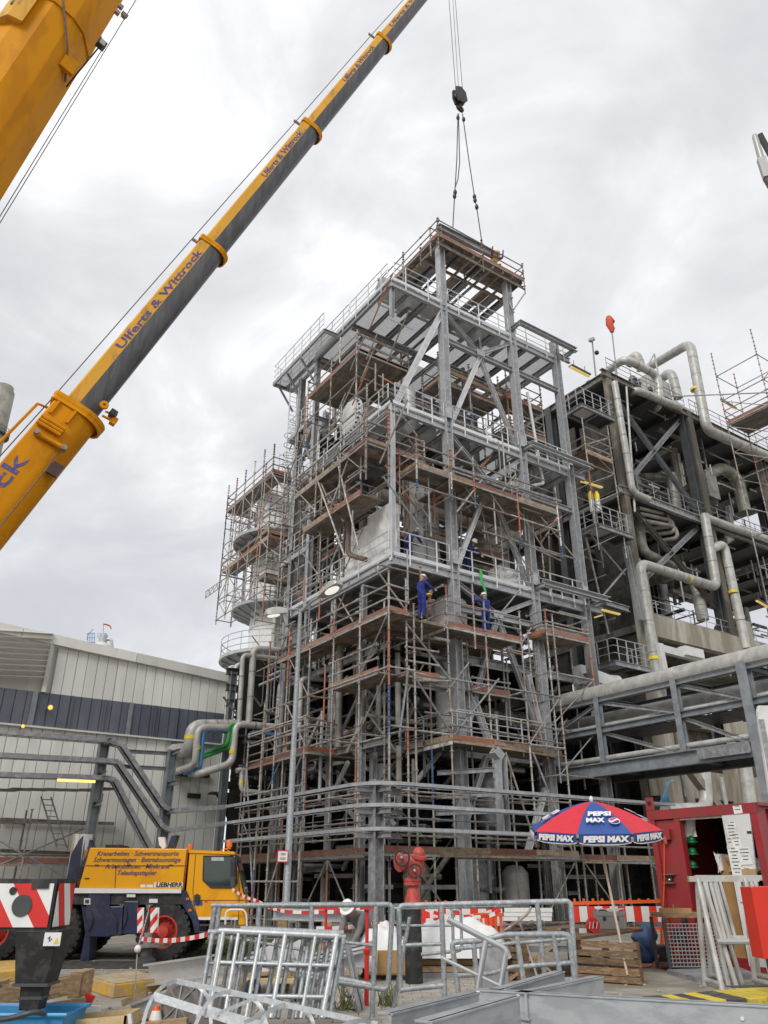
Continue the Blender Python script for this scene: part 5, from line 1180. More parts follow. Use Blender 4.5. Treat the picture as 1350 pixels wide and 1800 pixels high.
strip('yellow strip light inside the upper storey behind the cross brace', P(1180, 832, v=VB + 1.5), P(1198, 845, v=VB + 1.5), .25)
strip('yellow strip light on the open scaffold at the right edge', P(1268, 704, v=.4), P(1294, 720, v=.4), .16)
strip('yellow strip light at the right edge above the pipe bridge', P(1330, 1056, v=VB - .5), P(1358, 1072, v=VB - .5), .25)
strip('yellow strip light seen under the umbrella rim', P(1066, 1476, v=-.4), P(1118, 1478, v=-.4), .2)
# pipework of the plant
def Bp(*l): return [P(x, y, v=VB + (dv[0] if dv else -.45)) for x, y, *dv in l]
pipe('tall grey clad pipe running down the near edge of the plant beside its first column', Bp((1080, 672), (1112, 866), (1140, 878)), .21, 'clad', rings=1.2)
pipe('thin pale pipe beside the tall clad pipe at the plant corner', Bp((1101, 680, -.2), (1116, 900, -.2)), .07, 'clad')
pipe('large clad pipe loop standing before the concrete face with yellow tags', Bp((1158, 1205), (1124, 990), (1260, 1033), (1238, 905)), .29, 'clad', rb=.6, n=16, rings=1.6, tags=((P(1150, 1160, v=VB - .45), Z), (P(1208, 1017, v=VB - .45), EU)))
pipe('large clad downpipe right of the pipe loop with one yellow tag', Bp((1312, 1140), (1272, 956), (1250, 965)), .28, 'clad', rb=.6, n=16, rings=1.6, tags=((P(1289, 1043, v=VB - .45), Z),))
pipe('largest roof pipe climbing over the plant and bending down to the right edge', [P(1142, 645, v=VB + 5), P(1213, 603, v=VB + .2), P(1242, 756, v=VB - .5), P(1370, 812, v=VB - .5)], .35, 'clad', rb=.9, n=18, rings=1.5, tags=((P(1223, 686, v=VB), Z),))
pipe('bent roof pipe over the first plant column, the highest of the pair', [P(1068, 652, v=VB + 2), P(1098, 630, v=VB), P(1156, 660, v=VB), P(1160, 712, v=VB), P(1120, 742, v=VB + 4)], .28, 'clad', rb=.8, n=16, rings=1.1)
pipe('bent roof pipe below the roof edge, the lower of the pair', [P(1094, 702, v=VB + 2), P(1117, 685, v=VB - .3), P(1195, 717, v=VB - .3)], .26, 'clad', rb=.7, n=16, rings=1.1)
pipe('short roof elbow pipe behind the bent roof pipes', [P(1105, 640, v=VB + 3), P(1118, 622, v=VB + 2), P(1128, 650, v=VB + 2)], .36, 'clad', rb=.8, n=16, rings=.5)
pipe('roof elbow pipe beside the largest roof pipe', [P(1155, 672, v=VB + 3), P(1180, 652, v=VB + 1), P(1192, 700, v=VB + 1)], .33, 'clad', rb=.8, n=16, rings=.7)
pipe('clad pipe following the upper plant floor edge to the right', Bp((1236, 908), (1280, 925), (1370, 955)), .26, 'clad', rings=1.2)
pipe('fat clad duct bending inside the open right part of the plant', Bp((1236, 838, 1), (1270, 822, 1), (1296, 840, 1), (1310, 900, 1)), .42, 'clad_old', rb=.9, n=16, rings=.8)
pipe('fat clad pipe leaving to the right edge above the concrete pier', Bp((1268, 950, .5), (1300, 932, .5), (1370, 962, .5)), .42, 'clad', rb=.8, n=16, rings=1)
pipe('dark clad pipe hanging in the lower bay behind the cross brace', Bp((1122, 915, 1), (1130, 970, 1), (1190, 1000, 1)), .30, 'clad_old', rb=.6, rings=1)
pipe('upright clad pipe standing on the concrete deck behind the railing', Bp((1236, 1090, .8), (1222, 1020, .8)), .36, 'clad', rings=.7)
pipe('clad pipe crossing the dark upper storey', Bp((1128, 840, 3), (1170, 838, 3), (1215, 872, 3)), .32, 'clad_old', rings=.8)
pipe('upright clad pipe in the upper storey beside the inner lamp', Bp((1182, 835, 1.6), (1188, 900, 1.6)), .4, 'clad_old', rings=.6)
for k, (dx, dy, lb) in enumerate(((0, 0, 'uppermost of three small pipes under the upper plant floor'), (8, 10, 'second of three small pipes under the upper plant floor'), (14, 21, 'third of three small pipes under the upper plant floor'))):
    pipe(lb, Bp((1122 + dx * .3, 893 + dy, .3), (1172 + dx, 905 + dy, .3), (1178 + dx, 925 + dy, .3), (1140 + dx, 930 + dy, 1.2)), .13, 'clad_old', rb=.35)
pipe('two bend duct standing before the concrete below the pipe bridge, the left one', Bp((1170, 1425, -1), (1243, 1423, -1), (1236, 1340, -1)), .33, 'clad', rb=.7, n=16)
pipe('single downpipe before the concrete below the pipe bridge, the right one', Bp((1322, 1440, -1), (1308, 1340, -1)), .36, 'clad', n=16)
dr = thing('round_cover', 'round flanged vessel end facing left in the open upper right plant', 'vessel', P(1258, 868, v=VB + .6))
c = P(1258, 868, v=VB + .6); MB().lathe(c, (EU * .5 - EV).normalized(), [(.75, -1.4), (.75, 0), (.4, .05), (.02, .06)], 24).build('shell', 'clad_old', dr)
slab(dr, 'housing', P(1240, 860, v=VB + .9), EU * 1.2, EV * 1.2, Z * 1.8, 'clad_old')
rb_ = thing('roof_machinery', 'cluster of flanged nozzles and boxes on the plant roof under the bent pipes', 'machinery', W(uA + 3, VB + 2, zR))
for i in range(14):
    u = uA + 1.2 + random.uniform(0, 6); v = VB + random.uniform(.5, 3); h = random.uniform(.5, 1.9); r = random.choice((.1, .14, .2, .3)); o = W(u, v, zR)
    MB().lathe(o, Z, [(r, 0), (r, h), (r * 1.5, h), (r * 1.5, h + .1), (r, h + .1), (r, h + .3)], 12).build('nozzle', random.choice(('clad', 'clad_old', 'galv_dull')), rb_)
for (x, y, w_, h_) in ((1140, 680, .9, 1.5), (1165, 690, .8, 1.4), (1205, 735, 1.3, 1.2), (1213, 750, 1, 1)): slab(rb_, 'cabinet', P(x, y, v=VB + 1.6), EU * w_, EV * .8, Z * h_, 'clad')
bar(rb_, 'frame_post', P(1135, 650, v=VB + .5), P(1150, 622, v=VB + .5), .08, .08, 'clad'); bar(rb_, 'frame_post', P(1150, 622, v=VB + .5), P(1160, 672, v=VB + .5), .08, .08, 'clad')
clut = thing('plant_pipework', 'tangle of small pipes and valves in the dark storeys of the right plant', 'pipework', W(uA + 6, VB + 3, z0))
rn = random.Random(5)
for i in range(120):
    u = rn.uniform(uA + .5, uA + 20); v = VB + rn.uniform(.6, 5.5); z = rn.uniform(z0 + .3, zR - .6); L = rn.uniform(.8, 4); d = rn.choice((EU, EV, Z)); r = rn.choice((.05, .08, .12, .18, .28))
    a = W(u, v, z); b = a + d * L
    if b.z > zR: b = a - Z * L * .4
    rod(clut, 'pipe', a, b, r, rn.choice(('clad_old', 'clad_old', 'steel_old', 'clad', 'galv_dull', 'steel_dark')), 10)
for i in range(150):
    u = rn.uniform(uA + .3, uA + 18); v = VB + rn.uniform(.3, 2.5); z = rn.uniform(z0 + .3, zR - .6); L = rn.uniform(.6, 2.6); d = rn.choice((EU, EV, Z)); a = W(u, v, z); b = a + d * L
    if b.z > zR: b = a - Z * L * .4
    bar(clut, 'small_steel', a, b, .07, .10, rn.choice(('galv_dull', 'steel_old', 'clad_old', 'galv', 'clad')), rn.choice(('ib', 'ang')))
for i in range(46):
    u = rn.uniform(uA + .5, uA + 15); v = VB + rn.uniform(-.6, .9); z = rn.uniform(.4, z0 - 1.5); L = rn.uniform(.8, 3.5); d = rn.choice((EU, EV, Z)); r = rn.choice((.05, .08, .12))
    rod(clut, 'lower_pipe', W(u, v, z), W(u, v, z) + d * min(L, 3), r, rn.choice(('clad_old', 'clad', 'galv_dull', 'steel_dark')), 8)
wf = thing('white_duct_frame', 'pale square duct frame at the left end of the pipe bridge', 'duct', P(1022, 1200, v=VB - 1.6))
a = P(1021, 1172, v=VB - 1.8); b = P(1024, 1238, v=VB - 1.8); c = P(1105, 1205, v=VB - 1.8)
bar(wf, 'duct', a, b, .5, .5, 'clad_white', 'box', EU); bar(wf, 'duct', a - Z * .25, c - Z * .25, .5, .55, 'clad_white')
pipe('short clad elbow under the pale square duct frame', [P(1034, 1215, v=VB - 1.7), P(1036, 1196, v=VB - 1.7), P(1085, 1200, v=VB - 1.7)], .34, 'clad', rb=.6, n=16, rings=.5)
a = P(1155, 1140, v=VB - .9); wf2 = thing('white_duct_frame', 'white ribbed duct frame hanging under the concrete face', 'duct', a)
bar(wf2, 'duct', P(1156, 1132, v=VB - .7), P(1166, 1185, v=VB - .7), .4, .4, 'clad_white', 'box', EU); bar(wf2, 'duct', P(1160, 1140, v=VB - .7), P(1235, 1160, v=VB - .7), .3, .4, 'clad_white'); slab(wf2, 'fan_box', P(1215, 1148, v=VB - .8), EU * 1.6, EV * .5, Z * .5, 'clad_white')
# mast with floodlight, windsock
fm = thing('floodlight_mast', 'thin mast with two small floodlights on the roof corner between tower and plant', 'floodlight', P(1047, 650, v=VB))
MB().tube([P(1047, 660, v=VB), P(1041, 600, v=VB)], .05, 6).build('mast', 'galv_dull', fm)
for dx in (-.12, .12): slab(fm, 'floodlight', P(1040, 597, v=VB) + EU * dx + Z * dx * .8, EU * .22, EV * .2, Z * .18, 'lamp_grey')
slab(fm, 'speaker', P(1047, 619, v=VB) + EU * .1, EU * .2, EV * .2, Z * .2, 'black')
ws = thing('windsock', 'limp red windsock on a leaning pole above the plant roof', 'windsock', P(1089, 690, v=VB))
MB().tube([P(1088, 690, v=VB), P(1075, 578, v=VB)], .045, 6).build('pole', 'galv_dull', ws)
c = P(1073, 566, v=VB); sm_ = MB(); sm_.tube([c + EU * .3 + Z * .1, c + EU * -.1 + Z * .2, c + EU * -.15 - Z * .25, c + EU * .05 - Z * .6, c + EU * .0 - Z * .85], [.16, .26, .24, .2, .12], 10); sm_.build('sock', 'sock_red', ws)

# ================================================================== PIPE BRIDGE
UB_ = 9.0; UB2 = 11.2
br = thing('pipe_bridge', 'blue grey steel pipe bridge with thick silver pipes crossing in from the right', 'pipe bridge', W(10, -5, 0))
def bb_(a, b, w, h, m='steel_blue', name='beam', kind='ib', up=Z): return bar(br, name, a, b, w, h, m, kind, up)
vL, vR = 1.0, -12.0
zTop = P(1150, 1208, u=UB_).z; zMid = P(1100, 1275, u=UB_).z; zBot = P(1150, 1340, u=UB_).z
for u in (UB_, UB2):
    mm = 'steel_blue' if u == UB_ else 'steel_dark'
    bb_(W(u, vL, zTop), W(u, vR, zTop), .2, .22, mm); bb_(W(u, vL, zMid), W(u, vR, zMid), .2, .24, mm); bb_(W(u, vL, zBot), W(u, vR, zBot), .26, .5, mm)
pvs = [uv(P(x, y, u=UB_))[1] for x, y in ((1055, 1260), (1195, 1250), (1322, 1240))]
for k, v in enumerate(pvs):
    for u in (UB_ - .06, UB2 + .06):
        bb_(W(u, v, 0 if k == 2 else zBot + .2), W(u, v, zTop + .1), .24 if k < 2 else .36, .24 if k < 2 else .36, 'steel_blue' if u < 10 else 'steel_dark', 'post', 'ib', EU)
    for z in (zTop, zMid, zBot): bb_(W(UB_, v, z), W(UB2, v, z), .18, .22, 'steel_dark', 'cross_beam')
for k in range(2):
    for za, zb in ((zTop, zMid), (zMid, zBot)): bb_(W(UB_ + .05, pvs[k] - .15, za - .15), W(UB_ + .05, pvs[k + 1] + .2, zb + .15), .12, .14, 'galv_dull', 'brace')
bb_(W(UB_ + .05, pvs[0] + .1, zTop - .15), W(UB_ + .05, vL, zMid + .15), .12, .14, 'galv_dull', 'brace')
for k in range(9): bb_(W(UB_, vL - 1.2 - k * 1.3, zMid - .02), W(UB2, vL - 1.2 - k * 1.3, zMid - .02), .12, .16, 'steel_dark', 'cross_beam'); bb_(W(UB_, vL - 1.2 - k * 1.3, zBot + .1), W(UB2, vL - 1.2 - k * 1.3, zBot + .1), .12, .16, 'steel_dark', 'cross_beam')
bb_(W(UB_ - .28, pvs[2] + 2.2, zBot + .03), W(UB_ - .28, pvs[2] + .2, zBot + .03), .02, .36, 'galv_dull', 'splice_plate', 'box')
for k in range(8): slab(br, 'soffit_sheet', W(10.1, vL - .9 - k * 1.55, zMid - .14), EU * 1.9, EV * 1.5, Z * .03, 'steel_dark')
pt = P(985, 1232, u=UB_ + .1); zP = P(1200, 1184, u=UB_ + .1).z
t = pipe('thick silver clad pipe lying on top of the pipe bridge', [W(UB_ + .25, vL + .6, zP), W(UB_ + .25, vR, zP)], .36, 'clad', n=22)
for i in range(8): q = W(UB_ + .25, vL - i * 1.6, zP); bar(t, 'joint_band', q, q - EV * .04, .364, .364, 'clad', 'cyl24')
t = pipe('second silver clad pipe inside the upper bay of the pipe bridge', [W(10.35, vL + .6, zTop - .62), W(10.35, vR, zTop - .62)], .38, 'clad', n=20)
pipe('slim pale pipe along the middle of the pipe bridge', [W(UB_ + .2, vL + .6, zMid + .2), W(UB_ + .2, vR, zMid + .2)], .07, 'clad')
pipe('slim pale pipe along the lower beam of the pipe bridge', [W(UB_ + .1, vL + .6, zBot + .42), W(UB_ + .1, vR, zBot + .42)], .10, 'clad')
tray('galvanised cable tray laid inside the middle of the pipe bridge', [W(UB_ + .7, vL - i * 1.2, zMid + .3) for i in range(11)], w=.5, h=.12, m='galv_dull')
bl = thing('cable_bundle', 'bundle of light blue cables dropping under the left part of the pipe bridge', 'cables', P(1170, 1390, v=-.8))
for k in range(7): MB().tube(bend([P(1180 + k, 1372, v=-.8), P(1170 - k * 1.2 + 4, 1378, v=-.9), P(1160 + k * 3, 1412, v=-.9)], .6), .028, 5).build('cable', 'cable_blue', bl)
wp = thing('pale_cover_panel', 'pale rounded panel with a slot at the right edge before the pipe bridge', 'panel', P(1345, 1300, Y=15))
o = P(1333, 1250, Y=15); X_ = (P(1360, 1247, Y=15) - P(1330, 1247, Y=15)); dn = P(1358, 1430, Y=15) - P(1330, 1244, Y=15)
mb = MB(); k_ = [(0, .06), (.12, 0), (.88, 0), (1, .06), (1, 1), (0, 1)]; mb.prism([P(1330, 1240, Y=15) + X_ * a + dn * b for a, b in k_], (0, .09, 0)); mb.build('panel', 'clad_white', wp, bevel=.01)
slab(wp, 'slot', P(1350, 1330, Y=14.985), X_ * .3, dn * .72, V((0, .01, 0)), 'galv_dull')
# lamp head close at the right edge
nl = thing('street_lamp', 'near street lamp head poking in at the right picture edge high up', 'street lamp', P(1340, 280, Y=6))
a = P(1326, 237, Y=6); b = P(1339, 282, Y=6.02); c = P(1349, 312, Y=6.04); d_ = P(1420, 430, Y=6.3)
MB().tube([a, a.lerp(b, .1), b], [.022, .032, .036], 14).build('cover', 'lamp_grey', nl)
bar(nl, 'housing', b - (c - b) * .1, c, .085, .07, 'lamp_grey', 'box', V((.3, 1, 0))); bar(nl, 'arm', c, d_, .085, .06, 'pipe_brown', 'box', V((.3, 1, 0)))
e1 = P(1335, 236, Y=6.1); e2 = P(1375, 310, Y=6.25); bar(nl, 'shade', e1, e2, .05, .05, 'steel_dark', 'box', V((.3, 1, 0)))

bar(nl, 'pole', V((d_.x + .02, d_.y, 0)), V((d_.x + .02, d_.y, d_.z + .05)), .05, .05, 'galv_tube', 'cyl12')
# ================================================================== MOBILE CRANE (truck on the left, boom over the tower)
YN = 19.9; YF = 22.5
def T(x, y, Y=YN): return P(x, y, Y=Y)
crane = thing('mobile_crane', 'yellow and navy mobile crane truck whose long telescopic boom reaches over the tower', 'mobile crane', V((-9, 21.2, 0)))
DY = V((-.125 * (YF - YN), YF - YN, 0))
def cprism(name, pts, m, y0=YN, y1=YF, parent=None, bevel=0):
    mb = MB(); q = [T(x, y) for x, y in pts]; mb.prism([V((p.x, y0, p.z)) for p in q], ((-.125 * (y1 - y0) if y1 - y0 > 1 else 0), y1 - y0, 0)); return mb.build(name, m, parent or crane, bevel=bevel)
cab = cprism('cab', [(333, 1498), (411, 1500), (419, 1530), (424, 1556), (431, 1584), (431, 1627), (419, 1627), (419, 1617), (348, 1617), (327, 1566)], 'crane_yellow', bevel=.03)
cprism('roof_visor', [(332, 1494), (412, 1497), (413, 1502), (332, 1499)], 'crane_yellow', YN - .03, YF + .03)
wd_ = cprism('window', [(358, 1505), (409, 1505), (415, 1512), (417, 1552), (411, 1560), (371, 1560), (357, 1547)], 'glass', YN - .012, YN + .02, cab)
fr = MB(); q = [T(x, y, YN - .015) for x, y in [(358, 1505), (409, 1505), (415, 1512), (417, 1552), (411, 1560), (371, 1560), (357, 1547)]]; fr.tube(q, .018, 6, closed=True); fr.build('window_seal', 'black', cab)
for pts in ([(344, 1502), (339, 1566), (340, 1582), (347, 1616)], [(419, 1530), (421, 1560), (419, 1616)]):
    sm = MB(); sm.tube([T(x, y, YN - .001) for x, y in pts], .008, 5); sm.build('door_seam', 'black', cab)
ws_ = MB(); a = [T(411, 1501), T(419, 1530), T(424, 1556), T(428, 1572)]
for p, q in zip(a, a[1:]): ws_.obox((p + q) / 2 + DY / 2 + V((.02, 0, 0)), q - p, DY * .94, V((.03, 0, .008)))
ws_.build('windscreen', 'glass', cab)
cprism('mirror', [(409, 1511), (416, 1513), (417, 1540), (409, 1541)], 'black', YN - .28, YN - .16, cab); cprism('mirror', [(408, 1544), (416, 1544), (416, 1558), (409, 1558)], 'steel_dark', YN - .28, YN - .16, cab)
mb = MB(); mb.tube(bend([T(405, 1503), T(414, 1503, YN - .25), T(414, 1512, YN - .22)], .1), .015, 5); mb.build('mirror_arm', 'black', cab)
cprism('handle', [(342, 1574), (347, 1571), (352, 1574), (352, 1583), (347, 1592), (342, 1583)], 'black', YN - .04, YN, cab)
cprism('stripe', [(333, 1583), (356, 1583), (356, 1592), (337, 1592)], 'letter_blue', YN - .006, YN, cab)
lettering(cab, '04', T(362, 1585, YN - .004), (1, 0, 0), Z, .07, 'red', .002); cprism('stripe', [(349, 1582), (430, 1582), (430, 1583), (349, 1583)], 'black', YN - .006, YN, cab)
cprism('bumper_strip', [(348, 1612), (418, 1612), (418, 1617), (348, 1617)], 'white', YN - .01, YN, cab)
cprism('sun_visor', [(372, 1506), (393, 1506), (394, 1513), (372, 1513)], 'clad', YN - .016, YN - .008, cab)
gb = MB(); gb.tube(bend([T(396, 1625, YN - .15), T(397, 1599, YN - .15), T(433, 1599, YN - .15), T(434, 1640, YN - .15)], .15), .022, 7); gb.build('guard_bar', 'white', crane)
for (x, y, h) in ((334, 1490, .15), (403, 1483, .17)):
    p = T(x, y, 20.5); b = MB(); b.lathe(p - Z * h * .7, Z, [(.055, 0), (.055, .05), (.075, .05), (.07, h), (.03, h + .03), (.001, h + .035)], 14); b.build('beacon', 'beacon', crane)
mb = MB(); mb.tube(bend([T(388, 1495, 20.6), T(395, 1491, 20.5), T(403, 1496, 20.5)], .1), .012, 5); mb.build('cable', 'crane_yellow', crane)
hood = cprism('engine_hood', [(158, 1490), (331, 1492), (322, 1566), (138, 1562)], 'crane_yellow', bevel=.025)
for pts in ([(150, 1522), (326, 1522)], [(204, 1523), (202, 1561)], [(329, 1493), (321, 1564)]):
    sm = MB(); sm.tube([T(x, y, YN - .001) for x, y in pts], .010, 5); sm.build('seam', 'black', hood)
cprism('latch', [(149, 1543), (157, 1543), (157, 1545), (149, 1545)], 'black', YN - .02, YN, hood)
for (t, x, y, w_) in (('Kranarbeiten · Schwertransporte', 242, 1500.5, 143), ('Schwermontagen · Betriebsumzüge', 240.5, 1511.5, 153), ('Arbeitsbühnen · Minikrane', 241, 1523, 113), ('Teleskapstapler', 239.5, 1534.5, 69)):
    lettering(hood, t, T(x, y, YN - .005), (1, 0, 0), Z, .145, 'letter_purple', .0015, .25, (T(x + w_ / 2, y) - T(x - w_ / 2, y)).length)
cprism('nameplate', [(271, 1551), (322, 1551), (321, 1560), (271, 1560)], 'white', YN - .008, YN, hood)
lettering(hood, 'LIEBHERR', T(297, 1555.5, YN - .013), (1, 0, 0), Z, .13, 'black', .004, .1, (T(320, 1555) - T(274, 1555)).length)
for x0, x1 in ((247, 256), (258, 269)): cprism('nameplate', [(x0, 1555), (x1, 1555), (x1, 1560), (x0, 1560)], 'white', YN - .008, YN, hood)
cprism('deck_rail', [(120, 1561), (319, 1563), (319, 1570), (120, 1570)], 'white', YN - .06, YN + .3)
ch_ = MB(); ch_.box(-21, T(322, 0).x, 20.2, 22.2, T(0, 1600).z - .0, T(0, 1565).z); ch_.build('chassis', 'crane_navy', crane)
cprism('frame_skirt', [(60, 1571), (320, 1571), (322, 1590), (60, 1590)], 'black', YN + .02, YF)
cprism('locker', [(157, 1571), (194, 1571), (194, 1647), (158, 1647), (151, 1600)], 'crane_navy', YN - .03, YN + .7, bevel=.015)
cprism('locker', [(194, 1593), (217, 1593), (214, 1645), (190, 1645)], 'crane_navy', YN - .02, YN + .6, bevel=.015)
cprism('locker', [(219, 1584), (244, 1584), (244, 1642), (216, 1642)], 'crane_navy', YN - .04, YN + .6, bevel=.015)
cprism('badge', [(149, 1579), (160, 1579), (160, 1590), (149, 1590)], 'white', YN - .05, YN - .03); cprism('badge', [(151, 1581), (158, 1581), (158, 1588), (151, 1588)], 'steel_dark', YN - .056, YN - .05)
cprism('sticker', [(224, 1572), (239, 1572), (239, 1577), (224, 1577)], 'white', YN - .05, YN - .04); cprism('sticker', [(262, 1580), (277, 1580), (277, 1587), (262, 1587)], 'white', YN - .0, YN + .02)
cprism('fender', [(318, 1566), (328, 1566), (350, 1617), (351, 1640), (343, 1640), (338, 1618), (322, 1592)], 'crane_navy', YN - .02, YN + .75)
cprism('mudguard', [(140, 1590), (157, 1600), (154, 1688), (138, 1690), (147, 1640)], 'crane_navy', YN + .1, YN + .6)
ex = MB(); ex.lathe(T(136, 1545, 20.9) - Z * .3, Z, [(.26, 0), (.26, (T(0, 1467, 20.9).z - T(0, 1545, 20.9).z) + .3)], 24); ex.build('exhaust', 'chrome', crane)
cprism('side_cowl', [(120, 1475), (128, 1466), (118, 1547), (97, 1547), (106, 1500)], 'crane_navy', 20.6, 22.0)
cprism('side_cowl', [(152, 1475), (158, 1490), (143, 1547), (122, 1547), (128, 1535), (148, 1500)], 'crane_navy', 20.1, 20.35)
for i in range(4): cprism('vent_slot', [(127 + i * .5, 1524 + i * 5), (140 - i, 1524 + i * 5), (140 - i, 1527 + i * 5), (127 + i * .5, 1527 + i * 5)], 'black', 20.06, 20.11)
cprism('engine_intake', [(171, 1483), (200, 1483), (202, 1491), (170, 1491)], 'rubber', 20.5, 21.6)
cprism('spare_plate', [(270, 1470), (281, 1470), (284, 1488), (278, 1491), (272, 1484)], 'white', 20.3, 20.45); cprism('spare_plate', [(292, 1467), (302, 1466), (294, 1491), (284, 1491)], 'crane_navy', 20.4, 20.7)
cprism('deck', [(-300, 1543), (122, 1545), (122, 1562), (-300, 1560)], 'crane_navy', 20.0, 22.3)
cprism('superstructure', [(-560, 1440), (-200, 1460), (-180, 1545), (-580, 1545)], 'crane_yellow', 20.1, 22.4, bevel=.04)
for (x0, y0, x1, y1) in ((196, 1600, 205, 1640), (222, 1590, 214, 1640), (160, 1600, 156, 1640)):
    hm = MB(); hm.tube(smooth([T(x0, y0, YN - .02), T((x0 + x1) / 2 + 4, (y0 + y1) / 2, YN - .09), T(x1, y1, YN - .03)], 5), .014, 6); hm.build('hose', 'rubber', crane)
for (x, y) in ((352, 1626), (352, 1638)): bar(crane, 'step', T(x, y, YN - .05), T(x + 20, y, YN - .05), .16, .03, 'steel_dark')
for (x, y) in ((330, 1580), (334, 1600), (428, 1600)): slab(crane, 'marker_lamp', T(x, y, YN - .03), (.07, 0, 0), (0, .03, 0), Z * .05, 'beacon')
sx_ = MB(); sx_.tube([T(203, 1524), T(203, 1524) + V((.0, -.03, 0))], .02, 6); sx_.build('latch', 'black', hood)
for x in (170, 226, 300): slab(hood, 'latch', T(x, 1521, YN - .01), (.09, 0, 0), (0, .02, 0), Z * .03, 'black')
# wheels
RW = (T(0, 1586) - T(0, 1690)).length / 2; RZ = T(0, 1638).z
def wheel(x, y, side, far=False):
    o = V((x, y, RZ)); ax = V((0, -1, 0)) * side
    ty = MB(); w_ = .22
    ty.lathe(o, ax, [(RW * .56, -w_), (RW * .80, -w_ * 1.05), (RW * .95, -w_ * .95), (RW, -w_ * .7), (RW, w_ * .7), (RW * .95, w_ * .95), (RW * .80, w_ * 1.05), (RW * .56, w_)], 40)
    t = ty.build('wheel', 'rubber', crane)
    for i in range(26):
        a = 2 * math.pi * i / 26; d = V((math.cos(a), 0, math.sin(a)))
        for s in (-1, 1): bar(t, 'tread_block', o + d * (RW - .01) + ax * (.03 * s), o + d * (RW - .01) + ax * (.20 * s) + V((-d.z, 0, d.x)) * .03, .085, .05, 'rubber', 'box', d)
    rm = MB(); rm.lathe(o, ax, [(RW * .56, -w_), (RW * .56, w_ * .95), (RW * .50, w_ * .95), (RW * .47, w_ * .5), (RW * .36, w_ * .2), (RW * .30, w_ * .35), (RW * .22, w_ * .75), (RW * .20, w_ * .95), (.001, w_)], 32); r = rm.build('rim', 'rim_red', t)
    if not far:
        for i in range(12):
            a = 2 * math.pi * i / 12; q = o + V((math.cos(a), 0, math.sin(a))) * (RW * .34) + ax * (w_ * .25); bar(t, 'wheel_nut', q, q + ax * .05, .022, .022, 'steel_dark', 'cyl6')
for px in (285, 92, -12, -230, -340):
    x = T(px, 1640).x
    wheel(x, YN + .24, 1); wheel(x, YF - .3, -1, True)
    rod(crane, 'axle', V((x, YN + .4, RZ)), V((x, YF - .4, RZ)), .09, 'black')
# outrigger beam and jack in front of the truck
ox = T(262, 1650, 17.2).x
bar(crane, 'outrigger_beam', T(258, 1653, 20.3), T(258, 1653, 17.12), .22, .20, 'crane_navy')
bar(crane, 'jack', V((ox, 17.1, .42)), V((ox, 17.1, T(0, 1660, 17.1).z + .2)), .085, .085, 'chrome', 'cyl16')
mb = MB(); mb.lathe(V((ox, 17.1, .2)), Z, [(.20, 0), (.20, .06), (.11, .12), (.10, .30)], 20); mb.build('foot', 'steel_dark', crane)
slab(crane, 'jack_plate', V((ox, 17.05, .50)), (.82, -.06, .10), (.05, .26, 0), (0, 0, .06), 'steel_old')
def stripes(parent, name, o, X, Yv, n, slope, thick, ma='red', mb_='white', parity=0):
    """diagonal striped board: o lower corner, X and Yv edge vectors; every stripe its own thin plate"""
    L = X.length; H = Yv.length; x = X / L; y = Yv / H; nrm = x.cross(y); w_ = (L + abs(slope) * H) / n
    def clip(p, lim, keep):
        r = []
        for (xa, ya), (xb, yb) in zip(p, p[1:] + p[:1]):
            ia, ib = keep(xa), keep(xb)
            if ia: r.append((xa, ya))
            if ia != ib: t = (lim - xa) / (xb - xa); r.append((lim, ya + (yb - ya) * t))
        return r
    for i in range(n):
        a0 = -max(0, slope) * H + i * w_; a1 = a0 + w_
        p = clip([(a0, 0), (a1, 0), (a1 + slope * H, H), (a0 + slope * H, H)], 0, lambda q: q >= 0)
        if len(p) > 2: p = clip(p, L, lambda q: q <= L)
        if len(p) < 3: continue
        m = MB(); m.prism([o + x * a + y * b for a, b in p], nrm * thick); m.build(name, ma if (i + parity) % 2 == 0 else mb_, parent)
for (x0, x1) in ((264, 277), (241, 250)):
    a = T(x0, 1640, 17.05); b = T(x1, 1640, 17.05); c = T(x0, 1596, 17.05)
    slab(crane, 'warning_board', (a + b) / 2 + (c - a) / 2 + V((0, .03, 0)), b - a, (0, .03, 0), c - a, 'white'); stripes(crane, 'warning_stripe', a + V((0, .012, 0)), b - a, c - a, 5, .9, .004)
pad = thing('outrigger_pad', 'thick yellow edged timber pad under the crane outrigger foot', 'outrigger pad', P(205, 1722, z=0))
def quadprism(parent, name, pts, z0, z1, m, **k): mb = MB(); mb.prism([V((p.x, p.y, z0)) for p in pts], (0, 0, z1 - z0)); return mb.build(name, m, parent, **k)
pp_ = [P(157, 1716, z=.2), P(201, 1729, z=.2), P(296, 1718, z=.2), P(236, 1706, z=.2)]
quadprism(pad, 'edge_frame', pp_, 0, .185, 'pad_yellow', bevel=.015); ce = sum(pp_, V()) / 4; quadprism(pad, 'top_board', [ce + (p - ce) * .97 for p in pp_], .185, .20, 'pad_top')
pad2 = thing('outrigger_pad', 'yellow timber pad lying under the crane wheels at the far left', 'outrigger pad', P(20, 1700, z=0)); pp_ = [P(-40, 1688, z=.2), P(-20, 1706, z=.2), P(62, 1700, z=.2), P(40, 1684, z=.2)]
quadprism(pad2, 'edge_frame', pp_, 0, .17, 'pad_yellow', bevel=.015)
mt = thing('rubber_mat', 'long dark mat on the road under the crane wheels', 'mat', (-8, 19.4, .004)); slab(mt, 'sheet', (-8.5, 19.0, .014), (8.6, 0, 0), (0, 1.5, 0), (0, 0, .02), 'rubber_mat')

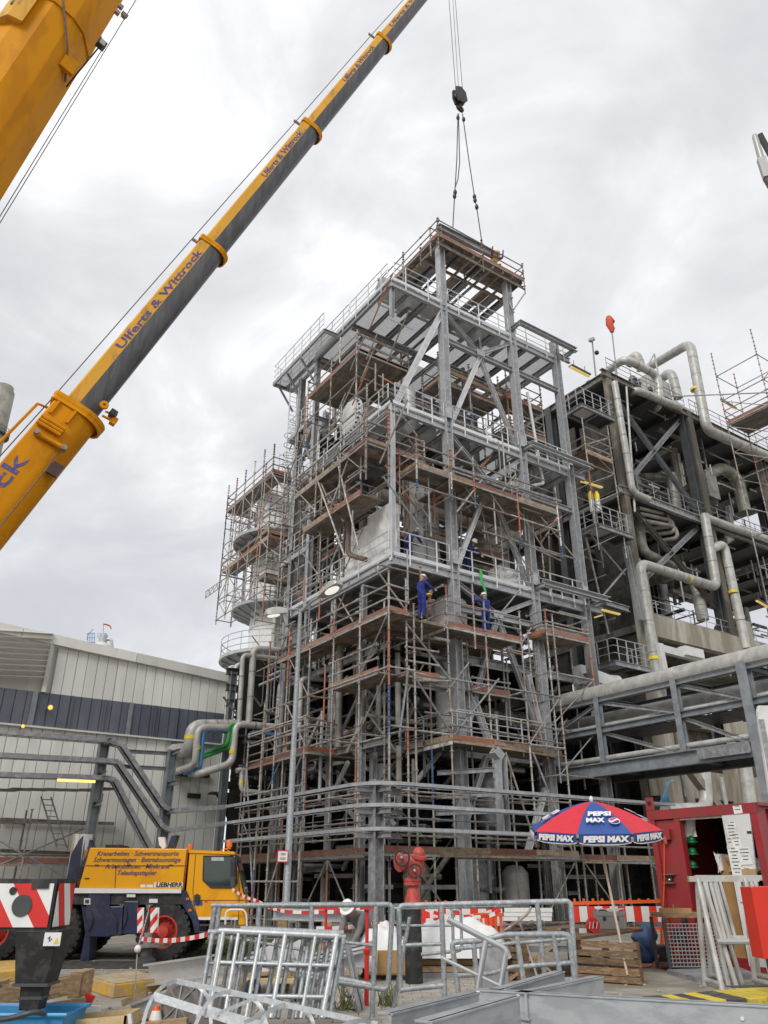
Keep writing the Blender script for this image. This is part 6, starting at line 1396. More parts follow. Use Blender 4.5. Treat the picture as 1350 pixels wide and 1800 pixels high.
# ---- telescopic boom
PV = P(-500, 1505, Y=21.0); TIP = P(790, -66, v=.5); BD = (TIP - PV); BL = BD.length; BA = BD / BL
BSd = BA.cross(Z); BSd.normalize()             # faces the camera side
if BSd.y > 0: BSd = -BSd
BU = BSd.cross(BA)
if BU.z < 0: BU = -BU
def along(px):
    """distance along the boom whose image column is px"""
    lo, hi = 0.0, BL * 1.1
    for _ in range(50):
        m_ = (lo + hi) / 2; q = PV + BA * m_ - EYE; x = 675 + FPX * q.x / q.dot(_F)
        if x < px: lo = m_
        else: hi = m_
    return lo
def section(l0, l1, w, h, my, mg, k):
    """one box section; upper side plates painted, rounded lower shell greasy"""
    c = lambda l: PV + BA * l
    def prof():   # (side offset, up offset), going round
        r = []; n = 12
        r += [(w / 2, h * .10), (w / 2, h * .5 - .06), (w / 2 - .06, h * .5), (-w / 2 + .06, h * .5), (-w / 2, h * .5 - .06), (-w / 2, h * .10)]
        return r
    def low():
        n = 12; return [(-w / 2 * math.cos(math.pi * i / n), h * .10 - h * .60 * math.sin(math.pi * i / n) ** .8) for i in range(n + 1)]
    def emit(pl, name, m, smooth):
        mb = MB(); a = mb.add([c(l0) + BSd * s + BU * u for s, u in pl]); b = mb.add([c(l1) + BSd * s + BU * u for s, u in pl]); n = len(pl)
        for i in range(n - 1): mb.face((a + i, a + i + 1, b + i + 1, b + i), smooth)
        mb.face([a + i for i in reversed(range(n))]); mb.face([b + i for i in range(n)])
        return mb.build(name, m, crane, ang=50)
    o = emit(prof(), 'boom_section', my, False); emit(low(), 'boom_underside', mg, True); return o
def collar(l, w, h, t=.28, m='boom_yellow'):
    c = PV + BA * l; mb = MB()
    def ringp(k, s): return [(k * w / 2 * q[0], k * h / 2 * q[1] - (0 if q[1] > 0 else h * .06)) for q in s]
    sh = [(1, 0)] + [(1, .9), (.88, 1), (-.88, 1), (-1, .9), (-1, 0)] + [(-math.cos(math.pi * i / 10), -math.sin(math.pi * i / 10)) for i in range(1, 10)]
    n = len(sh)
    rings = []
    for dl, k in ((-t / 2, 1.0), (-t / 2, 1.10), (-t * .1, 1.09), (t * .1, 1.12), (t / 2, 1.12), (t / 2, .8)):
        rings.append(mb.add([c + BA * dl + BSd * s + BU * u for s, u in ringp(k, sh)]))
    for a, b in zip(rings, rings[1:]):
        for i in range(n): j = (i + 1) % n; mb.face((a + i, a + j, b + j, b + i), False)
    return mb.build('boom_collar', m, crane)
L0 = 0.0; LR = [along(135), along(372), along(545), along(672), BL + .6]
dims = [(1.34, 1.62), (1.05, 1.16), (.95, 1.03), (.86, .93), (.78, .86)]
secs = []
st = 0.0
for k, (w, h) in enumerate(dims):
    secs.append(section(st, LR[k], w, h, 'boom_yellow' if k == 0 else 'boom_yellow_pale', 'boom_yellow' if k == 0 else 'boom_grease', k)); 
    if k < 4: collar(LR[k] - .05, w, h * 1.06, .34 if k == 0 else .26)
    st = LR[k] - .4
for k, tx in ((1, (.30, .92)), (2, (.50, .90)), (3, (.44, .86)), (4, (.10, .26))):
    w, h = dims[k]; a = LR[k - 1] + (LR[k] - LR[k - 1]) * tx[0]; b = LR[k - 1] + (LR[k] - LR[k - 1]) * tx[1]
    if k == 4: b = a + 7
    lettering(secs[k], 'Ulferts & Wittrock', PV + BA * ((a + b) / 2) + BSd * (w / 2 + .006) + BU * (h * .25), BA, BU, h * .35, 'letter_blue', .008 * h, 0, b - a)
lettering(secs[0], 'Ulferts & Wittrock', PV + BA * (along(54) - 5.6) + BSd * (.67 + .006) + BU * .40, BA, BU, .78, 'letter_blue', .014, 0, 11.2)
# fittings on the base section
def onb(px, s, u): return PV + BA * along(px) + BSd * s + BU * u
w0, h0 = dims[0]
for l_, (a, b) in enumerate(((.55, 1.25),)):
    for du in (.62, -.02): bar(crane, 'bracket_rail', onb(112, w0 / 2 + .05, du), onb(128, w0 / 2 + .05, du), .09, .09, 'boom_yellow')
    for pxx in (96, 100, 104): bar(crane, 'bracket_bar', onb(pxx, w0 / 2 + .10, .74), onb(pxx, w0 / 2 + .10, -.14), .07, .07, 'boom_yellow', 'cyl8')
    bar(crane, 'hydraulic_cylinder', onb(84, w0 / 2 + .10, .50), onb(86, w0 / 2 + .08, -.52), .085, .085, 'boom_yellow', 'cyl12')
    for du in (.52, -.50): bar(crane, 'pin', onb(85, w0 / 2, du), onb(85, w0 / 2 + .25, du), .10, .10, 'tube_rust', 'cyl12')
    mb = MB(); mb.tube([onb(84, w0 / 2 + .01, -.42), onb(70, w0 / 2 + .01, -.40), onb(62, w0 / 2 + .01, -.46), onb(-60, w0 / 2 + .01, -.46)], .022, 5); mb.build('seam', 'pipe_brown', crane)
sr = MB(); sr.tube([onb(128, -.1, h0 / 2 + .1), onb(120, .3, h0 / 2 + .42), onb(36, .3, h0 / 2 + .55), onb(30, .3, h0 / 2)], .055, 7); sr.build('guide_frame', 'boom_yellow', crane)
rp = MB()
rp.tube([PV + BU * 1.2, onb(30, .1, h0 / 2 + .28), onb(128, .1, h0 / 2 + .22), onb(372, .1, .95), onb(545, .1, .85), onb(672, .1, .78), TIP + BU * .6], .022, 6); rp.build('hoist_rope', 'rope', crane)
for k in range(1, 4): bar(crane, 'rope_guide', PV + BA * LR[k] + BU * .35, PV + BA * LR[k] + BU * .98, .1, .1, 'tube_rust')
slab(crane, 'work_lamp', onb(153, .35, -h0 * .62), BA * .25, BSd * .3, BU * .25, 'black'); slab(crane, 'work_lamp', onb(147, .3, -h0 * .72), BA * .3, BSd * .2, BU * .2, 'boom_yellow'); 
bar(crane, 'lamp_bracket', onb(151, .35, -h0 * .45), onb(153, .35, -h0 * .66), .06, .06, 'boom_yellow'); bar(crane, 'lamp_bracket', onb(146, .3, -h0 * .45), onb(147, .3, -h0 * .72), .07, .07, 'boom_yellow'); bar(crane, 'lamp_bracket', onb(150, .30, -h0 * .62), onb(148, .30, -h0 * .74), .05, .05, 'boom_yellow')
lug = MB(); lug.lathe(onb(152, w0 / 2 - .08, -.62), BSd, [(.05, 0), (.16, 0), (.16, .1), (.05, .1)], 14); lug.build('lug', 'boom_yellow', crane)
head = MB(); head.obox(TIP + BA * .7 - BU * .2, BA * 1.6, BSd * .8, BU * 1.2); head.build('boom_head', 'boom_yellow', crane)
slab(crane, 'data_plate', onb(62, w0 / 2 - .04, -h0 * .43), BA * .5, BU * .4, BSd * .12, 'board_brown')
bar(crane, 'luffing_cylinder', V((-14.5, 21.2, 1.6)), PV + BA * 7.5 - BU * .6, .3, .3, 'boom_yellow', 'cyl16')

# ---- hook block, slings and the beam being lifted
HV = .5
hk = thing('hook_block', 'black crane hook block hanging on three ropes above the tower', 'hook block', P(807, 198, v=HV))
for i, (x0, x1) in enumerate(((789, 801), (797, 806), (800, 813))):
    MB().tube([TIP + (P(x0, 0, v=HV) - P(795, 0, v=HV)) * 1.0 + Z * 1, P(x1, 158, v=HV)], .02, 5).build('rope', 'rope', hk)
c = P(808, 172, v=HV)
mb = MB(); out_ = [(-.40, .55), (0, .80), (.35, .55), (.45, -.15), (.2, -.55), (-.25, -.6), (-.42, -.1)]
sx = EU; 
for off, m_ in ((-.22, 0), (.10, 0)): mb.prism([c + sx * a + Z * b + EV * off for a, b in out_], EV * .12)
mb.build('side_plate', 'hook_black', hk)
MB().lathe(c + Z * .1 - EV * .08, EV, [(.1, 0), (.36, 0), (.30, .07), (.36, .15), (.1, .15)], 22).build('sheave', 'hook_black', hk)
mb = MB(); mb.tube(bend([c - Z * .55, c - Z * .8, c - Z * .95 + sx * .22, c - Z * 1.2 + sx * .1, c - Z * 1.1 - sx * .2, c - Z * .95 - sx * .25], .12), .085, 8); mb.build('hook', 'hook_black', hk)
ld_ = thing('lifted_beam', 'grey steel beam hanging from the crane hook over the top scaffold', 'steel beam', P(825, 425, v=HV))
a = P(771, 400, v=HV); b = P(876, 452, v=HV)
bar(ld_, 'beam', a, b, .26, .46, 'galv_dull', 'ib'); bar(ld_, 'end_plate', b - (b - a).normalized() * .03, b, .34, .6, 'galv_dull'); bar(ld_, 'end_post', a + Z * .2, a - Z * 1.4, .2, .2, 'galv', 'ib', EU)
for (pts, lb) in (([(805, 200), (803, 280), (800, 330), (799, 345), (796, 400)], 'sling'), ([(806, 200), (808, 285), (805, 315), (800, 330)], 'sling'), ([(813, 200), (824, 280), (834, 345), (838, 365), (848, 432)], 'sling')):
    MB().tube([P(x, y, v=HV) for x, y in pts], .032, 6).build('sling', 'rope', ld_)
for (x, y) in ((805, 207), (815, 210), (800, 338), (799, 345), (834, 346), (835, 352), (838, 364)):
    MB().ball(P(x, y, v=HV), .11, .11, .2, 8, 6).build('shackle', 'hook_black', ld_)

# ================================================================== SECOND CRANE, NEAR LEFT EDGE
near = thing('foreground_crane', 'nearer yellow crane showing its boom at the top left and its striped outrigger below', 'mobile crane', V((-6.5, 10.5, 0)))
YB = 12.0
qa = P(-46, 260, Y=YB); qb = P(166, -60, Y=YB + .2); ax = (qb - qa).normalized()
view = ((qa + qb) / 2 - EYE).normalized(); wdv = ax.cross(view).normalized()
if wdv.x < 0: wdv = -wdv
tdv = ax.cross(wdv).normalized()
if tdv.dot(view) > 0: tdv = -tdv                # towards the camera
q0 = qa - ax * 16; 
ppm = (P(228, 0, Y=YB) - P(60, 0, Y=YB)).length * .78
prof = [(-.5, -.1), (-.5, .0), (-.36, .22), (-.14, .34), (.12, .34), (.30, .26), (.5, .0), (.5, -.5), (-.5, -.5)]
mb = MB(); wB = ppm
def b2(l, s, t): return qa + ax * l + wdv * (s * wB) + tdv * (t * wB)
LT_ = (qb - qa).length
cpx = lambda x, y: None
mb.prism([b2(-19, s, t) for s, t in prof], ax * (LT_ + 33)); mb.build('boom_section', 'boom_yellow', near)
mb = MB(); mb.prism([b2(-19, s, t + .012) for s, t in ((.13, .34), (.30, .26), (.50, .0), (.50, -.02), (.3, .2), (.12, .3))], ax * (19 + LT_ * .42)); mb.build('wear_plate', 'boom_yellow', near)
mb = MB(); mb.prism([b2(LT_ * .62, s * 1.04, t * 1.04 + .01) for s, t in prof], ax * .9); mb.build('boom_collar', 'boom_yellow', near)
mb = MB(); mb.prism([b2(LT_ * .46, s, t) for s, t in ((-.54, -.1), (-.54, .05), (-.46, .26), (-.30, .33), (-.30, .1))], ax * 2.4); mb.build('slotted_rail', 'boom_yellow_pale', near)
for k in range(4): slab(near, 'slot', b2(LT_ * .52 + .28 * (k // 2) + .1, -.49 + .07 * (k % 2), .20 + .06 * (k % 2)), ax * .20, wdv * .05, tdv * .06, 'tube_rust')
slab(near, 'bracket', b2(LT_ * .46, .35, .28), ax * .45, wdv * wB * .18, tdv * .12, 'boom_yellow')
mb = MB(); mb.tube([b2(LT_ * .66, -.1, .36), b2(LT_ * .56, .1, .37), b2(LT_ * .50, .24, .34), b2(LT_ * .42, .42, .16)], .03, 6); mb.build('hose', 'pipe_brown', near)
lp1 = P(178, 78, Y=YB - .1); sl = slab(near, 'work_lamp', lp1, wdv * .21, ax * .21, tdv * .14, 'black'); slab(near, 'lamp_face', lp1 + tdv * .08, wdv * .13, ax * .14, tdv * .02, 'clad'); bar(near, 'lamp_bracket', b2(LT_ * .42, .46, .1), lp1, .03, .03, 'black')
lp2 = P(95, 6, Y=YB - .4); slab(near, 'work_lamp', lp2, wdv * .26, ax * .2, tdv * .14, 'black'); slab(near, 'lamp_face', lp2 + tdv * .08 + ax * .02, wdv * .18, ax * .16, tdv * .02, 'clad')
mb = MB(); c = P(154, 101, Y=YB); mb.tube([c + (wdv * math.cos(t) + ax * math.sin(t)) * .055 for t in [i * math.pi / 8 for i in range(16)]], .011, 6, closed=True); mb.build('ring', 'pipe_brown', near)
for (x, y) in ((212, 12), (206, 22), (218, 28)): slab(near, 'rope_fitting', P(x, y, Y=YB), wdv * .12, ax * .1, tdv * .1, 'tube_rust')
slab(near, 'rope_fitting', P(219, 26, Y=YB), wdv * .16, ax * .06, tdv * .1, 'pipe_brown')
for (x0, y0, x1, y1) in ((-60, 490, 245, -10), (-60, 478, 185, 78)): MB().tube([P(x0, y0, Y=YB - .1), P(x1, y1, Y=YB - .1)], .010, 6).build('hoist_rope', 'rope', near)
lettering(near, 'k', b2(LT_ * .34, -.47, .12), ax, -wdv - tdv * -.5, .75, 'steel_blue', .03)
# outrigger box with hazard stripes
YO = 10.0
o = P(-160, 1630, Y=YO); e = P(86, 1630, Y=YO); tp_ = P(86, 1553, Y=YO); H = V((0, 0, tp_.z - e.z))
bx = MB(); bx.prism([o + V((0, .012, -.03)), V((e.x, YO + .012, o.z - .03)), V((e.x, YO + .012, tp_.z + .05)), V((o.x, YO + .012, tp_.z + .05))], (0, .62, 0)); bx.build('outrigger_box', 'black', near)
stripes(near, 'hazard_stripe', V((o.x, YO, o.z)), V((e.x - o.x - .02, 0, 0)), H, 8, -.72, .008, 'red', 'white', 0)
sd = V((e.x + .012, YO + .06, e.z)); stripes(near, 'hazard_stripe', sd, V((0, .52, 0)), H, 4, -.5, .006, 'red', 'white', 1)
for (x, y, r, m_) in ((38, 1592, .115, 'steel_dark'), (22.5, 1566, .042, 'black')): MB().lathe(P(x, y, Y=YO - .02) , V((0, 1, 0)), [(.001, 0), (r, 0), (r, .03)], 24).build('cover_disc', m_, near)
slab(near, 'recess_plate', P(71, 1557, Y=YO - .015), (.2, 0, 0), (0, .02, 0), (0, 0, .06), 'black')
lg_ = MB(); zt2 = o.z - .03; lx = P(66, 1700, Y=YO + .2).x
def sq(z, w, d): return [V((lx - w / 2, YO + .25 - d / 2, z)), V((lx + w / 2, YO + .25 - d / 2, z)), V((lx + w / 2, YO + .25 + d / 2, z)), V((lx - w / 2, YO + .25 + d / 2, z))]
def loft(m, a, b): i = m.add(a); j = m.add(b); m.face((i + 3, i + 2, i + 1, i)); m.face((j, j + 1, j + 2, j + 3)); [m.face((i + k, i + (k + 1) % 4, j + (k + 1) % 4, j + k)) for k in range(4)]
z_a = P(0, 1733, Y=YO).z; z_b = P(0, 1780, Y=YO).z
loft(lg_, sq(z_a, .36, .34), sq(zt2, .50, .5)); lg_.build('leg_housing', 'black', near, bevel=.015)
lg_ = MB(); loft(lg_, sq(z_b, .22, .22), sq(z_a, .26, .26)); lg_.build('leg', 'black', near, bevel=.01)
for z, w in ((z_a, .40), (z_b + .12, .26)): slab(near, 'leg_band', V((lx, YO + .25, z)), (w, 0, 0), (0, w * .95, 0), (0, 0, .03), 'steel_dark')
bar(near, 'jack', V((lx, YO + .25, .05)), V((lx, YO + .25, z_b)), .075, .075, 'chrome', 'cyl16'); MB().lathe(V((lx, YO + .25, 0)), Z, [(.22, 0), (.22, .05), (.1, .1)], 20).build('foot', 'steel_dark', near)
slab(near, 'sticker', P(92, 1651, Y=YO - .012) + V((0, 0, 0)), (.19, 0, 0), (0, .006, 0), (0, 0, .135), 'white')
mb = MB(); c_ = P(100, 1651, Y=YO - .018); mb.prism([c_ + V((-.03, 0, -.045)), c_ + V((.03, 0, -.045)), c_ + V((0, 0, .02))], (0, .004, 0)); mb.build('warning_triangle', 'kerb_yellow', near)
mb = MB(); mb.tube([P(84, 1650, Y=YO - .018), P(88, 1646, Y=YO - .018), P(86, 1655, Y=YO - .018), P(91, 1650, Y=YO - .018)], .006, 4); mb.build('pictogram', 'black', near)
bar(near, 'outrigger_beam', V((o.x - 6, YO + .35, (o.z + tp_.z) / 2)), V((o.x, YO + .35, (o.z + tp_.z) / 2)), .4, .44, 'black')
# ================================================================== RED CONTAINER
UCn = 0.05
k1 = P(1190, 1697, u=UCn); k1 = V((k1.x, k1.y, 0)); vA = uv(P(1142, 1426, u=UCn))[1]; zH = P(1142, 1426, u=UCn).z; vB = uv(P(1326, 1403, u=UCn))[1]
cont = thing('container', 'dark red steel site container with open doorway and papered grey door', 'container', W(UCn + 1.5, (vA + vB) / 2, 0))
CB = lambda x, y: P(x, y, u=UCn)
def cface(name, v0, v1, z0, z1, m, off=0.0, t=.06): return slab(cont, name, W(UCn + off + t / 2, (v0 + v1) / 2, (z0 + z1) / 2), EU * t, EV * (v1 - v0), Z * (z1 - z0), m)
dz0 = .22; d0 = uv(CB(1194, 1450))[1]; d1 = uv(CB(1275, 1440))[1]; dzt = CB(1230, 1440).z; d2 = vB + .32
cface('wall_panel', vA, d0, 0, zH - .22, 'box_red'); cface('wall_panel', d0, vB + .3, dzt + .02, zH - .22, 'box_red'); cface('sill', d0, vB, 0, dz0, 'box_red')
for v in (vA - .06, d0 + .02): cface('corner_post', v - .07, v + .07, .0, zH - .05, 'box_red', -.05, .16)
cface('corner_post', vB - .02, vB + .14, 0, zH - .05, 'box_red', -.05, .16)
cface('top_rail', vA + .05, vB - .02, zH - .2, zH, 'box_red', -.06, .16); cface('bottom_rail', vA + .05, vB - .02, 0, .16, 'box_red', -.04, .14)
cface('door_lintel', d0, d1 + .05, dzt, dzt + .07, 'tube_rust', -.03, .08)
slab(cont, 'roof', W(UCn + 1.25, (vA + vB) / 2, zH - .02), EU * 2.5, EV * (vA - vB + .1), Z * .06, 'box_red')
slab(cont, 'floor', W(UCn + 1.2, (vA + vB) / 2, .12), EU * 2.4, EV * (vA - vB), Z * .1, 'wood_dark')
for k in range(8): slab(cont, 'side_rib', W(UCn + .25 + k * .3, vB + .07, zH / 2), EU * .16, EV * .10, Z * (zH - .2), 'box_red')
slab(cont, 'side_wall', W(UCn + 1.25, vB + .1, zH / 2), EU * 2.5, EV * .06, Z * (zH - .1), 'box_red'); slab(cont, 'side_wall', W(UCn + 1.25, vA - .05, zH / 2), EU * 2.5, EV * .06, Z * (zH - .1), 'box_red'); slab(cont, 'rear_wall', W(UCn + 2.5, (vA + vB) / 2, zH / 2), EU * .06, EV * (vA - vB), Z * (zH - .1), 'box_red')
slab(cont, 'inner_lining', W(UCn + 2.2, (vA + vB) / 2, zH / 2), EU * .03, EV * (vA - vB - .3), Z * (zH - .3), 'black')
lg = MB(); c = CB(1142, 1418); lg.prism([c + Z * a - EV * b for a, b in ((-.08, -.11), (.2, -.11), (.2, .09), (-.08, .09))], EU * .05); lg.build('lifting_lug', 'box_red', cont); MB().lathe(c + Z * .07 - EU * .01, EU, [(.001, 0), (.05, 0), (.05, .02)], 14).build('lug_hole', 'black', cont)
dl = uv(CB(1280, 1440))[1]; dr = uv(CB(1322, 1430))[1]
door = MB(); q = [CB(1271, 1432), CB(1318, 1422), CB(1346, 1712), CB(1318, 1712), CB(1291, 1540)]
door.prism([CB(1271, 1434) - EU * .05, CB(1319, 1424) - EU * .05, V((CB(1350, 1700).x, CB(1350, 1700).y, .1)) - EU * .05, V((CB(1320, 1700).x, CB(1320, 1700).y, .1)) - EU * .05], EU * .04); dob = door.build('door', 'clad_white', cont)
for (x, y, w_, h_, a) in ((1286, 1462, .22, .3, 0), (1295, 1480, .2, .34, 0), (1283, 1482, .14, .2, 0), (1293, 1515, .24, .62, 0), (1310, 1505, .26, .32, 0), (1314, 1535, .26, .2, 0), (1288, 1450, .14, .12, 0), (1297, 1423, .2, .16, 0)):
    p = P(x, y, u=UCn - .06); slab(dob, 'paper', p, EU * .006, EV * w_ - Z * w_ * .08, Z * h_ , 'paper')
    for k in range(max(2, int(h_ / .07))): slab(dob, 'print_line', p - EU * .004 + Z * (h_ * .42 - k * .065), EU * .003, EV * w_ * random.uniform(.4, .8), Z * .014, 'steel_dark')
slab(dob, 'card', P(1317, 1533, u=UCn - .07), EU * .05, EV * .30, Z * .12, 'cardboard'); slab(dob, 'mark', P(1317, 1463, u=UCn - .055), EU * .005, EV * .1, Z * .05, 'board_brown')
for (x, y0, y1) in ((1301, 1548, 1585), (1322, 1547, 1600), (1312, 1550, 1570)): slab(dob, 'paper', (P(x, y0, u=UCn - .08) + P(x, y1, u=UCn - .08)) / 2, EU * .006, EV * .1, Z * (P(x, y0, u=UCn).z - P(x, y1, u=UCn).z), 'paper')
# fittings of the front wall
p = CB(1172, 1467); slab(cont, 'socket_box', p - EU * .05, EU * .1, EV * .28, Z * .22, 'box_red'); MB().lathe(p - EU * .08 - Z * .2, Z, [(.04, 0), (.05, .1), (.03, .16)], 10).build('plug', 'hydrant_red', cont)
for y in (1537, 1552): slab(cont, 'lock_bracket', CB(1179, y) - EU * .05, EU * .12, EV * .30, Z * .025, 'pipe_brown')
slab(cont, 'lock_box', CB(1179, 1545) - EU * .02, EU * .04, EV * .12, Z * .2, 'board_brown'); MB().ball(CB(1180, 1547) - EU * .06, .04).build('padlock', 'chrome', cont)
slab(cont, 'switch_box', CB(1199, 1645) - EU * .07, EU * .12, EV * .24, Z * .27, 'black'); MB().lathe(CB(1206, 1622) - EU * .06, Z, [(.05, -.06), (.07, 0), (.04, .1)], 10).build('plug', 'black', cont)
mb = MB(); mb.tube([CB(1183, 1590) - EU * .005, CB(1187, 1608) - EU * .005, CB(1192, 1608) - EU * .005], .006, 4); mb.build('scratch', 'clad', cont)
# things inside the doorway
shf = thing('shelf', 'tall plywood shelf loaded with boxes inside the open red container', 'shelf', W(UCn + .9, d0 - .9, .17))
v_s = d0 - .62; v_e = d1 + .05
for z in (.6, 1.2, 1.8): slab(shf, 'board', W(UCn + .8, (v_s + v_e) / 2 - .3, z), EU * .5, EV * (v_s - v_e + .5), Z * .03, 'ply')
for v in (v_s, v_s - .34): slab(shf, 'side_panel', W(UCn + .55, v, 1.1), EU * .03, EV * .26, Z * 1.9, 'ply')
for (dv, z, w_, h_, m, nm, lb) in ((.55, 1.98, .5, .34, 'cardboard', 'cardboard_box', 'brown cardboard box on the upper shelf board in the red container'), (.95, 1.95, .4, .28, 'paper', 'paper_stack', 'crumpled pale paper stack on the upper shelf board in the container'), (.85, 1.28, .4, .16, 'galv', 'plastic_bag', 'shiny silver bag on the middle shelf board in the container'), (.9, .7, .4, .16, 'paper', 'paper_stack', 'white papers on the lowest shelf board in the container'), (.1, 2.0, .12, .45, 'paper', 'paper_sheet', 'upright white sheet at the left end of the upper shelf'), (.75, .28, .5, .2, 'paper', 'rag_pile', 'crumpled white rags on the container floor')):
    m_ = MB(); cc_ = W(UCn + .62, v_s - dv + .2, z); m_.grid(lambda s, t, cc_=cc_, w_=w_, h_=h_: cc_ + EV * (w_ * (.5 - s)) + EU * (.12 * math.sin(7 * s + 5 * t)) * .3 + Z * (h_ * (t - .5) * (1 - .3 * abs(math.sin(5 * s)) * (1 if nm != 'cardboard_box' else 0))) - EU * .15, 8, 6, False)
    m_.obox(cc_, EU * .25, EV * w_ * .95, Z * h_ * .75); tag(m_.build(nm, m), lb, nm.replace('_', ' '))
for k, (x, y, lb) in enumerate(((1206, 1478, 'topmost green helmet of the column hanging inside the container doorway, left one'), (1216, 1477, 'topmost green helmet inside the container doorway, right one'), (1207, 1499, 'middle green helmet inside the container doorway, left one'), (1217, 1498, 'middle green helmet inside the container doorway, right one'), (1217, 1521, 'lowest green helmet hanging inside the container doorway'))):
    p = P(x, y, u=UCn + .35); h = MB(); h.ball(p, .10, .12, .10, 14, 8); h.lathe(p - Z * .05, Z, [(.001, 0), (.14, .0), (.13, .02), (.1, .03)], 14); tag(h.build('helmet', 'green_helmet'), lb, 'helmet', 'green helmets in the container')
p = P(1210, 1458, u=UCn + .3); m_ = MB(); m_.grid(lambda s, t: p + EV * (.22 - .44 * s) + Z * (.2 - .36 * t) + EU * .05 * math.sin(9 * s + 3 * t), 8, 8); tag(m_.build('cloth', 'paper'), 'grey white cloth hanging above the green helmets in the container', 'cloth')
st_ = thing('step_board', 'flat grey board lying before the container doorway', 'board', P(1250, 1708, z=0)); pp_ = [P(1172, 1704, z=.08), P(1225, 1718, z=.08), P(1330, 1712, z=.08), P(1300, 1700, z=.08)]; quadprism(st_, 'board', pp_, 0, .08, 'galv_dull')
cbl = MB(); cbl.tube(bend([CB(1172, 1480) - EU * .09, CB(1173, 1560) - EU * .1, CB(1170, 1620) - EU * .12, P(1160, 1680, z=.15), P(1145, 1699, z=.02), P(1130, 1700, z=.02)], .4), .016, 6); tag(cbl.build('cable', 'cable_orange'), 'orange power cable hanging from the socket on the red container', 'cable')
cbl = MB(); cbl.tube(bend([CB(1198, 1658) - EU * .09, P(1190, 1680, z=.25), P(1180, 1697, z=.02), P(1150, 1699, z=.02), P(1170, 1702, z=.02), P(1195, 1700, z=.02)], .3), .016, 6); tag(cbl.build('cable', 'cable_orange'), 'orange cable looping on the ground below the black switch box', 'cable')
# red sign board at the right edge
rs = thing('red_cabinet', 'bright red cabinet cut by the right picture edge', 'cabinet', P(1345, 1690, Y=12)); mb = MB(); mb.prism([P(1320, 1559, Y=12.5), P(1420, 1556, Y=12.5), P(1430, 1690, Y=12.5), P(1343, 1686, Y=12.5)], (0, .4, 0)); mb.build('box', 'sign_red', rs, bevel=.012); bar(rs, 'leg', P(1350, 1685, Y=12.6), V((P(1350, 1685, Y=12.6).x, 12.6, 0)), .05, .05, 'steel_dark')

# trestles before the container
def trestle(label, xs, y0, y1, Y, sp):
    t = thing('trestle', label, 'trestle', P((xs[0] + xs[1]) / 2, y1, z=0)); Y0 = Y
    a = P(xs[0], y0, Y=Y0); b = P(xs[1], y0, Y=Y0); bar(t, 'top_bar', a, b, .09, .09, 'clad')
    for q, sgn in ((a.lerp(b, .13), -1), (a.lerp(b, .80), 1)):
        for dy in (-.38, .38):
            f0 = V((q.x + .02 * sgn, q.y + dy, 0)); g_ = q.lerp(f0, .55); bar(t, 'leg', q + V((0, dy * .08, 0)), f0, .045, .045, 'clad', 'cyl8')
        g0 = q.lerp(V((q.x, q.y - .38, 0)), .95); g1 = q.lerp(V((q.x, q.y + .38, 0)), .95); bar(t, 'foot_bar', g0, g1, .04, .04, 'clad', 'cyl8')
        bar(t, 'leg', q + V((.1, 0, 0)), V((q.x + .3, q.y - .2, 0)), .04, .04, 'clad', 'cyl8')
    zq = a.z * .42; bar(t, 'cross_bar', V((a.lerp(b, .2).x, a.y - .2, zq)), V((a.lerp(b, .85).x, a.y - .2, zq)), .045, .045, 'clad', 'cyl8')
    for k in (.3, .36): bar(t, 'tube', a.lerp(b, k), V((a.lerp(b, k + .04).x, a.y - .15, zq)), .03, .03, 'clad', 'cyl8')
    return t
trestle('front grey steel trestle before the open container door', (1210, 1332), 1545, 1732, 15.2, 1)
trestle('rear grey steel trestle leaning close behind the front one at the container', (1222, 1338), 1543, 1725, 15.9, 1)
# kerb
kb = thing('kerb', 'raised kerb painted in yellow and black blocks at the lower right', 'kerb', P(1240, 1760, z=0))
kx = [(1128, 1751), (1160, 1749), (1180, 1748), (1200, 1746), (1222, 1744), (1252, 1741), (1400, 1730)]
for i, (p0, p1) in enumerate(zip(kx, kx[1:])):
    a = P(*p0, z=.17); b = P(*p1, z=.17); d = V((.12, -.62, 0)) * (1 + i * .08)
    mb = MB(); mb.prism([V((a.x, a.y, 0)), V((b.x, b.y, 0)), V((b.x, b.y, 0)) + d, V((a.x, a.y, 0)) + d], (0, 0, .17)); mb.build('kerb_block', 'kerb_black' if i % 2 == 0 else 'kerb_yellow', kb, bevel=.012)
a = P(1285, 1735, z=.175); b = P(1350, 1731, z=.175); slab(kb, 'dark_inlay', a.lerp(b, .5) + V((0, -.05, 0)), (b - a), (0, .2, 0), Z * .008, 'kerb_black')

# ================================================================== UMBRELLA, WORKBENCH
um = thing('parasol', 'red and blue beer garden parasol with white lettering leaning over the workbench', 'parasol', P(1102, 1716, z=0))
ub = P(1103, 1714, Y=15.6); ut = P(1040, 1409, Y=16.4); axu = (ut - ub).normalized()
tlt = V((axu.x * .6, -.13, 1)).normalized()
Ru = 1.30; Hu = .50
mp_ = MB(); mp_.cyl(ub, ut + axu * .05, .024, 10); mp_.build('pole', 'pole_wood', um)
MB().cyl(P(1054, 1476, Y=16.22), P(1066, 1536, Y=16.05), .031, 10).build('upper_pole', 'pole_wood', um); MB().ball(ut + axu * .05, .04, .04, .06).build('finial', 'white', um)
xU = V((1, 0, 0)) - tlt * tlt.x; xU.normalize(); yU = tlt.cross(xU)
NP = 8; A0 = math.pi / 8 - .14
def rim(a, drop=0, k=1.0): return ut - tlt * (Hu + drop) + (xU * math.cos(a) + yU * math.sin(a)) * Ru * k
pans = []
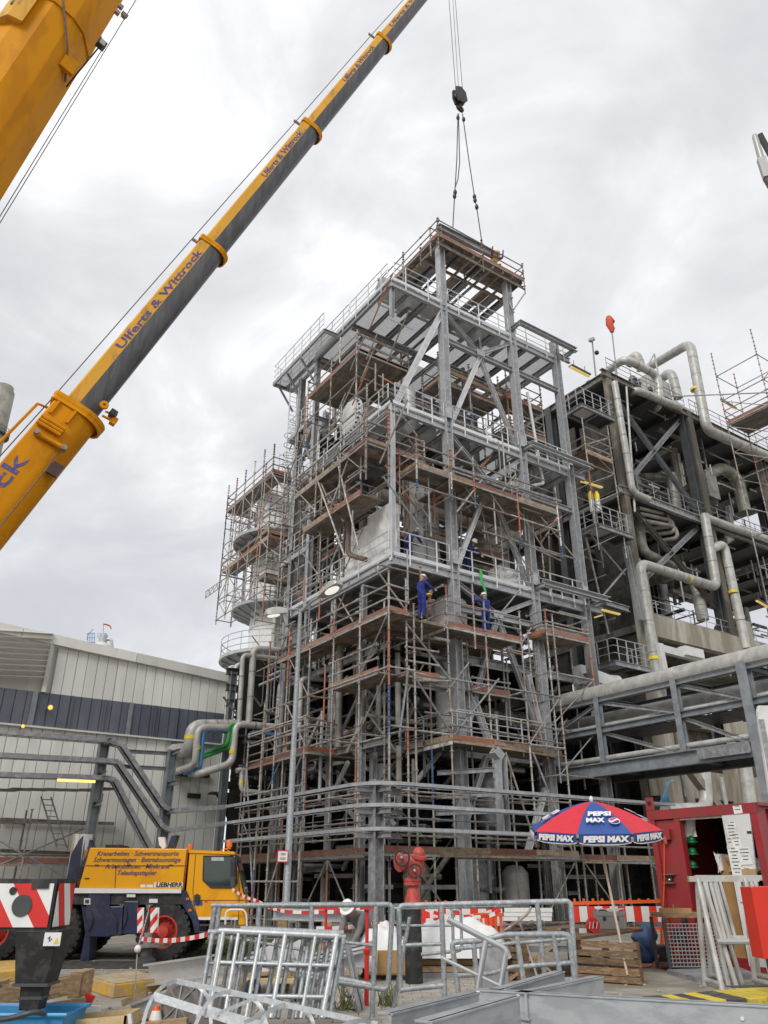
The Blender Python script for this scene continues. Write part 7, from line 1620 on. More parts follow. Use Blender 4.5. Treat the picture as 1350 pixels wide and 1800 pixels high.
for i in range(NP):
    a0 = 2 * math.pi * i / NP + A0 + .04; a1 = a0 + 2 * math.pi / NP; col = 'umb_red' if i % 2 == 0 else 'umb_blue'
    def fn(s, t, a0=a0, a1=a1):
        # t from top to rim, s across: straight chords sagging between ribs
        e0 = ut - tlt * (Hu * t ** 1.55) + (xU * math.cos(a0) + yU * math.sin(a0)) * Ru * t; e1 = ut - tlt * (Hu * t ** 1.55) + (xU * math.cos(a1) + yU * math.sin(a1)) * Ru * t
        p = e0.lerp(e1, s); return p - tlt * ((.035 * math.sin(math.pi * s) + .006 * math.sin(19 * s + 3 * t + a0)) * t) 
    mb = MB(); mb.use(col); mb.grid(fn, 8, 10); pn = mb.build('canopy_panel', None, um); pans.append((a0, a1, pn))
    mb = MB()
    def fv_(s, t, a0=a0, a1=a1):
        e0 = rim(a0); e1 = rim(a1); p = e0.lerp(e1, .03 + .94 * s); drp = .19 * (1 - .18 * (abs(2 * s - 1) ** 4)); return p - tlt * (drp * t) + ((e0 + e1) / 2 - (ut - tlt * Hu)).normalized() * .012 * math.sin(6 * s + i)
    mb.grid(fv_, 14, 4); vl = mb.build('valance', 'umb_navy', um)
    ed = MB(); ed.tube([fv_(s / 14, 1.0) for s in range(15)] , .009, 4); ed.build('valance_edge', 'umb_white', vl)
    c_ = (rim(a0) + rim(a1)) / 2; o_ = (c_ - (ut - tlt * Hu)).normalized(); xd = (rim(a1) - rim(a0)).normalized()
    lettering(vl, 'PEPSI MAX', c_ - tlt * .095 + o_ * .022, xd, tlt, .135, 'umb_white', .009, .12, (rim(a1) - rim(a0)).length * .84)
    bar(um, 'rib', ut - tlt * .03, rim(a0) - tlt * .01, .012, .012, 'clad'); bar(um, 'stretcher', ut - tlt * .75, ut - tlt * (Hu * .5 ** 1.55 + .03) + (xU * math.cos(a0) + yU * math.sin(a0)) * Ru * .5, .01, .01, 'clad')
for i, (a0, a1, pn) in enumerate(pans):
    am = (a0 + a1) / 2; dm = xU * math.cos(am) + yU * math.sin(am)
    if dm.y < .35:
        ca = math.cos(math.pi / NP)
        def sp(t): return ut - tlt * (Hu * t ** 1.55) + dm * (Ru * t * ca)
        up_ = (sp(.55) - sp(.75)).normalized(); xr = (rim(a1) - rim(a0)).normalized(); n_ = xr.cross(up_)
        if i % 2 == 1:
            lettering(pn, 'PEPSI', sp(.60) + n_ * .045, xr, up_, .19, 'umb_white', .010, .18, .46); lettering(pn, 'MAX', sp(.76) + n_ * .045 - xr * .12, xr, up_, .19, 'umb_white', .010, .18, .36)
            cc_ = sp(.78) + n_ * .047 + xr * .24
            for r_, m_, o2 in ((.105, 'umb_white', 0), (.092, 'umb_red', .003)):
                mb = MB(); mb.prism([cc_ + n_ * o2 + (xr * math.cos(t) + up_ * math.sin(t)) * r_ for t in [k * math.pi / 12 for k in range(24)]], n_ * .002); mb.build('roundel', m_, pn)
            mb = MB(); mb.prism([cc_ + n_ * .0065 + (xr * math.cos(t) + up_ * (math.sin(t))) * .092 for t in [math.pi + k * math.pi / 12 for k in range(13)]], n_ * .002); mb.build('roundel', 'umb_navy', pn)
            mb = MB(); mb.prism([cc_ + n_ * .009 + xr * (.092 * s) + up_ * (.035 * math.sin(2.6 * s) + w_) for s, w_ in [(-1 + k / 6, .022) for k in range(13)] + [(1 - k / 6, -.022) for k in range(13)]], n_ * .002); mb.build('roundel', 'umb_white', pn)

def at(x, y, Y): return P(x, y, Y=Y)
wb = thing('workbench', 'long wooden workbench top resting on upright pallets under the parasol', 'workbench', P(1000, 1730, z=0))
zt = at(1010, 1650, 15.6).z
tp = [P(872, 1640, z=zt), P(1012, 1648, z=zt), P(1130, 1633, z=zt), P(1010, 1624, z=zt)]
quadprism(wb, 'top_board', tp, zt - .045, zt, 'wood_dark')
def pallet(label, pa, pb_, z0, z1, nb, depth, m='wood_dark'):
    t = thing('pallet', label, 'pallet', (pa + pb_) / 2); d = (pb_ - pa); L = d.length; x = d / L; n = V((-x.y, x.x, 0)); H_ = z1 - z0; bh = H_ / nb
    for k in range(nb):
        z = z0 + bh * (k + .5); slab(t, 'board', pa + d / 2 + Z * (z + random.uniform(-.006, .006)), d * random.uniform(.98, 1.01), n * .022, Z * bh * random.uniform(.70, .84), m)
        if k in (0, nb // 2, nb - 1): slab(t, 'board', pa + d / 2 + n * depth + Z * z, d, n * .022, Z * bh * .7, m)
    for s in (.03, .5, .97):
        for k in range(nb): slab(t, 'block', pa + d * s + n * depth / 2 + Z * (z0 + bh * (k + .5)), x * .1, n * (depth - .03), Z * bh * .95, m)
    return t
pR0 = P(1012, 1727, z=0); pR1 = P(1136, 1738, z=0); pR0.z = pR1.z = 0
pallet('brown pallet standing on edge below the right end of the workbench', V((P(1010, 1640, Y=15.9).x, 16.2, 0)), V((P(1122, 1640, Y=15.3).x, 15.5, 0)), .0, zt - .05, 5, .13)
pallet('dark pallet standing on edge below the left end of the workbench', V((P(880, 1640, Y=16.2).x, 16.7, 0)), V((P(915, 1640, Y=16.2).x, 16.1, 0)), 0, zt - .05, 6, .13)
xa, xb = at(905, 1712, 16.2), at(1000, 1712, 16.0)
for (x0, y0, x1, y1) in ((880, 1635, 985, 1722), (1000, 1640, 895, 1722)): bar(wb, 'cross_brace', at(x0, y0, 16.3), at(x1, y1, 16.3), .04, .14, 'wood', 'box', V((0, -1, 0)))
bar(wb, 'rear_leg', at(1000, 1640, 16.9), V((at(1000, 1640, 16.9).x, 16.9, 0)), .1, .1, 'wood_dark')
bar(wb, 'rail', at(905, 1668, 16.5), at(1010, 1668, 16.3), .04, .1, 'steel_blue')
bar(thing('iron_bar', 'rusty bent iron bar leaning against the workbench legs', 'bar', at(925, 1710, 15.9)), 'bar', at(911, 1612, 16.0), at(944, 1715, 15.9), .05, .03, 'tube_rust'); hb = thing('bent_tube', 'dark bent tube hooked over the left end of the workbench', 'tube', at(890, 1640, 15.8)); MB().tube(bend([at(886, 1636, 15.8), at(908, 1622, 15.8), at(928, 1606, 15.8), at(934, 1594, 15.8)], .1), .022, 8).build('tube', 'tube_rust', hb)
cs_ = thing('tool_case', 'pale grey tool case with papers on the right end of the workbench', 'case', P(1085, 1640, z=zt))
a = P(1052, 1634, z=zt); b = P(1122, 1638, z=zt); mb = MB(); mb.prism([a, V((b.x, a.y, zt)), V((b.x, a.y + .34, zt)), V((a.x, a.y + .34, zt))], Z * .34); mb.build('body', 'case_grey', cs_, bevel=.015)
for s in (.25, .7): slab(cs_, 'latch', a.lerp(V((b.x, a.y, zt)), s) + V((0, -.01, .2)), (.05, 0, 0), (0, .02, 0), Z * .07, 'black')
slab(cs_, 'lid_seam', V(((a.x + b.x) / 2, a.y - .002, zt + .25)), ((b.x - a.x), 0, 0), (0, .004, 0), Z * .008, 'steel_dark')
mb = MB(); mb.grid(lambda s, t: V((a.x + .02 + s * (b.x - a.x) * .95, a.y + .02 + .32 * t, zt + .35 + .03 * math.sin(8 * s + 3 * t) + .02 * math.sin(13 * t))), 12, 8); tag(mb.build('papers', 'paper'), 'loose white papers lying on the grey tool case', 'papers')
rl = MB(); c = P(1042, 1640, z=zt) + Z * .13; rl.lathe(c + V((0, .06, 0)), V((0.3, -1, 0)), [(.05, 0), (.13, 0), (.13, .12), (.05, .12)], 18); ro = tag(rl.build('tape_roll', 'red'), 'red and white tape roll lying on the workbench beside the case', 'tape roll'); 
ORG[ro.name] = V(ro.location)
for k in range(3): bar(ro, 'stripe', c + V((-.08 + .07 * k, -.08, -.05)), c + V((-.05 + .07 * k, -.08, .07)), .03, .01, 'white')
for k in range(7): 
    q = P(985 + k * 8, 1636 + (k % 3) * 2, z=zt); tl = thing('hand_tool', ('rusty pliers', 'dark spanner', 'small brown vice', 'short steel offcut', 'dusty clamp', 'pale paper scrap', 'brown drill part')[k] + ' lying among the tools in the middle of the workbench', 'tool', q); slab(tl, 'body', q + Z * .03, (.12, .05 * (k % 2), 0), (-.02, .06, 0), Z * (.04 + .03 * (k % 3)), ('tube_rust', 'steel_dark', 'pipe_brown', 'galv', 'pipe_brown', 'paper', 'wood_dark')[k]); slab(tl, 'grip', q + V((.08, .02, .03)), (.10, -.03, 0), (.01, .03, 0), Z * .03, 'steel_dark')
a = P(876, 1640, z=zt); b = P(960, 1634, z=zt)
cs2 = thing('corrugated_sheets', 'stack of shiny corrugated sheets lying on the left end of the workbench', 'metal sheets', (a + b) / 2)
for k in range(3):
    mb = MB(); mb.grid(lambda s, t, k=k: a.lerp(b, s * .97) + V((0, .5 * t, .02 + k * .05 + .05 * abs(((s * 5) % 1) * 2 - 1))), 30, 1, False); mb.build('sheet', 'zinc_shiny', cs2)
a = P(885, 1618, z=zt + .02); b = P(980, 1610, z=zt + .02); wp_ = thing('white_board_stack', 'long white panel package behind the corrugated sheets on the bench', 'panels', a)
for k in range(3): mb = MB(); c1 = V((a.x + .02 * k, a.y, zt + .1 * k + .01)); mb.prism([c1, c1 + V((1.2, -.1, .0)), c1 + V((1.22, .1, .0)), c1 + V((.02, .2, 0))], Z * .09); mb.build('panel', 'white', wp_)
bg = MB(); c = P(1138, 1692, z=0); bg.ball(c + Z * .36, .27, .24, .40, 28, 20)
for p in bg.v: 
    n_ = p - c; p += V((math.sin(11 * n_.z + 7 * n_.x) * .05 + math.sin(31 * n_.z) * .012, math.sin(23 * n_.x + 9 * n_.z) * .03, math.sin(10 * n_.x + 6 * n_.y) * .05 + math.sin(37 * n_.x + 11 * n_.z) * .015)); p.z = max(.01, p.z)
tag(bg.build('bag', 'tarp_blue'), 'crumpled dark blue bag standing on the ground left of the container', 'bag')
bk = MB(); c = P(1168, 1694, z=0); bk.lathe(c, Z, [(.16, 0), (.2, .34), (.18, .36)], 18); tag(bk.build('bucket', 'black'), 'black bucket on the ground at the container corner', 'bucket')
mbx = thing('mesh_box', 'wire mesh box pallet with boards on top between bench and container', 'mesh box', P(1150, 1680, z=0)); o = P(1118, 1690, z=0); o = V((o.x, 17.6, 0)); wX = 1.15
for k in range(17): bar(mbx, 'wire', o + V((wX * k / 16, 0, .1)), o + V((wX * k / 16, 0, .85)), .010, .010, 'mesh_wire', 'cyl6')
for k in range(12): bar(mbx, 'wire', o + V((0, -.006, .1 + k * .068)), o + V((wX, -.006, .1 + k * .068)), .010, .010, 'mesh_wire', 'cyl6')
for x in (0, wX): bar(mbx, 'post', o + V((x, 0, 0)), o + V((x, 0, .95)), .06, .06, 'steel_dark'); bar(mbx, 'post', o + V((x, .8, 0)), o + V((x, .8, .95)), .06, .06, 'steel_dark')
slab(mbx, 'floor', o + V((wX / 2, .4, .1)), (wX, 0, 0), (0, .8, 0), Z * .04, 'steel_dark'); slab(mbx, 'lid_board', o + V((wX / 2, .4, 1.0)), (wX, 0, 0), (0, .8, 0), Z * .08, 'wood')
slab(mbx, 'timber', o + V((.35, .25, 1.08)), (.6, .05, 0), (0, .2, 0), Z * .09, 'ply')

# ================================================================== WARNING BARRIERS AND TAPES
def plastic_barrier(label, x0, x1, y0, y1, Y, mode):
    a = at(x0, y0, Y); b = at(x1, y0 - (4 if x0 > 900 else 0), Y); zb = at(x0, y1, Y).z
    t = thing('traffic_barrier', label, 'traffic barrier', V(((a.x + b.x) / 2, Y, 0))); L = b.x - a.x; H_ = a.z - zb
    bar(t, 'rail', V((a.x, Y, a.z)), V((b.x, Y, b.z)), .06, .07, 'orange'); bar(t, 'rail', V((a.x, Y, zb)), V((b.x, Y, zb)), .06, .06, 'orange')
    if mode == 'board':
        n = max(6, int(L / .17)); hh = H_ * .62
        for k in range(n): slab(t, 'stripe_board', V((a.x + L * (k + .5) / n, Y - .02, a.z - .06 - hh / 2)), (L / n, 0, 0), (0, .03, 0), Z * hh, 'barrier_red' if k % 2 == 0 else 'white')
        for k in range(int(L / .22)): slab(t, 'stud', V((a.x + .1 + k * .22, Y, a.z + .06)), (.05, 0, 0), (0, .05, 0), Z * .09, 'orange')
    else:
        n = max(6, int(L / .15))
        for k in range(n): slab(t, 'slat', V((a.x + L * (k + .5) / n, Y, (a.z + zb) / 2)), (L / n * .55, 0, 0), (0, .035, 0), Z * H_, 'orange')
    for s in (.06, .94): bar(t, 'foot_post', V((a.x + L * s, Y, zb)), V((a.x + L * s, Y, .1)), .05, .05, 'orange'); slab(t, 'foot', V((a.x + L * s, Y, .055)), (.3, 0, 0), (0, .7, 0), Z * .11, 'rubber')
    return t
plastic_barrier('orange barrier with red and white upright stripes behind the hydrant', 741, 882, 1592, 1640, 19.4, 'board')
plastic_barrier('orange slatted barrier lying left of the bench behind the white sheet', 832, 884, 1608, 1642, 18.6, 'slat')
plastic_barrier('orange slatted barrier just right of the black hydrant post', 740, 826, 1620, 1648, 18.9, 'slat')
plastic_barrier('long red and white barrier with orange studs behind the parasol pole', 1003, 1165, 1588, 1632, 20.5, 'board')
yb = thing('hazard_board', 'yellow and black diagonal striped board behind the barrier left of the hydrant', 'hazard board', at(665, 1650, 17.5)); a = at(640, 1655, 17.5); b = at(692, 1652, 17.5); stripes(yb, 'stripe', V((a.x, 17.5, a.z)), V((b.x - a.x, 0, 0)), Z * .28, 9, .8, .02, 'kerb_yellow', 'kerb_black')
def tape(label, pts, wd=.075, seg=.16):
    t = thing('warning_tape', label, 'warning tape', pts[len(pts) // 2]); n = 0; k = 0
    for a, b in zip(pts, pts[1:]):
        a = V(a); b = V(b); L = (b - a).length; m_ = max(1, round(L / seg)); 
        for i in range(m_):
            p = a.lerp(b, i / m_); q = a.lerp(b, (i + 1) / m_); sg_ = lambda s: -Z * .06 * L * .35 * math.sin(math.pi * s)
            p = p + sg_(i / m_); q = q + sg_((i + 1) / m_)
            bar(t, 'tape_stripe', p, q, .006, wd * random.uniform(.75, 1.0), 'red' if k % 2 else 'white'); k += 1
    return t
tape('red and white tape from the wire rod across the crane wheel to the railing stack', [at(246, 1650, 15.2), at(368, 1642, 13.2)])
tape('red and white tape hanging from the crane cab down past the lamp post', [at(408, 1563, 19.7), at(450, 1583, 18.5), at(500, 1602, 17.5), at(560, 1603, 17.4), at(640, 1598, 17.4)])
tape('red and white tape behind the kneeling worker towards the hydrant', [at(556, 1632, 16.8), at(640, 1626, 16.8), at(722, 1616, 16.8)])
tape('red and white tape sagging before the striped barrier to the bench', [at(722, 1618, 17.2), at(800, 1612, 17.6), at(860, 1610, 17.6), at(880, 1600, 17.4)])
tape('short red and white tape hanging on the striped barrier by the hydrant', [at(748, 1598, 18.9), at(790, 1612, 18.9), at(850, 1607, 18.9), at(878, 1594, 18.9)])
wr = thing('wire_rod', 'thin rusty wire rod stuck upright near the cone with tape knotted on top', 'rod', P(236, 1795, z=0)); wt = at(262, 1595, 14.0)
MB().tube([P(234, 1796, z=0), at(241, 1680, 12.6), at(243, 1666, 12.7)], .008, 6).build('rod', 'tube_rust', wr)
kn = MB(); kn.ball(at(242, 1668, 12.6), .05, .045, .05); kn.build('tape_knot', 'white', wr)
tape('twisted red and white tape running up from the wire rod to the crane warning board', [at(242, 1668, 12.65), at(247, 1650, 13.5), at(256, 1620, 15.5), at(262, 1596, 16.9)], .11)

# ================================================================== HYDRANT
hy = thing('hydrant', 'red fire hydrant head with two dark hand wheels on a black post', 'fire hydrant', P(729, 1735, z=0))
hY = 15.6; hb = P(729, 1735, z=0); hx = lambda x, y: at(x, y, hY)
s_ = (hx(740, 1560) - hx(700, 1560)).length / 40
c0 = hx(726, 1588); bs = V((c0.x, hY, 0))
MB().lathe(bs, Z, [(15 * s_, 0), (14.5 * s_, c0.z * .5), (13 * s_, c0.z - .02)], 24).build('post', 'black', hy)
z = lambda y: hx(725, y).z
MB().lathe(V((c0.x, hY, 0)), Z, [(14 * s_, c0.z - .02), (13.5 * s_, z(1580)), (9 * s_, z(1560)), (9 * s_, z(1556)), (15 * s_, z(1556)), (15 * s_, z(1552)), (14 * s_, z(1551.5)), (14 * s_, z(1549.5)), (15 * s_, z(1549)), (15 * s_, z(1545)), (9 * s_, z(1544)), (11 * s_, z(1530)), (13 * s_, z(1522)), (13 * s_, z(1512)), (8 * s_, z(1505))], 24).build('body', 'hydrant_red', hy)
for i in range(8):
    t = i * math.pi / 4; q = V((c0.x + 12.5 * s_ * math.cos(t), hY + 12.5 * s_ * math.sin(t), z(1557))); bar(hy, 'bolt', q, q + Z * (z(1543) - z(1557)), .012, .012, 'tube_rust', 'cyl6')
MB().lathe(hx(716, 1514), V((-1, -.4, -.1)), [(10 * s_, -10 * s_), (12 * s_, 4 * s_), (14 * s_, 13 * s_), (16 * s_, 14 * s_), (16 * s_, 18 * s_), (12 * s_, 22 * s_), (.001, 24 * s_)], 22).build('outlet', 'hydrant_red', hy)
MB().lathe(hx(734, 1524), V((.12, -.1, 1)), [(11 * s_, -12 * s_), (11 * s_, 12 * s_), (15 * s_, 13 * s_), (15 * s_, 18 * s_), (11 * s_, 20 * s_), (11 * s_, 25 * s_), (8 * s_, 30 * s_), (2 * s_, 33 * s_)], 20).build('outlet', 'hydrant_red', hy)
def handwheel(c, n, r):
    n = V(n).normalized(); x = Z.cross(n).normalized(); y = n.cross(x)
    mb = MB(); mb.tube([c + (x * math.cos(t) + y * math.sin(t)) * r for t in [i * math.pi / 12 for i in range(24)]], r * .13, 8, closed=True); w = mb.build('hand_wheel', 'black', hy)
    for k in range(5): a = 2 * math.pi * k / 5 + .3; bar(w, 'spoke', c, c + (x * math.cos(a) + y * math.sin(a)) * r, r * .16, r * .1, 'steel_dark')
    MB().lathe(c + n * .02, n, [(r * .22, -.03), (r * .22, .02), (r * .1, .05)], 10).build('hub', 'galv', w); bar(hy, 'stem', c - n * .18, c, .022, .022, 'hydrant_red', 'cyl8')
handwheel(at(707, 1508, hY - .26), (-.25, -1, .12), 12.5 * s_); handwheel(at(729, 1531, hY - .25), (-.1, -1, .15), 11 * s_)
ORG_ = None
# red adjustable props
for k, (x, yb, lb) in enumerate(((571, 1716, 'red steel prop with a flat T head left of the kneeling worker'), (645, 1772, 'red steel prop with a flat T head nearer the hydrant'))):
    b = P(x - 1, yb, z=0); Y_ = b.y; t = at(x + 1, 1597, Y_); pr_ = thing('steel_prop', lb, 'prop', b); bar(pr_, 'tube', b, V((b.x, Y_, t.z - .55)), .034, .034, 'red', 'cyl10'); bar(pr_, 'inner_tube', V((b.x, Y_, t.z - .55)), V((b.x, Y_, t.z)), .026, .026, 'red', 'cyl10')
    slab(pr_, 'head_plate', V((b.x, Y_, t.z)), (.46 if k == 0 else .22, 0, 0), (0, .14, 0), Z * .03, 'red'); slab(pr_, 'foot_plate', V((b.x, Y_, .012)), (.15, 0, 0), (0, .15, 0), Z * .02, 'red'); MB().lathe(V((b.x, Y_, t.z - .56)), Z, [(.034, -.04), (.05, -.02), (.05, .03), (.03, .05)], 12).build('collar', 'red', pr_)

# ================================================================== TUBULAR BARRIERS IN FRONT
TUB = .036
def frame_barrier(label, tubes, Y0, m='galv_tube', cat='railing section', name='railing_frame'):
    """tubes: list of (part, [(x,y[,Y])...], radius)"""
    pts0 = tubes[0][1][0]; t = thing(name, label, cat, at(pts0[0], pts0[1], Y0))
    for nm, pts, r in tubes:
        mb = MB(); q = [at(p[0], p[1], p[2] if len(p) > 2 else Y0) for p in pts]; mb.tube(bend(q, .07, 3) if len(q) > 2 else q, r, 10); mb.build(nm, m, t)
    return t
frame_barrier('long galvanised railing section standing left of the hydrant post', [
    ('frame_tube', [(372, 1592), (690, 1590), (682, 1740), (520, 1714)], TUB), ('post', [(378, 1594), (369, 1650)], TUB), ('post', [(456, 1594), (448, 1720)], TUB * .95), ('post', [(548, 1593), (543, 1770)], TUB), ('post', [(661, 1592), (654, 1792)], TUB), ('frame_tube', [(386, 1594), (380, 1640)], TUB * .9),
    ('mid_rail', [(440, 1640), (660, 1662)], .022), ('mid_rail', [(430, 1652), (544, 1672)], .018), ('lower_rail', [(430, 1690), (655, 1732)], TUB * .9)], 11.9)
frame_barrier('long galvanised railing section right of the hydrant post', [
    ('frame_tube', [(703, 1740), (701, 1592), (1003, 1584), (1012, 1722), (985, 1724)], TUB), ('post', [(776, 1592), (782, 1756)], TUB), ('post', [(944, 1587), (957, 1712)], TUB), ('mid_rail', [(703, 1662), (778, 1659)], .026), ('lower_rail', [(703, 1740), (780, 1732)], TUB * .95), ('brace', [(720, 1612), (690, 1780)], TUB * .8), ('rear_rail', [(690, 1597), (900, 1592)], .02)], 12.1)
frame_barrier('small bent galvanised railing section lying against the right railing', [
    ('frame_tube', [(806, 1745), (794, 1656), (845, 1654), (886, 1643), (1000, 1642), (1010, 1720)], TUB), ('post', [(832, 1652), (840, 1740)], TUB * .95), ('post', [(908, 1645), (921, 1728)], TUB), ('post', [(972, 1643), (986, 1722)], TUB), ('lower_rail', [(800, 1715), (860, 1712), (900, 1700), (1008, 1692)], TUB * .8), ('mid_rail', [(800, 1668), (900, 1658), (1000, 1650)], TUB * .7)], 11.5)
frame_barrier('shiny new tube handle leaning across the railing sections', [
    ('top_tube', [(787, 1616), (890, 1669), (880, 1736)], .038), ('post', [(854, 1653), (840, 1738)], .038), ('lower_tube', [(775, 1683), (880, 1734)], .022)], 10.9, 'zinc_shiny', 'handle', 'tube_handle')
frame_barrier('slim galvanised railing end standing behind the striped barrier post', [('frame_tube', [(791, 1592), (794, 1600), (810, 1600), (812, 1671), (740, 1678)], .024), ('post', [(795, 1600), (797, 1671)], .024), ('mid_rail', [(700, 1627), (795, 1627)], .018)], 13.2)
# leaning stack of railing frames
for k in range(4):
    dx, dy, dY = (0, 0, 0) if k == 0 else ((4, 2, .12), (26, -4, .22), (-6, 3, .34))[k - 1]
    Yt, Yb = 10.55 + dY, 10.15 + dY
    lb = ('front leaning railing frame of the galvanised stack', 'second leaning railing frame close behind the front one', 'third railing frame of the stack set further right', 'rearmost leaning railing frame of the galvanised stack')[k]
    q = lambda x, t: (x + dx - 26 * t, (1636 + (x - 385) * .045) * (1 - t) + 1790 * t + dy * (1 - t), Yt * (1 - t) + Yb * t)
    xs = [(393, 420, 458, 502, 555, 592), (385, 428, 464, 510, 562, 600), (405, 432, 476, 520, 556, 574), (380, 415, 450, 495, 540, 583)][k]
    tubes = [('top_rail', [q(xs[0] - 8, 0), q(xs[-1] + 4, 0)], .034), ('mid_rail', [q(xs[0], .36), q(xs[-1], .36)], .020), ('lower_rail', [q(xs[0], .74), q(xs[-1], .74)], .020)]
    for x in xs: tubes.append(('post', [q(x, 0), q(x, 1.0)], .030 if x in (xs[0], xs[-1], xs[3]) else .024))
    frame_barrier(lb, tubes, Yt, 'galv_tube' if k else 'galv_front', name='leaning_railing_frame')
# safety cage lying across
cg = thing('ladder_cage', 'bare galvanised ladder safety cage with hoops lying in front at the lower left', 'ladder cage', P(420, 1800, z=0))
def strap(pts, w_=.042, t_=.006, up=None, nm='strap', m='galv_front'):
    mb = MB(); pts = [V(p) for p in pts]
    for a, b in zip(pts, pts[1:]):
        d = (b - a); x = d.normalized(); n = (EYE - a).normalized(); n = (n - x * n.dot(x)).normalized(); y = n.cross(x); mb.obox((a + b) / 2, d * 1.02, y * w_, n * t_)
    return mb.build(nm, m, cg)
def cq(l, Y0=9.3): return [at(x, y, Yq) for x, y, Yq in l]
strap(cq([(311, 1725, 9.7), (406, 1744, 9.4), (501, 1766, 9.1), (662, 1801, 8.6)]), .05)
strap(cq([(270, 1751, 9.2), (356, 1778, 9.0)]), .075); strap(cq([(370, 1775, 9.5), (470, 1804, 9.3)]), .06); strap(cq([(356, 1778, 9.0), (440, 1806, 8.8)]), .06)
for l in ([(250, 1806, 9.0), (258, 1775, 9.1), (270, 1751, 9.2), (290, 1731, 9.45), (311, 1725, 9.7), (338, 1729, 9.8), (356, 1741, 9.8), (367, 1758, 9.7), (371, 1800, 9.6)], [(342, 1806, 8.8), (353, 1781, 8.9), (370, 1757, 9.1), (388, 1747, 9.3), (406, 1744, 9.4), (430, 1749, 9.45), (449, 1760, 9.45), (462, 1777, 9.4), (469, 1806, 9.3)], [(455, 1806, 8.6), (470, 1780, 8.8), (501, 1766, 9.1), (525, 1770, 9.15), (545, 1786, 9.15), (553, 1806, 9.1)], [(596, 1806, 8.4), (620, 1796, 8.5), (645, 1795, 8.6), (668, 1804, 8.7)]):
    strap(smooth(cq(l), 6), .036, nm='hoop')
strap(cq([(379, 1783, 8.9), (450, 1754, 9.25)]), .034, nm='tube_end'); strap(cq([(430, 1797, 8.7), (498, 1768, 9.05)]), .034, nm='tube_end')
# step ladder, trolley, cone
sl = thing('stepladder', 'small aluminium stepladder between the leaning frames and the red prop', 'stepladder', P(625, 1788, z=0))
for (x0, y0, x1, y1, Yq) in ((600, 1652, 604, 1785, 12.9), (607, 1652, 632, 1782, 12.3)): bar(sl, 'rail', at(x0, y0, 12.7), at(x1, y1, Yq), .05, .03, 'galv_dull')
bar(sl, 'rail', at(612, 1655, 12.75), at(640, 1778, 12.5), .05, .03, 'galv_dull')
for t in (.25, .5, .75, .92): bar(sl, 'tread', at(600, 1652, 12.7).lerp(at(604, 1785, 12.9), t), at(607, 1652, 12.7).lerp(at(632, 1782, 12.3), t), .07, .025, 'galv_dull')
tr = thing('trolley', 'flat trolley with one big rubber castor behind the leaning frames', 'trolley', P(520, 1760, z=0)); a = at(425, 1722, 13.6); b = at(545, 1716, 13.6)
quadprism(tr, 'deck', [a, b, b + V((.1, .7, 0)), a + V((0, .7, 0))], a.z - .05, a.z, 'wood_pale')
for x in (443, 528): c = at(x, 1746, 13.4); c.z = .16; MB().lathe(c, V((1, -.6, 0)), [(.06, -.04), (.15, -.045), (.16, -.02), (.16, .02), (.15, .045), (.06, .04)], 22).build('castor', 'rubber', tr); bar(tr, 'fork', c, V((c.x, c.y, a.z - .04)), .05, .12, 'galv_dull')
mb = MB(); [mb.obox(a + V((.2 + .12 * k, .2 + .1 * (k % 3), .05)), V((.3, .2 * math.sin(k), .02)), V((-.02, .05, 0)), Z * .05) for k in range(7)]; tag(mb.build('wood_scraps', 'wood'), 'scattered straw coloured wood scraps on the flat trolley', 'wood scraps')
cn = thing('traffic_cone', 'small orange and white traffic cone at the bottom edge', 'traffic cone', P(271, 1812, z=0)); c = P(271, 1812, z=0); hc = at(271, 1768, c.y).z
MB().lathe(c, Z, [(.15, .0), (.15, .03)], 20).build('foot', 'orange', cn)
rr = lambda f: .115 + (.035 - .115) * f
for f0, f1, m_ in ((.06, .45, 'orange'), (.45, .82, 'white'), (.82, 1.0, 'orange')): MB().lathe(c, Z, [(rr(f0), hc * f0), (rr(f1), hc * f1)], 20).build('band', m_, cn)
wh = thing('cable_reel', 'worn round metal reel lying behind the cage hoop', 'reel', P(318, 1790, z=0)); c = at(317, 1766, 11.2); wn = V((-.3, -1, .25)).normalized(); MB().lathe(c, wn, [(.05, -.05), (.2, -.05), (.26, -.02), (.26, .02), (.2, .05), (.15, .03), (.05, .05)], 24).build('rim', 'steel_old', wh)
for k in range(8): a_ = k * math.pi / 4; x_ = Z.cross(wn).normalized(); y_ = wn.cross(x_); bar(wh, 'spoke', c + wn * .05, c + wn * .05 + (x_ * math.cos(a_) + y_ * math.sin(a_)) * .25, .02, .02, 'galv_dull')
bd = thing('brown_board', 'dark brown sheet board leaning upright behind the cage', 'board', at(365, 1795, 10.9)); mb = MB(); mb.prism([at(335, 1748, 11.2), at(400, 1752, 11.2), at(398, 1812, 11.0), at(330, 1808, 11.0)], (0, .03, 0)); mb.build('board', 'board_brown', bd)
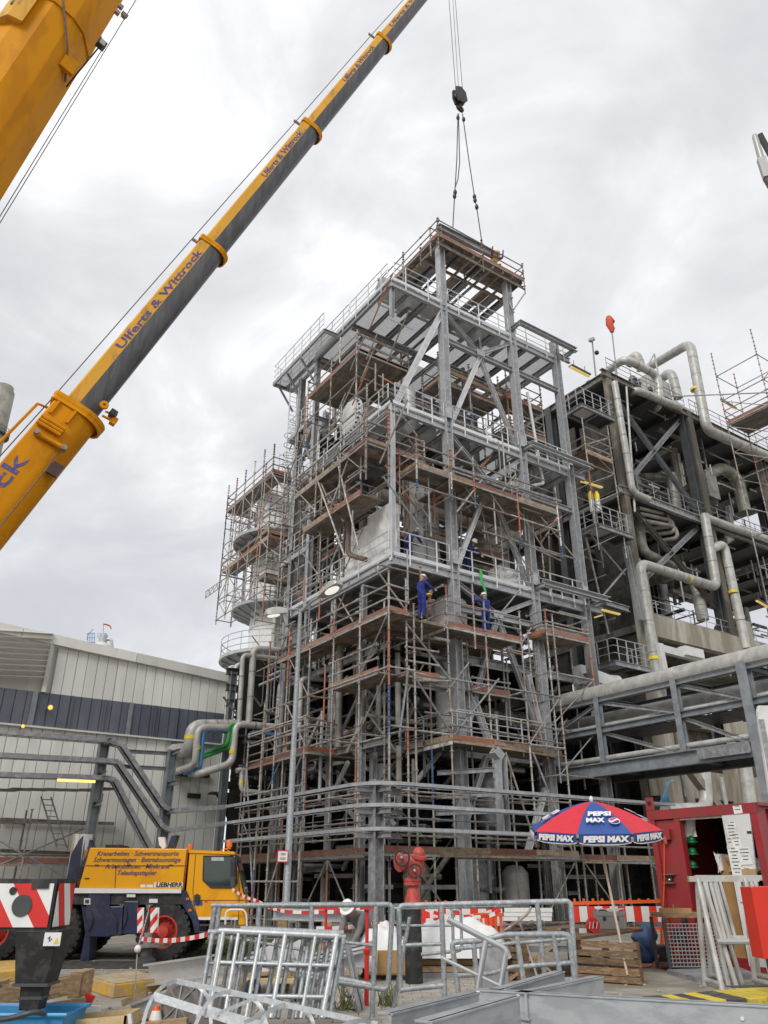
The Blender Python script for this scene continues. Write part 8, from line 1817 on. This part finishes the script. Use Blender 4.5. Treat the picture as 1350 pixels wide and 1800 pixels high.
# profile beams lying left
def lying(label, a, b, w_, h_, m, kind='ib', name='steel_profile'):
    t = thing(name, label, 'steel profile', (a + b) / 2); bar(t, 'profile', a, b, w_, h_, m, kind); return t
lying('bright grey steel beam lying across the ground behind the leaning frames', at(262, 1713, 14.6), at(372, 1698, 14.2), .34, .32, 'zinc_shiny')
lying('grey steel channel lying at an angle behind the cage hoop', at(232, 1784, 11.8), at(345, 1740, 11.9), .06, .26, 'galv', 'ch')
for k, (x0, y0, x1, y1, Y_, w_, lb) in enumerate(((216, 1763, 258, 1748, 12.4, .13, 'short brown timber offcut lying left of the cone'), (236, 1790, 300, 1772, 11.7, .12, 'timber offcut lying right behind the wire rod'), (285, 1768, 330, 1752, 12.0, .14, 'timber offcut beside the round reel'), (240, 1806, 330, 1796, 10.9, .14, 'flat timber at the bottom edge beside the cone'))): lying(lb, at(x0, y0, Y_), at(x1, y1, Y_), w_, .08, 'wood', 'box', 'timber')
# steel parts behind
for k, (x0, y0, x1, y1, Y_, lb) in enumerate(((420, 1700, 520, 1690, 14.5, 'galvanised steel parts stacked behind the leaning frames, the left bundle'), (540, 1700, 640, 1678, 15.2, 'long galvanised steel beam behind the kneeling worker'), (480, 1602, 600, 1606, 19.0, 'bundle of grey profiles stacked behind the kneeling worker'))):
    a = at(x0, y0, Y_); b = at(x1, y1, Y_); t = thing('steel_stack', lb, 'steel stack', (a + b) / 2)
    for i in range(3): bar(t, 'profile', a + V((.06 * i, .25 * i, -.05 + .06 * i)), b + V((.08 * i, .25 * i, -.05 + .06 * i)), .2, .22, ('galv', 'galv_bright', 'galv')[i], 'ch')
    for s in (.15, .8): q = a.lerp(b, s); bar(t, 'timber_support', V((q.x, q.y, 0)), V((q.x, q.y, max(.05, q.z - .15))), .2, .2, 'wood')
for i in range(6):
    a = at(458 + i * 12, 1690 - (i % 3) * 8, 14.0 + .1 * i); t = thing('steel_bracket', 'small galvanised bracket plate ' + ('leaning upright on the far left of the pile', 'second from the left in the pile', 'lying flat mid pile', 'with a pointed top in the pile', 'tilted right in the pile', 'at the right end of the pile')[i] + ' behind the frames', 'bracket', a)
    mb = MB(); mb.prism([a + V((-.1, 0, -.2)), a + V((.15, 0, -.2)), a + V((.1 * (i % 2), 0, .2)), a + V((-.06, 0, .12))], (.02, .04, 0)); mb.build('plate', 'galv_bright', t); slab(t, 'flange', a + V((0, -.03, -.18)), (.3, .02, 0), (0, .12, 0), Z * .02, 'galv')
# white sheet heap
def heap(label, c, rx, ry, h, seed, m='white_soft'):
    rr = random.Random(seed); ph = [rr.uniform(0, 6) for _ in range(6)]; mb = MB()
    def fn(s, t):
        x = (s - .5) * 2; y = (t - .5) * 2; r = max(abs(x), abs(y)); e_ = max(0, 1 - r ** 4)
        k = .5 + .25 * math.sin(3 * x + ph[0]) + .15 * math.sin(7 * y + 4 * x + ph[1]) + .10 * math.sin(13 * x - 5 * y + ph[2])
        return c + V((x * rx * (1 + .08 * math.sin(5 * y + ph[3])), y * ry, max(.005, h * e_ * (.55 + .6 * k * .7))))
    mb.grid(fn, 40, 24); return tag(mb.build('sheet_heap', m), label, 'plastic sheet')
heap('large white plastic sheet heaped over boxes right of the hydrant post', V((at(800, 1700, 16.8).x, 16.9, .35)), 1.05, .7, .72, 3)
heap('white plastic sheet heap left of the black hydrant post', V((at(672, 1700, 16.4).x, 16.6, .2)), .55, .5, .78, 8)
bx_ = thing('wooden_box', 'open ochre plywood box under the white sheets behind the barrier', 'box', at(690, 1712, 16)); a = at(668, 1710, 15.95); slab(bx_, 'front_panel', a + V((.2, 0, .17)), (.5, 0, 0), (0, .03, 0), Z * .36, 'ply'); slab(bx_, 'side_panel', a + V((.46, .25, .17)), (.03, 0, 0), (0, .5, 0), Z * .36, 'ply'); slab(bx_, 'base_board', a + V((.2, .25, -.02)), (.5, 0, 0), (0, .5, 0), Z * .03, 'wood')
a = V((at(800, 1700, 16.6).x, 16.6, .0)); t = thing('timber_stack', 'stack of grey timbers under the large white sheet', 'timber', a)
for i in range(5): slab(t, 'timber', a + V((-.2 + .1 * (i % 2), -.15 + .1 * (i % 3), .07 + .1 * (i // 2))), (2.0, .06 * i - .1, 0), (0, .16, 0), Z * .09, random.choice(('wood', 'wood_dark', 'galv_dull')))
ib = thing('upright_beam', 'short grey steel beam standing upright behind the shiny tube handle', 'steel beam', at(870, 1735, 14.6)); q = at(870, 1740, 14.6); q.z = 0; bar(ib, 'beam', q, V((q.x, q.y, at(870, 1665, 14.6).z)), .42, .3, 'galv_dull', 'ib', V((0, 1, 0)))
fl = thing('work_light', 'small grey box floodlight standing behind the left railing', 'work light', at(705, 1612, 16.5)); slab(fl, 'housing', at(704, 1606, 16.5), (.26, 0, 0), (0, .14, 0), Z * .34, 'steel_blue'); slab(fl, 'face', at(704, 1606, 16.4), (.2, 0, 0), (0, .02, 0), Z * .24, 'glass'); q = at(704, 1606, 16.55); bar(fl, 'stand', V((q.x, q.y, 0)), q - Z * .15, .03, .03, 'steel_dark', 'cyl8')
# ---- big grey beams at the very front
ZB = .62
def plate(label, pts_top, drop, m='beam_grey', thick=.03, fl=.14):
    """channel on its side: web facing the camera below the top edge line"""
    a, b = pts_top; t = thing('steel_channel', label, 'steel channel', V(((a.x + b.x) / 2, (a.y + b.y) / 2, a.z - drop))); d = (b - a); n = V((-d.y, d.x, 0)).normalized()
    if n.y > 0: n = -n
    mb = MB(); mb.prism([a, b, b - Z * drop, a - Z * drop], -n * thick); mb.build('web', m, t, bevel=.004)
    for dz in (0, -drop + .018): mb = MB(); q0 = a + Z * dz; q1 = b + Z * dz; mb.prism([q0 + n * .012, q1 + n * .012, q1 - n * fl, q0 - n * fl], -Z * .018 if dz == 0 else -Z * .018); mb.build('flange', m, t, bevel=.003)
    return t, n
t, n = plate('long grey steel channel across the lower right corner, the biggest one', (P(836, 1739, z=ZB), P(1420, 1772, z=ZB)), .36)
for (x, y) in ((925, 1762), (1260, 1766), (1305, 1790), (1005, 1755)): MB().lathe(P(x, y, z=ZB - .11) + n * .012, n, [(.001, .012), (.016, .012), (.016, -.02)], 10).build('bolt', 'white', t)
t, n = plate('shorter grey steel channel at the front crossing left of the long one', (P(688, 1781, z=ZB + .05), P(842, 1744, z=ZB + .05)), .26)
for s in (.86, .98): MB().lathe(P(688, 1781, z=ZB + .03).lerp(P(842, 1744, z=ZB + .03), s) + n * .012, n, [(.001, .012), (.014, .012), (.014, -.02)], 10).build('bolt', 'white', t)
t, n = plate('nearest short grey channel with white bolts at the bottom edge', (P(757, 1795, z=ZB + .10), P(913, 1750, z=ZB + .10)), .24)
for s in (.88, .97): MB().lathe(P(757, 1795, z=ZB + .07).lerp(P(913, 1750, z=ZB + .07), s) + n * .012, n, [(.001, .012), (.014, .012), (.014, -.02)], 10).build('bolt', 'white', t)
plate('grey channel end rising behind the long channel, the left one', (P(880, 1740, z=ZB), P(992, 1707, z=ZB)), .22)
plate('grey channel end rising behind the long channel, the right one', (P(925, 1745, z=ZB), P(1060, 1716, z=ZB)), .24)
sb = thing('timber_support', 'stout timber block carrying the grey channels at the front', 'timber', P(1000, 1800, z=0)); 
for x in (800, 1020, 1240): c = P(x, 1765, z=ZB); slab(sb, 'timber', V((c.x, c.y - .12, .12)), (.16, 0, 0), (0, .5, 0), Z * .24, 'wood_dark')
# ---- lower left corner
pl = thing('pallet', 'weathered pallet tipped up behind the black outrigger leg', 'pallet', P(60, 1760, z=0))
for (x0, y0, x1, y1, Y_, h_) in ((-30, 1735, 152, 1708, 12.2, .09), (-30, 1748, 156, 1722, 12.0, .20), (-30, 1786, 150, 1758, 11.8, .17)): bar(pl, 'board', at(x0, y0 + 8, Y_), at(x1, y1 + 8, Y_), .05, h_, 'wood')
for (x, y) in ((143, 1716), (60, 1728), (-10, 1735)): slab(pl, 'block', at(x, y + 12, 12.2), (.15, 0, 0), (0, .5, 0), Z * .3, 'wood')
rst = thing('red_strap', 'red steel bar showing between the tipped pallet boards', 'bar', at(60, 1760, 12)); bar(rst, 'bar', at(18, 1765, 12.1), at(138, 1742, 12.1), .04, .06, 'red'); bar(rst, 'hook', at(150, 1768, 11.9), at(160, 1748, 11.9), .06, .12, 'red')
tb = thing('blue_tub', 'bright blue plastic tub at the bottom left corner', 'tub', at(50, 1800, 10.4)); z0_ = .22
mb = MB(); c = V((at(30, 1790, 10.2).x, 10.3, 0)); z1_ = at(80, 1775, 10.3).z
def rect(k, z): return [c + V((sx * .62 * k, sy * .36 * k, z)) for sx, sy in ((-1, -1), (1, -1), (1, 1), (-1, 1))]
i0 = mb.add(rect(.9, 0)); i1 = mb.add(rect(1, z1_)); i2 = mb.add(rect(.96, z1_)); i3 = mb.add(rect(.86, .04)); mb.face((i0 + 3, i0 + 2, i0 + 1, i0)); mb.face((i3, i3 + 1, i3 + 2, i3 + 3))
for a, b in ((i0, i1), (i1, i2), (i2, i3)):
    for k in range(4): mb.face((a + k, a + (k + 1) % 4, b + (k + 1) % 4, b + k))
mb.build('body', 'blue_tub', tb, bevel=.01); rm_ = MB(); rm_.tube([c + V((sx * .64, sy * .38, z1_)) for sx, sy in ((-1, -1), (1, -1), (1, 1), (-1, 1))], .022, 6, closed=True); rm_.build('rim', 'blue_tub', tb)
for k, (x0, x1, y, lb) in enumerate(((108, 136, 1766, 'white foam sheet standing behind the pale crate, the left one'), (136, 177, 1767, 'white foam sheet standing behind the pale crate, the right one'))): a = at(x0, y, 11.0); b = at(x1, y + 2, 11.0); mb = MB(); mb.prism([a, b, b - Z * .3, a - Z * .3], (0, .05, 0)); tag(mb.build('foam_sheet', 'white'), lb, 'foam sheet')
cr = thing('wooden_crate', 'pale open wooden crate at the bottom left beside the blue tub', 'crate', at(165, 1800, 10.4)); a = at(106, 1795, 10.4); b = at(222, 1785, 10.4); bk0 = at(178, 1770, 11.0)
for (p, q) in ((a, b), (b, b + V((.0, .55, .0))), (a, a + V((0, .55, 0))), (a + V((0, .55, 0)), b + V((0, .55, 0)))): mb = MB(); q_ = q; d = (q - p); mb.prism([p, q, V((q.x, q.y, 0.02)), V((p.x, p.y, 0.02))], V((-d.y, d.x, 0)).normalized() * .022); mb.build('side_board', 'wood_pale', cr)
bar(cr, 'hinge', at(228, 1782, 10.4), at(230, 1800, 10.4), .05, .04, 'galv_bright')
hb = thing('dark_hose', 'dark hose lying over the blue tub in the bottom corner', 'hose', at(30, 1785, 10)); MB().tube(bend([at(-40, 1798, 9.8), at(20, 1790, 9.7), at(60, 1778, 9.7), at(78, 1782, 9.9)], .2), .028, 8).build('hose', 'steel_dark', hb)
# ================================================================== PEOPLE
BASE = dict(pelvis=(0, 0, .95), spine=(0, .0, 1.14), chest=(0, 0, 1.36), neck=(0, .01, 1.52), head=(0, .03, 1.655),
            shL=(-.185, 0, 1.43), elL=(-.25, -.02, 1.14), wrL=(-.25, .08, .90), shR=(.185, 0, 1.43), elR=(.25, -.02, 1.14), wrR=(.25, .08, .90),
            hipL=(-.10, 0, .90), knL=(-.115, .03, .50), anL=(-.12, -.01, .09), toL=(-.135, .16, .04), hipR=(.10, 0, .90), knR=(.115, .03, .50), anR=(.12, -.01, .09), toR=(.135, .16, .04))
RADS = dict(pelvis=.155, spine=.145, chest=.165, neck=.062, shL=.085, elL=.06, wrL=.042, hipL=.105, knL=.078, anL=.06, toL=.048)
EDG = [('pelvis', 'spine'), ('spine', 'chest'), ('chest', 'neck'), ('chest', 'shL'), ('shL', 'elL'), ('elL', 'wrL'), ('chest', 'shR'), ('shR', 'elR'), ('elR', 'wrR'), ('pelvis', 'hipL'), ('hipL', 'knL'), ('knL', 'anL'), ('anL', 'toL'), ('pelvis', 'hipR'), ('hipR', 'knR'), ('knR', 'anR'), ('anR', 'toR')]
def person(label, pos, face, suit, helmet, pose=None, gaze=None, gloves='skin', scale=1.0, vest=None, curl=.5):
    J = dict(BASE); J.update(pose or {})
    f = V((face.x, face.y, 0)).normalized(); r = V((f.y, -f.x, 0)); pos = V(pos)
    L = lambda q: pos + (r * q[0] + f * q[1] + Z * q[2]) * scale
    names = list(J); me = bpy.data.meshes.new('tmp'); pts = [L(J[n]) - pos for n in names if n != 'head']; nn = [n for n in names if n != 'head']
    me.from_pydata(pts, [(nn.index(a), nn.index(b)) for a, b in EDG], []); o = bpy.data.objects.new('tmp', me); COL.objects.link(o)
    o.modifiers.new('skin', 'SKIN'); o.modifiers.new('sub', 'SUBSURF').levels = 2
    sv = me.skin_vertices[0].data
    for i, n in enumerate(nn):
        q = RADS.get(n) or RADS[n[:-1] + 'L']; sv[i].radius = (q * scale, q * scale * (.78 if n in ('chest', 'spine', 'pelvis') else 1)); sv[i].use_root = (n == 'pelvis')
    dg = bpy.context.evaluated_depsgraph_get(); ev_ = o.evaluated_get(dg); m2 = ev_.to_mesh()
    t = thing('person', label, 'person', pos)
    mb = MB(); mb.use(suit); base = mb.add([v.co + pos for v in m2.vertices])
    ank = [(L(J[k]), .11 * scale) for k in ('anL', 'toL', 'anR', 'toR')]
    for p in m2.polygons:
        c = p.center + pos; mb.use('boots' if any((c - a).length < q for a, q in ank) else suit); mb.face([base + i for i in p.vertices], True)
    ev_.to_mesh_clear(); bpy.data.objects.remove(o); bpy.data.meshes.remove(me)
    # head with face
    hc = L(J['head']); nk = L(J['neck']); upv = (hc - nk).normalized(); g = V(gaze).normalized() if gaze else f; g = (g - upv * g.dot(upv)).normalized(); sd = g.cross(upv)
    mb.use('skin'); s = scale
    mb.tube([nk - upv * .05, hc - upv * .02], [.058 * s, .05 * s], 10)
    mb.ball(hc, .076 * s, .098 * s, .118 * s, 16, 12, sd, g, upv); mb.ball(hc + g * .095 * s - upv * .02 * s, .014 * s, .022 * s, .024 * s, 8, 6, sd, g, upv)
    for k in (-1, 1): mb.ball(hc + sd * (.077 * s * k) - upv * .01 * s, .012 * s, .022 * s, .032 * s, 8, 6, sd, g, upv)
    mb.use('jacket_red'); mb.obox(hc + g * .088 * s - upv * .062 * s, sd * .045 * s, g * .012 * s, upv * .010 * s)
    for k in (-1, 1): mb.use('white'); mb.ball(hc + sd * .03 * k * s + g * .083 * s + upv * .012 * s, .014 * s, .010 * s, .010 * s, 8, 6, sd, g, upv); mb.use('black'); mb.ball(hc + sd * .03 * k * s + g * .091 * s + upv * .012 * s, .006 * s, .005 * s, .006 * s, 6, 5, sd, g, upv)
    # hands: palm, four bent fingers of unequal length, thumb from the side of the palm
    for sx in 'LR':
        w = L(J['wr' + sx]); e = L(J['el' + sx]); d = (w - e).normalized(); a = d.cross(g if abs(d.dot(g)) < .9 else upv).normalized(); b = a.cross(d)
        mb.use(gloves); mb.tube([w - d * .03 * s, w + d * .03 * s, w + d * .085 * s], [.034 * s, .042 * s, .036 * s], 8)
        for k, fl in enumerate((.062, .075, .07, .055)):
            o_ = w + d * .075 * s + a * ((k - 1.5) * .019 * s); p1 = o_ + (d * fl * .55 + b * .012) * s; p2 = p1 + (d * (1 - curl) + b * curl).normalized() * fl * .45 * s
            mb.tube([o_, p1, p2], [.0095 * s, .009 * s, .0075 * s], 6)
        k = 1 if sx == 'L' else -1
        o_ = w + d * .02 * s + a * (.034 * s * k); mb.tube([o_, o_ + (d * .03 + a * .025 * k) * s, o_ + (d * .06 + a * .028 * k + b * .01) * s], [.012 * s, .0105 * s, .009 * s], 6)
    body = mb.build('body', None, t, ang=60)
    if helmet:
        hm = MB(); c = hc + upv * .045 * s; prof = [(.118, -.01), (.116, .03), (.100, .075), (.065, .105), (.001, .118)]
        hm.lathe(c, upv, [(q * s, h * s) for q, h in prof], 18, sd); hm.lathe(c + g * .03 * s, upv, [(.001, -.014 * s), (.150 * s, -.012 * s), (.148 * s, -.004 * s), (.11 * s, .004 * s)], 18, sd); hm.build('helmet', helmet, t)
    if vest:
        vm = MB(); ch = L(J['chest']); sp = L(J['spine']); ax_ = (ch - sp).normalized(); x_ = (L(J['shR']) - L(J['shL'])).normalized(); y_ = ax_.cross(x_)
        vm.lathe(sp, ax_, [(.165 * s, -.04), (.175 * s, .1), (.19 * s, .22), (.13 * s, .30)], 18, x_); vm.build('vest', vest, t)
    return t
stand = lambda **k: k
pz1 = P(742, 1089, z=10.27); 
decking(s_low, (-.25, -1.25), (1.56, -1.25), (0, 1.7), 10.22, toe=False, rails=False)
person('worker in blue coverall reaching right at the left end of the lower scaffold deck', V((pz1.x, pz1.y, 10.26)), EU, 'coverall', 'helmet_white', dict(elR=(.22, .25, 1.26), wrR=(.16, .50, 1.22), elL=(-.22, .2, 1.24), wrL=(-.12, .48, 1.2), toL=(-.13, .10, .04), anL=(-.12, -.08, .09), head=(0, .07, 1.65)), gloves='glove')
person('worker in bright blue coverall seen from behind pulling down the green sling', W(3.98, -.80, 10.36), EV, 'coverall', 'helmet_white', dict(elL=(-.34, .18, 1.45), wrL=(-.30, .30, 1.72), elR=(.30, .16, 1.2), wrR=(.2, .36, 1.25), knR=(.14, .05, .5)), scale=1.02)
p3 = W(4.2, .30, ZL + .05)
person('worker in dark blue leaning over the railing and holding the green sling top', p3, -EV, 'coverall_dark', 'helmet_white', dict(spine=(0, .06, 1.12), chest=(0, .20, 1.30), neck=(0, .32, 1.42), head=(0, .40, 1.52), shL=(-.18, .22, 1.36), shR=(.18, .22, 1.36), elL=(-.28, .38, 1.12), wrL=(-.26, .56, .88), elR=(.24, .42, 1.12), wrR=(.1, .55, 1.15)), gaze=-EV - Z * .5, gloves='glove')
person('worker in dark blue bent over tools behind the corner railing of the lower floor', W(1.12, .45, ZL + .05), EU, 'coverall_dark', 'helmet_white', dict(pelvis=(0, -.08, .92), hipL=(-.1, -.08, .88), hipR=(.1, -.08, .88), spine=(0, .04, 1.10), chest=(0, .18, 1.29), neck=(0, .30, 1.41), head=(0, .39, 1.51), shL=(-.18, .2, 1.34), shR=(.18, .2, 1.34), elL=(-.22, .34, 1.06), wrL=(-.12, .54, .98), elR=(.22, .36, 1.06), wrR=(.12, .56, 1.0)), gaze=EU - Z * .6, scale=1.04, gloves='glove')
person('half hidden worker with a yellow helmet in a brown jacket behind the front column', W(1.95, .2, 10.26), -EU - EV * .4, 'pipe_brown', 'helmet_yellow', dict(elL=(-.22, .25, 1.26), wrL=(-.12, .45, 1.25)))
person('worker in dark red and yellow vest crouching on the top scaffold under the lifted beam', W(6.9, .1, 31.3), -EV, 'jacket_red', 'helmet_yellow', dict(pelvis=(0, -.1, .42), hipL=(-.1, -.1, .40), hipR=(.1, -.1, .40), knL=(-.2, .28, .5), knR=(.2, .28, .48), spine=(0, .0, .62), chest=(0, .12, .84), neck=(0, .2, .98), head=(0, .26, 1.10), shL=(-.18, .12, .90), shR=(.18, .12, .90), elL=(-.34, .3, .95), wrL=(-.3, .4, 1.2), elR=(.36, .3, .8), wrR=(.4, .4, 1.05)), vest='yellow_tag', scale=1.1)
pg = P(598, 1722, z=0); pg = V((pg.x, pg.y, 0))
person('worker in a grey jacket and white helmet bending over steel parts behind the railings', pg + V((.36, 0.2, 0)), V((-.5, -.85, 0)), 'jacket_grey', 'helmet_white', dict(pelvis=(0, -.22, .78), hipL=(-.1, -.22, .74), hipR=(.1, -.22, .74), knL=(-.13, .12, .46), knR=(.13, .1, .46), spine=(0, -.02, .92), chest=(0, .2, 1.02), neck=(0, .34, 1.10), head=(0, .44, 1.18), shL=(-.18, .22, 1.05), shR=(.18, .22, 1.05), elL=(-.2, .38, .78), wrL=(-.12, .5, .58), elR=(.2, .38, .78), wrR=(.12, .52, .6)), gaze=V((-.4, -.8, -.5)), gloves='kerb_yellow')
sl_ = thing('lifting_sling', 'bright green lifting sling stretched between the upper and lower workers', 'sling', W(4.0, -.3, 11)); a = P(843, 1000, v=-.12); b = P(858, 1066, v=-.55)
for k in range(8):
    p = a.lerp(b, k / 8); q = a.lerp(b, (k + 1) / 8); wv = .05 * math.sin(k * 1.7); bar(sl_, 'strap', p + EU * wv, q + EU * .05 * math.sin((k + 1) * 1.7), .11, .02, 'sling_green', 'box', EV)
MB().tube([b, P(853, 1085, v=-.7), P(857, 1090, v=-.7)], .03, 6).build('strap_end', 'sling_green', sl_)
